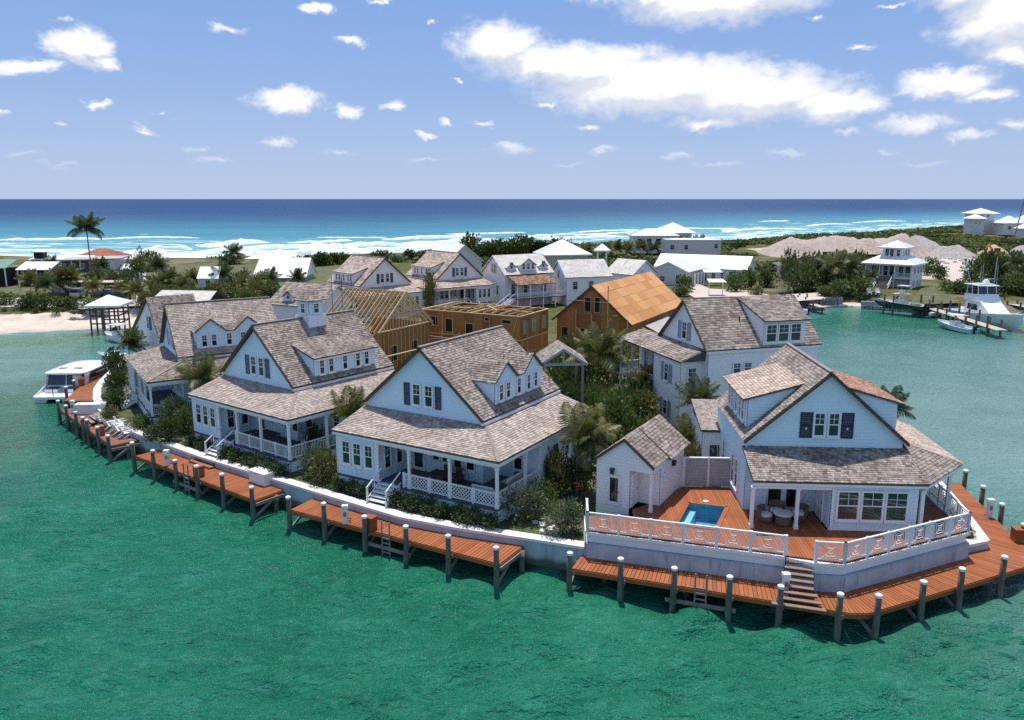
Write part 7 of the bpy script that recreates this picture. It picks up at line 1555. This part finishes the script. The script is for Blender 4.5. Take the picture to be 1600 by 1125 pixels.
a = at(1242, 492); console_boat('small white boat half hidden behind the slipway dock', (a.x, a.y + 2, 0), R(160), 5.5, 2.1, GEL, False)
a = at(185, 533); console_boat('white runabout with a canopy moored beside the white roofed boathouse', (a.x, a.y, 0), R(150), 5.8, 2.2, GEL, True)
a = at(178, 568); console_boat('white skiff behind the leftmost cottage, bow to the lagoon', (a.x, a.y + .6, 0), R(165), 5.2, 2.0, GEL, False)
a = at(202, 541); console_boat('little white tender next to the dark palm at the boathouse channel', (a.x, a.y, 0), R(120), 3.6, 1.6, GEL, False)
# the boathouse
bo = thing('boathouse', 'open boathouse on dark piles with a white pyramid roof', 'boathouse', (-63.4, 118.6, 0), R(8)); hip_roof(bo, -.6, 4.6, -.6, 5.2, 4.3, 5.6, METALR)
for x in (0, 1.9, 4.0):
    for y in (0, 2.4, 4.6): MB().tube([(x, y, -1.5), (x, y, 4.2)], .14, 8).build('pile', PILE, bo)
for z in (1.5, 2.7): MB().beam((0, 0, z), (4, 0, z), .1, .2).build('cross_beam', BROWNW, bo); MB().beam((0, 4.6, z), (4, 4.6, z), .1, .2).build('cross_beam', BROWNW, bo); MB().beam((4, 0, z), (4, 4.6, z), .1, .2).build('cross_beam', BROWNW, bo)
# marina docks
def plain_dock(label, a, b, w, n, hp, z=1.3):
    a, b = Vector((*a[:2], 0)), Vector((*b[:2], 0)); d = (b - a).normalized(); nn = Vector((-d.y, d.x, 0)) * (w / 2); t = thing('dock', label, 'dock', (0, 0, 0), 0, 'plain timber docks of the marina'); DK = simple('sun_bleached_boards', (.50, .42, .33), .85, .2, 1.5)
    m = int((b - a).length / .3)
    for i in range(m):
        c = a + d * (i * .3); q = [c - nn, c + d * .28 - nn, c + d * .28 + nn, c + nn]; MB().prism([tuple(p.xy - c.xy) for p in q], -.06, 0).build('plank', DK, t, (c.x, c.y, z))
    for i in range(n):
        for s in (-1, 1):
            p = a + (b - a) * ((i + .3) / n) + nn * 1.15 * s; h = hp * rnd.uniform(.75, 1.15); MB().tube([(p.x, p.y, -1.5), (p.x, p.y, h)], .16, 8).build('pile', PILE, t)
    return t
plain_dock('timber marina dock with tall dark piles beside the yacht', at(1444, 478, 1.3), at(1566, 516, 1.3), 1.7, 8, 2.9); plain_dock('narrow slipway dock with rails behind the two storey house', at(1228, 463, 1.3), at(1287, 480, 1.3), 1.5, 5, 2.4); plain_dock('pale walkway with white posts along the bank behind the yacht', at(1556, 470, 1.6), at(1640, 486, 1.6), 1.6, 4, 2.6, 1.6)
for i, (u, v, who) in enumerate(((1380, 490, 'left front'), (1394, 492, 'middle'), (1437, 490, 'right front'))): p = at(u, v); t = thing('lift_pile', f'{who} dark pile of the boat lift below the tower house', 'pile', (p.x, p.y, 0), 0, 'boat lift piles'); MB().tube([(0, 0, -1.5), (0, 0, 3.4)], .17, 8).build('post', PILE, t)
for u, who in ((1358, 'left'), (1371, 'right')):
    p = at(u, 461, 1.8); t = thing('garden_chair', f'white garden chair on the bank in front of the tower house, {who} one of two', 'chair', (p.x, p.y, 1.9), R(-10), 'white chairs on the marina bank'); MB().box(-.4, .4, -.4, .4, .35, .45).build('seat', WHITE, t); MB().slab([(-.4, .4, .4), (.4, .4, .4), (.38, .6, 1.25), (-.38, .6, 1.25)], .06).build('backrest', WHITE, t)
    for x in (-.35, .35): MB().box(x - .06, x + .06, -.4, .4, 0, .62).build('arm', WHITE, t)
# gate posts by the slipway
gt = thing('metal_gate', 'grey metal railing gate at the landward end of the slipway dock', 'gate', (*at(1213, 462, 1.9).xy, 1.9), R(10))
for i in range(7): MB().box(i * .42, i * .42 + .06, -.03, .03, 0, 2.6).build('bar', GREYW, gt)
for z in (.2, 2.5): MB().box(-.1, 2.7, -.04, .04, z, z + .08).build('rail', GREYW, gt)
# tent shelter on the sand
tn = thing('shade_canopy', 'small white flat shade canopy on one post near the bungalow', 'canopy', (*at(1118, 462, 1.9).xy, 1.9), 0); MB().slab([(-1.7, -1.2, 2.7), (1.7, -1.2, 2.7), (1.5, 1.3, 3.1), (-1.5, 1.3, 3.1)], .1).build('roof', WHITE, tn)
for x in (-1.3, 1.3): MB().box(x - .06, x + .06, -.06, .06, 0, 2.8).build('post', TRIM, tn)
t2 = thing('shade_canopy', 'white square awning on the long bungalow terrace', 'canopy', (*at(1112, 446, 1.9).xy, 1.9), 0); MB().slab([(-2, -1, 2.9), (2, -1, 2.9), (1.8, 1.4, 3.3), (-1.8, 1.4, 3.3)], .1).build('roof', WHITE, t2)
for x in (-1.7, 1.7): MB().box(x - .06, x + .06, -.06, .06, 0, 3).build('post', TRIM, t2)
# excavator
ex = thing('excavator', 'small orange excavator parked among the rubble below the headland', 'excavator', (*at(1556, 403, 2).xy, 2.0), R(200))
for s in (-1, 1): MB().prism([(-1.8, s * 1.1 - .25), (1.8, s * 1.1 - .25), (1.8, s * 1.1 + .25), (-1.8, s * 1.1 + .25)], 0, .8).build('track', BLACKP, ex)
MB().box(-1.7, 1.2, -1.2, 1.2, .9, 2.0).build('body', YELLOWM, ex); MB().box(-.2, 1.2, .1, 1.15, 2.0, 3.1).build('cab', GLASS, ex)
MB().beam((1.0, -.3, 1.6), (3.2, -.3, 4.2), .4, .5).build('boom', YELLOWM, ex); MB().beam((3.2, -.3, 4.2), (4.6, -.3, 1.8), .3, .4).build('stick', YELLOWM, ex); MB().prism([(4.2, -.8), (5.0, -.8), (5.0, .2), (4.2, .2)], .9, 1.7).build('bucket', BLACKP, ex)
# ================================================================ parked cars, poles
def car(label, u, v, m, rz, open_top=True):
    p = at(u, v, 2.0); t = thing('parked_car', label, 'car', (p.x, p.y, 2.02), rz, 'cars parked along the beach road'); MB().prism([(-2, -.85), (1.9, -.85), (2.05, -.6), (2.05, .6), (1.9, .85), (-2, .85)], .4, 1.05).build('body', m, t)
    MB().mesh([(-1.6, -.78, 1.05), (.9, -.78, 1.05), (.9, .78, 1.05), (-1.6, .78, 1.05), (-1.4, -.68, 1.7), (.4, -.68, 1.7), (.4, .68, 1.7), (-1.4, .68, 1.7)], [(0, 1, 5, 4), (1, 2, 6, 5), (2, 3, 7, 6), (3, 0, 4, 7)]).build('windows', GLASS, t); MB().box(-1.5, .45, -.72, .72, 1.7, 1.8).build('roof', m, t)
    for x in (-1.25, 1.25):
        for y in (-.8, .8): MB().tube([(x, y - .1, .36), (x, y + .1, .36)], .36, 12).build('wheel', BLACKP, t)
CR = [plain('car_dark_paint', (.03, .03, .032), .25), plain('car_silver_paint', (.45, .45, .45), .25, .5)]
for l, u, v, k in (('dark car leftmost in the row on the beach road', 95, 465, 0), ('silver car second in the row on the beach road', 109, 464, 1), ('grey car third in the row, before the small pale canopy', 124, 465, 1), ('dark car behind the slim verge palm', 157, 467, 0), ('black van next to the dark car by the verge palm', 176, 467, 0), ('black car at the right end of the parked row', 192, 470, 0)): car(l, u, v, CR[k], R(rnd.choice((80, 95, 170))))
for l, u, v in (('pale flat awning over the left parked cars', 120, 459), ('pale flat awning over the right parked cars', 166, 460)):
    p = at(u, v, 2); t = thing('car_awning', l, 'awning', (p.x, p.y + 2, 2), 0, 'awnings by the beach road'); MB().slab([(-2.4, -1, 2.2), (2.4, -1, 2.2), (2.4, 1.2, 2.4), (-2.4, 1.2, 2.4)], .1).build('roof', SANDP, t)
    for x in (-2.2, 2.2): MB().box(x - .06, x + .06, -.06, .06, 0, 2.2).build('post', BROWNW, t)
for l, u, v, h in (('pale utility pole at the right end of the beach road', 222, 468, 5.0), ('short white post at the lawn edge near the first palm', 32, 456, 2.6), ('white marker post beside the pale utility pole', 212, 466, 3.8)): p = at(u, v, 2); t = thing('utility_pole', l, 'pole', (p.x, p.y, 1.9), 0, 'poles by the beach road'); MB().tube([(0, 0, 0), (0, 0, h)], .13, 8).build('post', CONC, t)
p = at_y(1585, 362, 300); t = thing('crane_mast', 'thin leaning lattice mast rising before the headland villas', 'mast', (p.x, p.y, 4), 0); MB().beam((0, 0, 0), (2.5, 0, 18), .3, .3).build('mast', GREYW, t)
# ================================================================ things on the docks and porches
def pedestal(label, p, rz=0):
    t = thing('dock_pedestal', label, 'power pedestal', (p[0], p[1], 1.25), rz, 'power pedestals on the docks'); MB().box(-.14, .14, -.12, .12, 0, .95).build('post', WHITE, t); MB().prism([(-.18, -.16), (.18, -.16), (.18, .16), (-.18, .16)], .95, 1.15).build('light_cap', TRIM, t); MB().box(-.08, .08, -.15, -.121, .5, .75).build('socket', GREYW, t); MB().tube([(.1, .1, .3), (.3, .2, .2), (.2, .35, .02), (-.1, .3, .02)], .03, 6).build('cable', BLACKP, t)
def crate(label, p, rz, w=.62, d=.5, h=.72, m=None):
    t = thing('dock_box', label, 'box', (p[0], p[1], 1.25), rz, 'timber boxes on the docks'); m = m or DECK
    for k in range(5): MB().box(-w / 2, w / 2, -d / 2, d / 2, k * h / 5, k * h / 5 + h / 5 - .012).build('slat', m, t)
    MB().box(-w / 2 - .03, w / 2 + .03, -d / 2 - .03, d / 2 + .03, h, h + .05).build('lid', m, t)
pedestal('white power pedestal on the dock of the lattice cottage', at(540, 818, 1.25)); pedestal('white power pedestal on the dock of the cupola cottage', at(80 + 727 / 4, 560 + 668 / 4, 1.25)); pedestal('white power pedestal at the foot of the deck stairs', at(1226, 930, 1.25)); pedestal('white power pedestal on the outer edge of the wraparound dock', at(1545, 808, 1.25)); pedestal('white power pedestal on the faded dock', at(80 + 140 / 4, 560 + 340 / 4, 1.25))
crate('orange timber box by a pile on the lattice cottage dock', at(579, 826, 1.25), R(-30)); crate('orange timber box by a pile on the cupola cottage dock', at(80 + 925 / 4, 560 + 735 / 4, 1.25), R(-37)); crate('orange timber box on the faded dock', at(80 + 308 / 4, 560 + 478 / 4, 1.25), R(-45)); crate('brown timber box at the right edge of the wraparound dock', at(1589, 845, 1.25), R(80)); crate('orange timber box beside the motor catamaran', at(128, 602, 1.25), R(-70)); crate('narrow orange box between piles of the faded dock', at(80 + 215 / 4, 560 + 425 / 4, 1.25), R(-45), .5)
def chest(label, p, rz, w, d, h):
    t = thing('storage_chest', label, 'chest', (p[0], p[1], 1.25), rz, 'white storage chests'); MB().box(-w / 2, w / 2, -d / 2, d / 2, 0, h).build('body', WHITE, t); MB().box(-w / 2 - .05, w / 2 + .05, -d / 2 - .05, d / 2 + .05, h + .002, h + .1).build('lid', TRIM, t); MB().box(-.1, .1, -d / 2 - .07, -d / 2 - .051, h - .02, h + .06).build('handle', STEEL, t)
p = at(80 + 1300 / 4, 560 + 785 / 4, 1.25); chest('white storage chest against the seawall of the cupola cottage dock', (p.x + .1, p.y + .3), R(-37), 1.7, .8, .75)
p = at(128, 655, 1.25); chest('long white chest on the corner dock near the catamaran', (p.x - .1, p.y + 2.0), R(5), 2.6, .8, .8)
def adirondack(label, p, rz):
    t = thing('deck_chair', label, 'chair', (p[0], p[1], 1.25), rz, 'white slatted chairs on the faded dock')
    for k in range(5): MB().box(-.29 + k * .118, -.29 + k * .118 + .1, -.32, .22, .36, .39).build('slat', WHITE, t)
    for k in range(5): MB().slab([(-.29 + k * .118, .2, .33), (-.29 + k * .118 + .1, .2, .33), (-.29 + k * .118 + .1, .5, 1.05 - abs(k - 2) * .05), (-.29 + k * .118, .5, 1.05 - abs(k - 2) * .05)], .025).build('slat', WHITE, t)
    for x in (-.36, .36): MB().box(x - .07, x + .07, -.36, .36, .58, .61).build('arm', WHITE, t); MB().box(x - .03, x + .03, -.3, -.22, 0, .58).build('leg', WHITE, t); MB().slab([(x - .02, .45, 0), (x + .02, .45, 0), (x + .02, -.3, .38), (x - .02, -.3, .38)], .1).build('leg', WHITE, t)
a, b = at(160, 664, 1.25), at(195, 683, 1.25)
for i, w_ in enumerate(('first from the steps', 'second from the steps', 'third from the steps', 'fourth from the steps', 'fifth from the steps', 'sixth and last from the steps')): q = a.lerp(b, i / 5); adirondack(f'white slatted chair in the row on the faded dock, {w_}', (q.x + (i % 2) * .12, q.y), R(138))
for i, w_ in enumerate(('first', 'third', 'last')):
    q = a.lerp(b, i / 2.6) + Vector((.55, .75, 0)); adirondack(f'white slatted chair of the back row by the seawall, {w_}', (q.x, q.y), R(138))
def shore_steps(label, o, th, u0, u1, v):
    p = off(o, th, (u0 + u1) / 2, v); t = thing('shore_steps', label, 'steps', (p[0], p[1], 0), R(th), 'weathered steps over the seawall'); w = (u1 - u0) / 2
    for k in range(3): MB().box(-w + k * .1, w - k * .1, -1.35 + k * .36, -1.35 + (k + 1) * .36 - .02, 1.3 + k * .18, 1.38 + k * .18).build('step', GREYW if k else DECKD, t); MB().box(-w + k * .1 + .03, w - k * .1 - .03, -1.30 + k * .36, -1.27 + k * .36, 1.2, 1.295 + k * .18).build('riser', BROWNW, t)
    MB().box(-w + .3, w - .3, -.28, .75, 1.80, 1.87).build('landing', GREYW, t)
shore_steps('weathered timber steps from the dock to the lattice cottage', (-11.25, 49.24), -30.85, 3.0, 5.75, -.55); shore_steps('weathered timber steps from the dock to the cupola cottage', (-24.26, 58.71), -37.33, 2.7, 5.4, -.95)
p = at(150, 660, 1.25); shore_steps('weathered timber steps beside the white chairs to the leftmost cottage', (p.x, p.y), -48, -1.2, 1.2, .35)
def sofa(label, o, th, u, v, rz, w=1.9, z=2.58):
    p = off(o, th, u, v); t = thing('porch_sofa', label, 'sofa', (p[0], p[1], z), R(th + rz), 'porch seating'); MB().box(-w / 2, w / 2, -.4, .4, .05, .3).build('frame', WICKER, t); MB().box(-w / 2 + .05, w / 2 - .05, -.38, .2, .3, .48).build('seat_cushion', CUSH, t)
    n = max(1, round(w / .65))
    for i in range(n): MB().slab([(-w / 2 + .06 + i * (w - .12) / n, .15, .48), (-w / 2 + .04 + (i + 1) * (w - .12) / n, .15, .48), (-w / 2 + .04 + (i + 1) * (w - .12) / n, .35, .92), (-w / 2 + .06 + i * (w - .12) / n, .35, .92)], .14).build('back_cushion', CUSH, t)
    for s in (-1, 1): MB().box(s * w / 2 - .08, s * w / 2 + .08, -.4, .4, .05, .62).build('arm', WICKER, t)
def table(label, o, th, u, v, w, d, z=2.58, m=None):
    p = off(o, th, u, v); t = thing('dining_table', label, 'table', (p[0], p[1], z), R(th)); MB().box(-w / 2, w / 2, -d / 2, d / 2, .7, .75).build('table_top', m or BROWNW, t)
    for x in (-1, 1):
        for y in (-1, 1): MB().box(x * (w / 2 - .08) - .04, x * (w / 2 - .08) + .04, y * (d / 2 - .08) - .04, y * (d / 2 - .08) + .04, 0, .7).build('leg', m or BROWNW, t)
def chair(label, o, th, u, v, rz, z=2.58, m=None, group='porch chairs'):
    p = off(o, th, u, v); m = m or WHITE; t = thing('porch_chair', label, 'chair', (p[0], p[1], z), R(th + rz), group); MB().box(-.24, .24, -.24, .24, .42, .47).build('seat', m, t); MB().box(-.24, .24, .2, .25, .47, .95).build('backrest', m, t)
    for x in (-.2, .2):
        for y in (-.2, .2): MB().box(x - .025, x + .025, y - .025, y + .025, 0, .42).build('leg', m, t)
o3, o2, o1, o4 = ((-11.25, 49.24), -30.85), ((-24.26, 58.71), -37.33), ((-36.14, 73.41), -57.4), ((12.75, 40.0), -3.81)
sofa('white cushioned sofa at the corner post of the lattice porch', *o3, 10.7, 1.0, 180, 1.6); sofa('white cushioned sofa along the right side of the lattice porch', *o3, 11.0, 3.4, -90, 2.2); table('long dark dining table on the lattice porch', *o3, 7.4, 1.6, 2.2, .9)
for i, (u, r_) in enumerate(((6.7, 180), (7.6, 180), (6.8, 0), (7.7, 0))): chair(f'dark dining chair on the lattice porch, {("rail side left", "rail side right", "wall side left", "wall side right")[i]}', *o3, u, 1.6 + (-.75 if r_ == 180 else .75), r_, m=BROWNW)
for i, u in enumerate((9.9, 10.7, 11.2)): chair(f'white chair on the right porch corner of the cupola cottage, {("left", "middle", "right")[i]} of three', *o2, u, 2.6 + i * .9, -60 + 20 * i)
table('dark dining table on the cupola cottage porch', *o2, 7, 1.6, 1.8, .9); table('dark table on the corner porch of the leftmost cottage', *o1, 11.0, 2.2, 1.2, .8); chair('white chair on the corner porch of the leftmost cottage', *o1, 11.6, 1.2, 120)
def round_chair(label, u, v, r, h):
    p = off(*o4, u, v); t = thing('wicker_chair', label, 'chair', (p[0], p[1], 2.76), R(rnd.uniform(0, 360)), 'round wicker seats on the deck'); MB().lathe([(r * .75, 0), (r, .18), (r, .3), (r * .92, .36)], 16).build('base', WICKER, t); MB().lathe([(r * .86, 0), (r * .86, .1), (r * .6, .14)], 14).build('seat_cushion', CUSH, t, (0, 0, .362))
    n = 9; mb = MB()
    for i in range(n): a0 = math.pi * (.1 + .8 * i / n); a1 = math.pi * (.1 + .8 * (i + 1) / n); mb.slab([(math.cos(a0) * r, math.sin(a0) * r, .3), (math.cos(a1) * r, math.sin(a1) * r, .3), (math.cos(a1) * r * 1.05, math.sin(a1) * r * 1.05, h), (math.cos(a0) * r * 1.05, math.sin(a0) * r * 1.05, h)], .05)
    mb.build('backrest', WICKER, t)
round_chair('round wicker chair on the deck, nearest the left porch post', 1.0, .9, .42, .8); round_chair('round wicker chair behind the drum table on the deck', 1.75, 1.5, .42, .85); round_chair('round wicker chair near the glazed doors of the deck house', 2.9, 1.3, .42, .8)
p = off(*o4, 1.85, .55); t = thing('drum_table', 'round wicker drum table with a pale top on the pool deck', 'table', (p[0], p[1], 2.76), 0); MB().lathe([(.36, 0), (.42, .1), (.4, .5), (.44, .6)], 18).build('base', WICKER, t); MB().lathe([(.52, 0), (.52, .05)], 18).build('table_top', CONC, t, (0, 0, .602))
table('dark table on the side porch of the deck house', *o4, 9.6, 4.4, 1.0, .8, 2.76); chair('dark chair on the side porch of the deck house', *o4, 10.3, 4.9, -90, 2.76, BLACKP)
# red flowers on the shrub beside the pool hut
fl = tag(MB().build('flower_head', plain('red_petals', (.55, .09, .06), .6)), 'red flower head on the bush left of the pool hut', 'flower'); mbf = MB(); r_ = random.Random(2); p = at(905, 758, 3.2)
for i in range(40): leaf_quad(mbf, p + rv(r_, .22), rv(r_), rv(r_), .14, .08)
fl.data = mbf.data('flower_head', fl.data.materials[0])
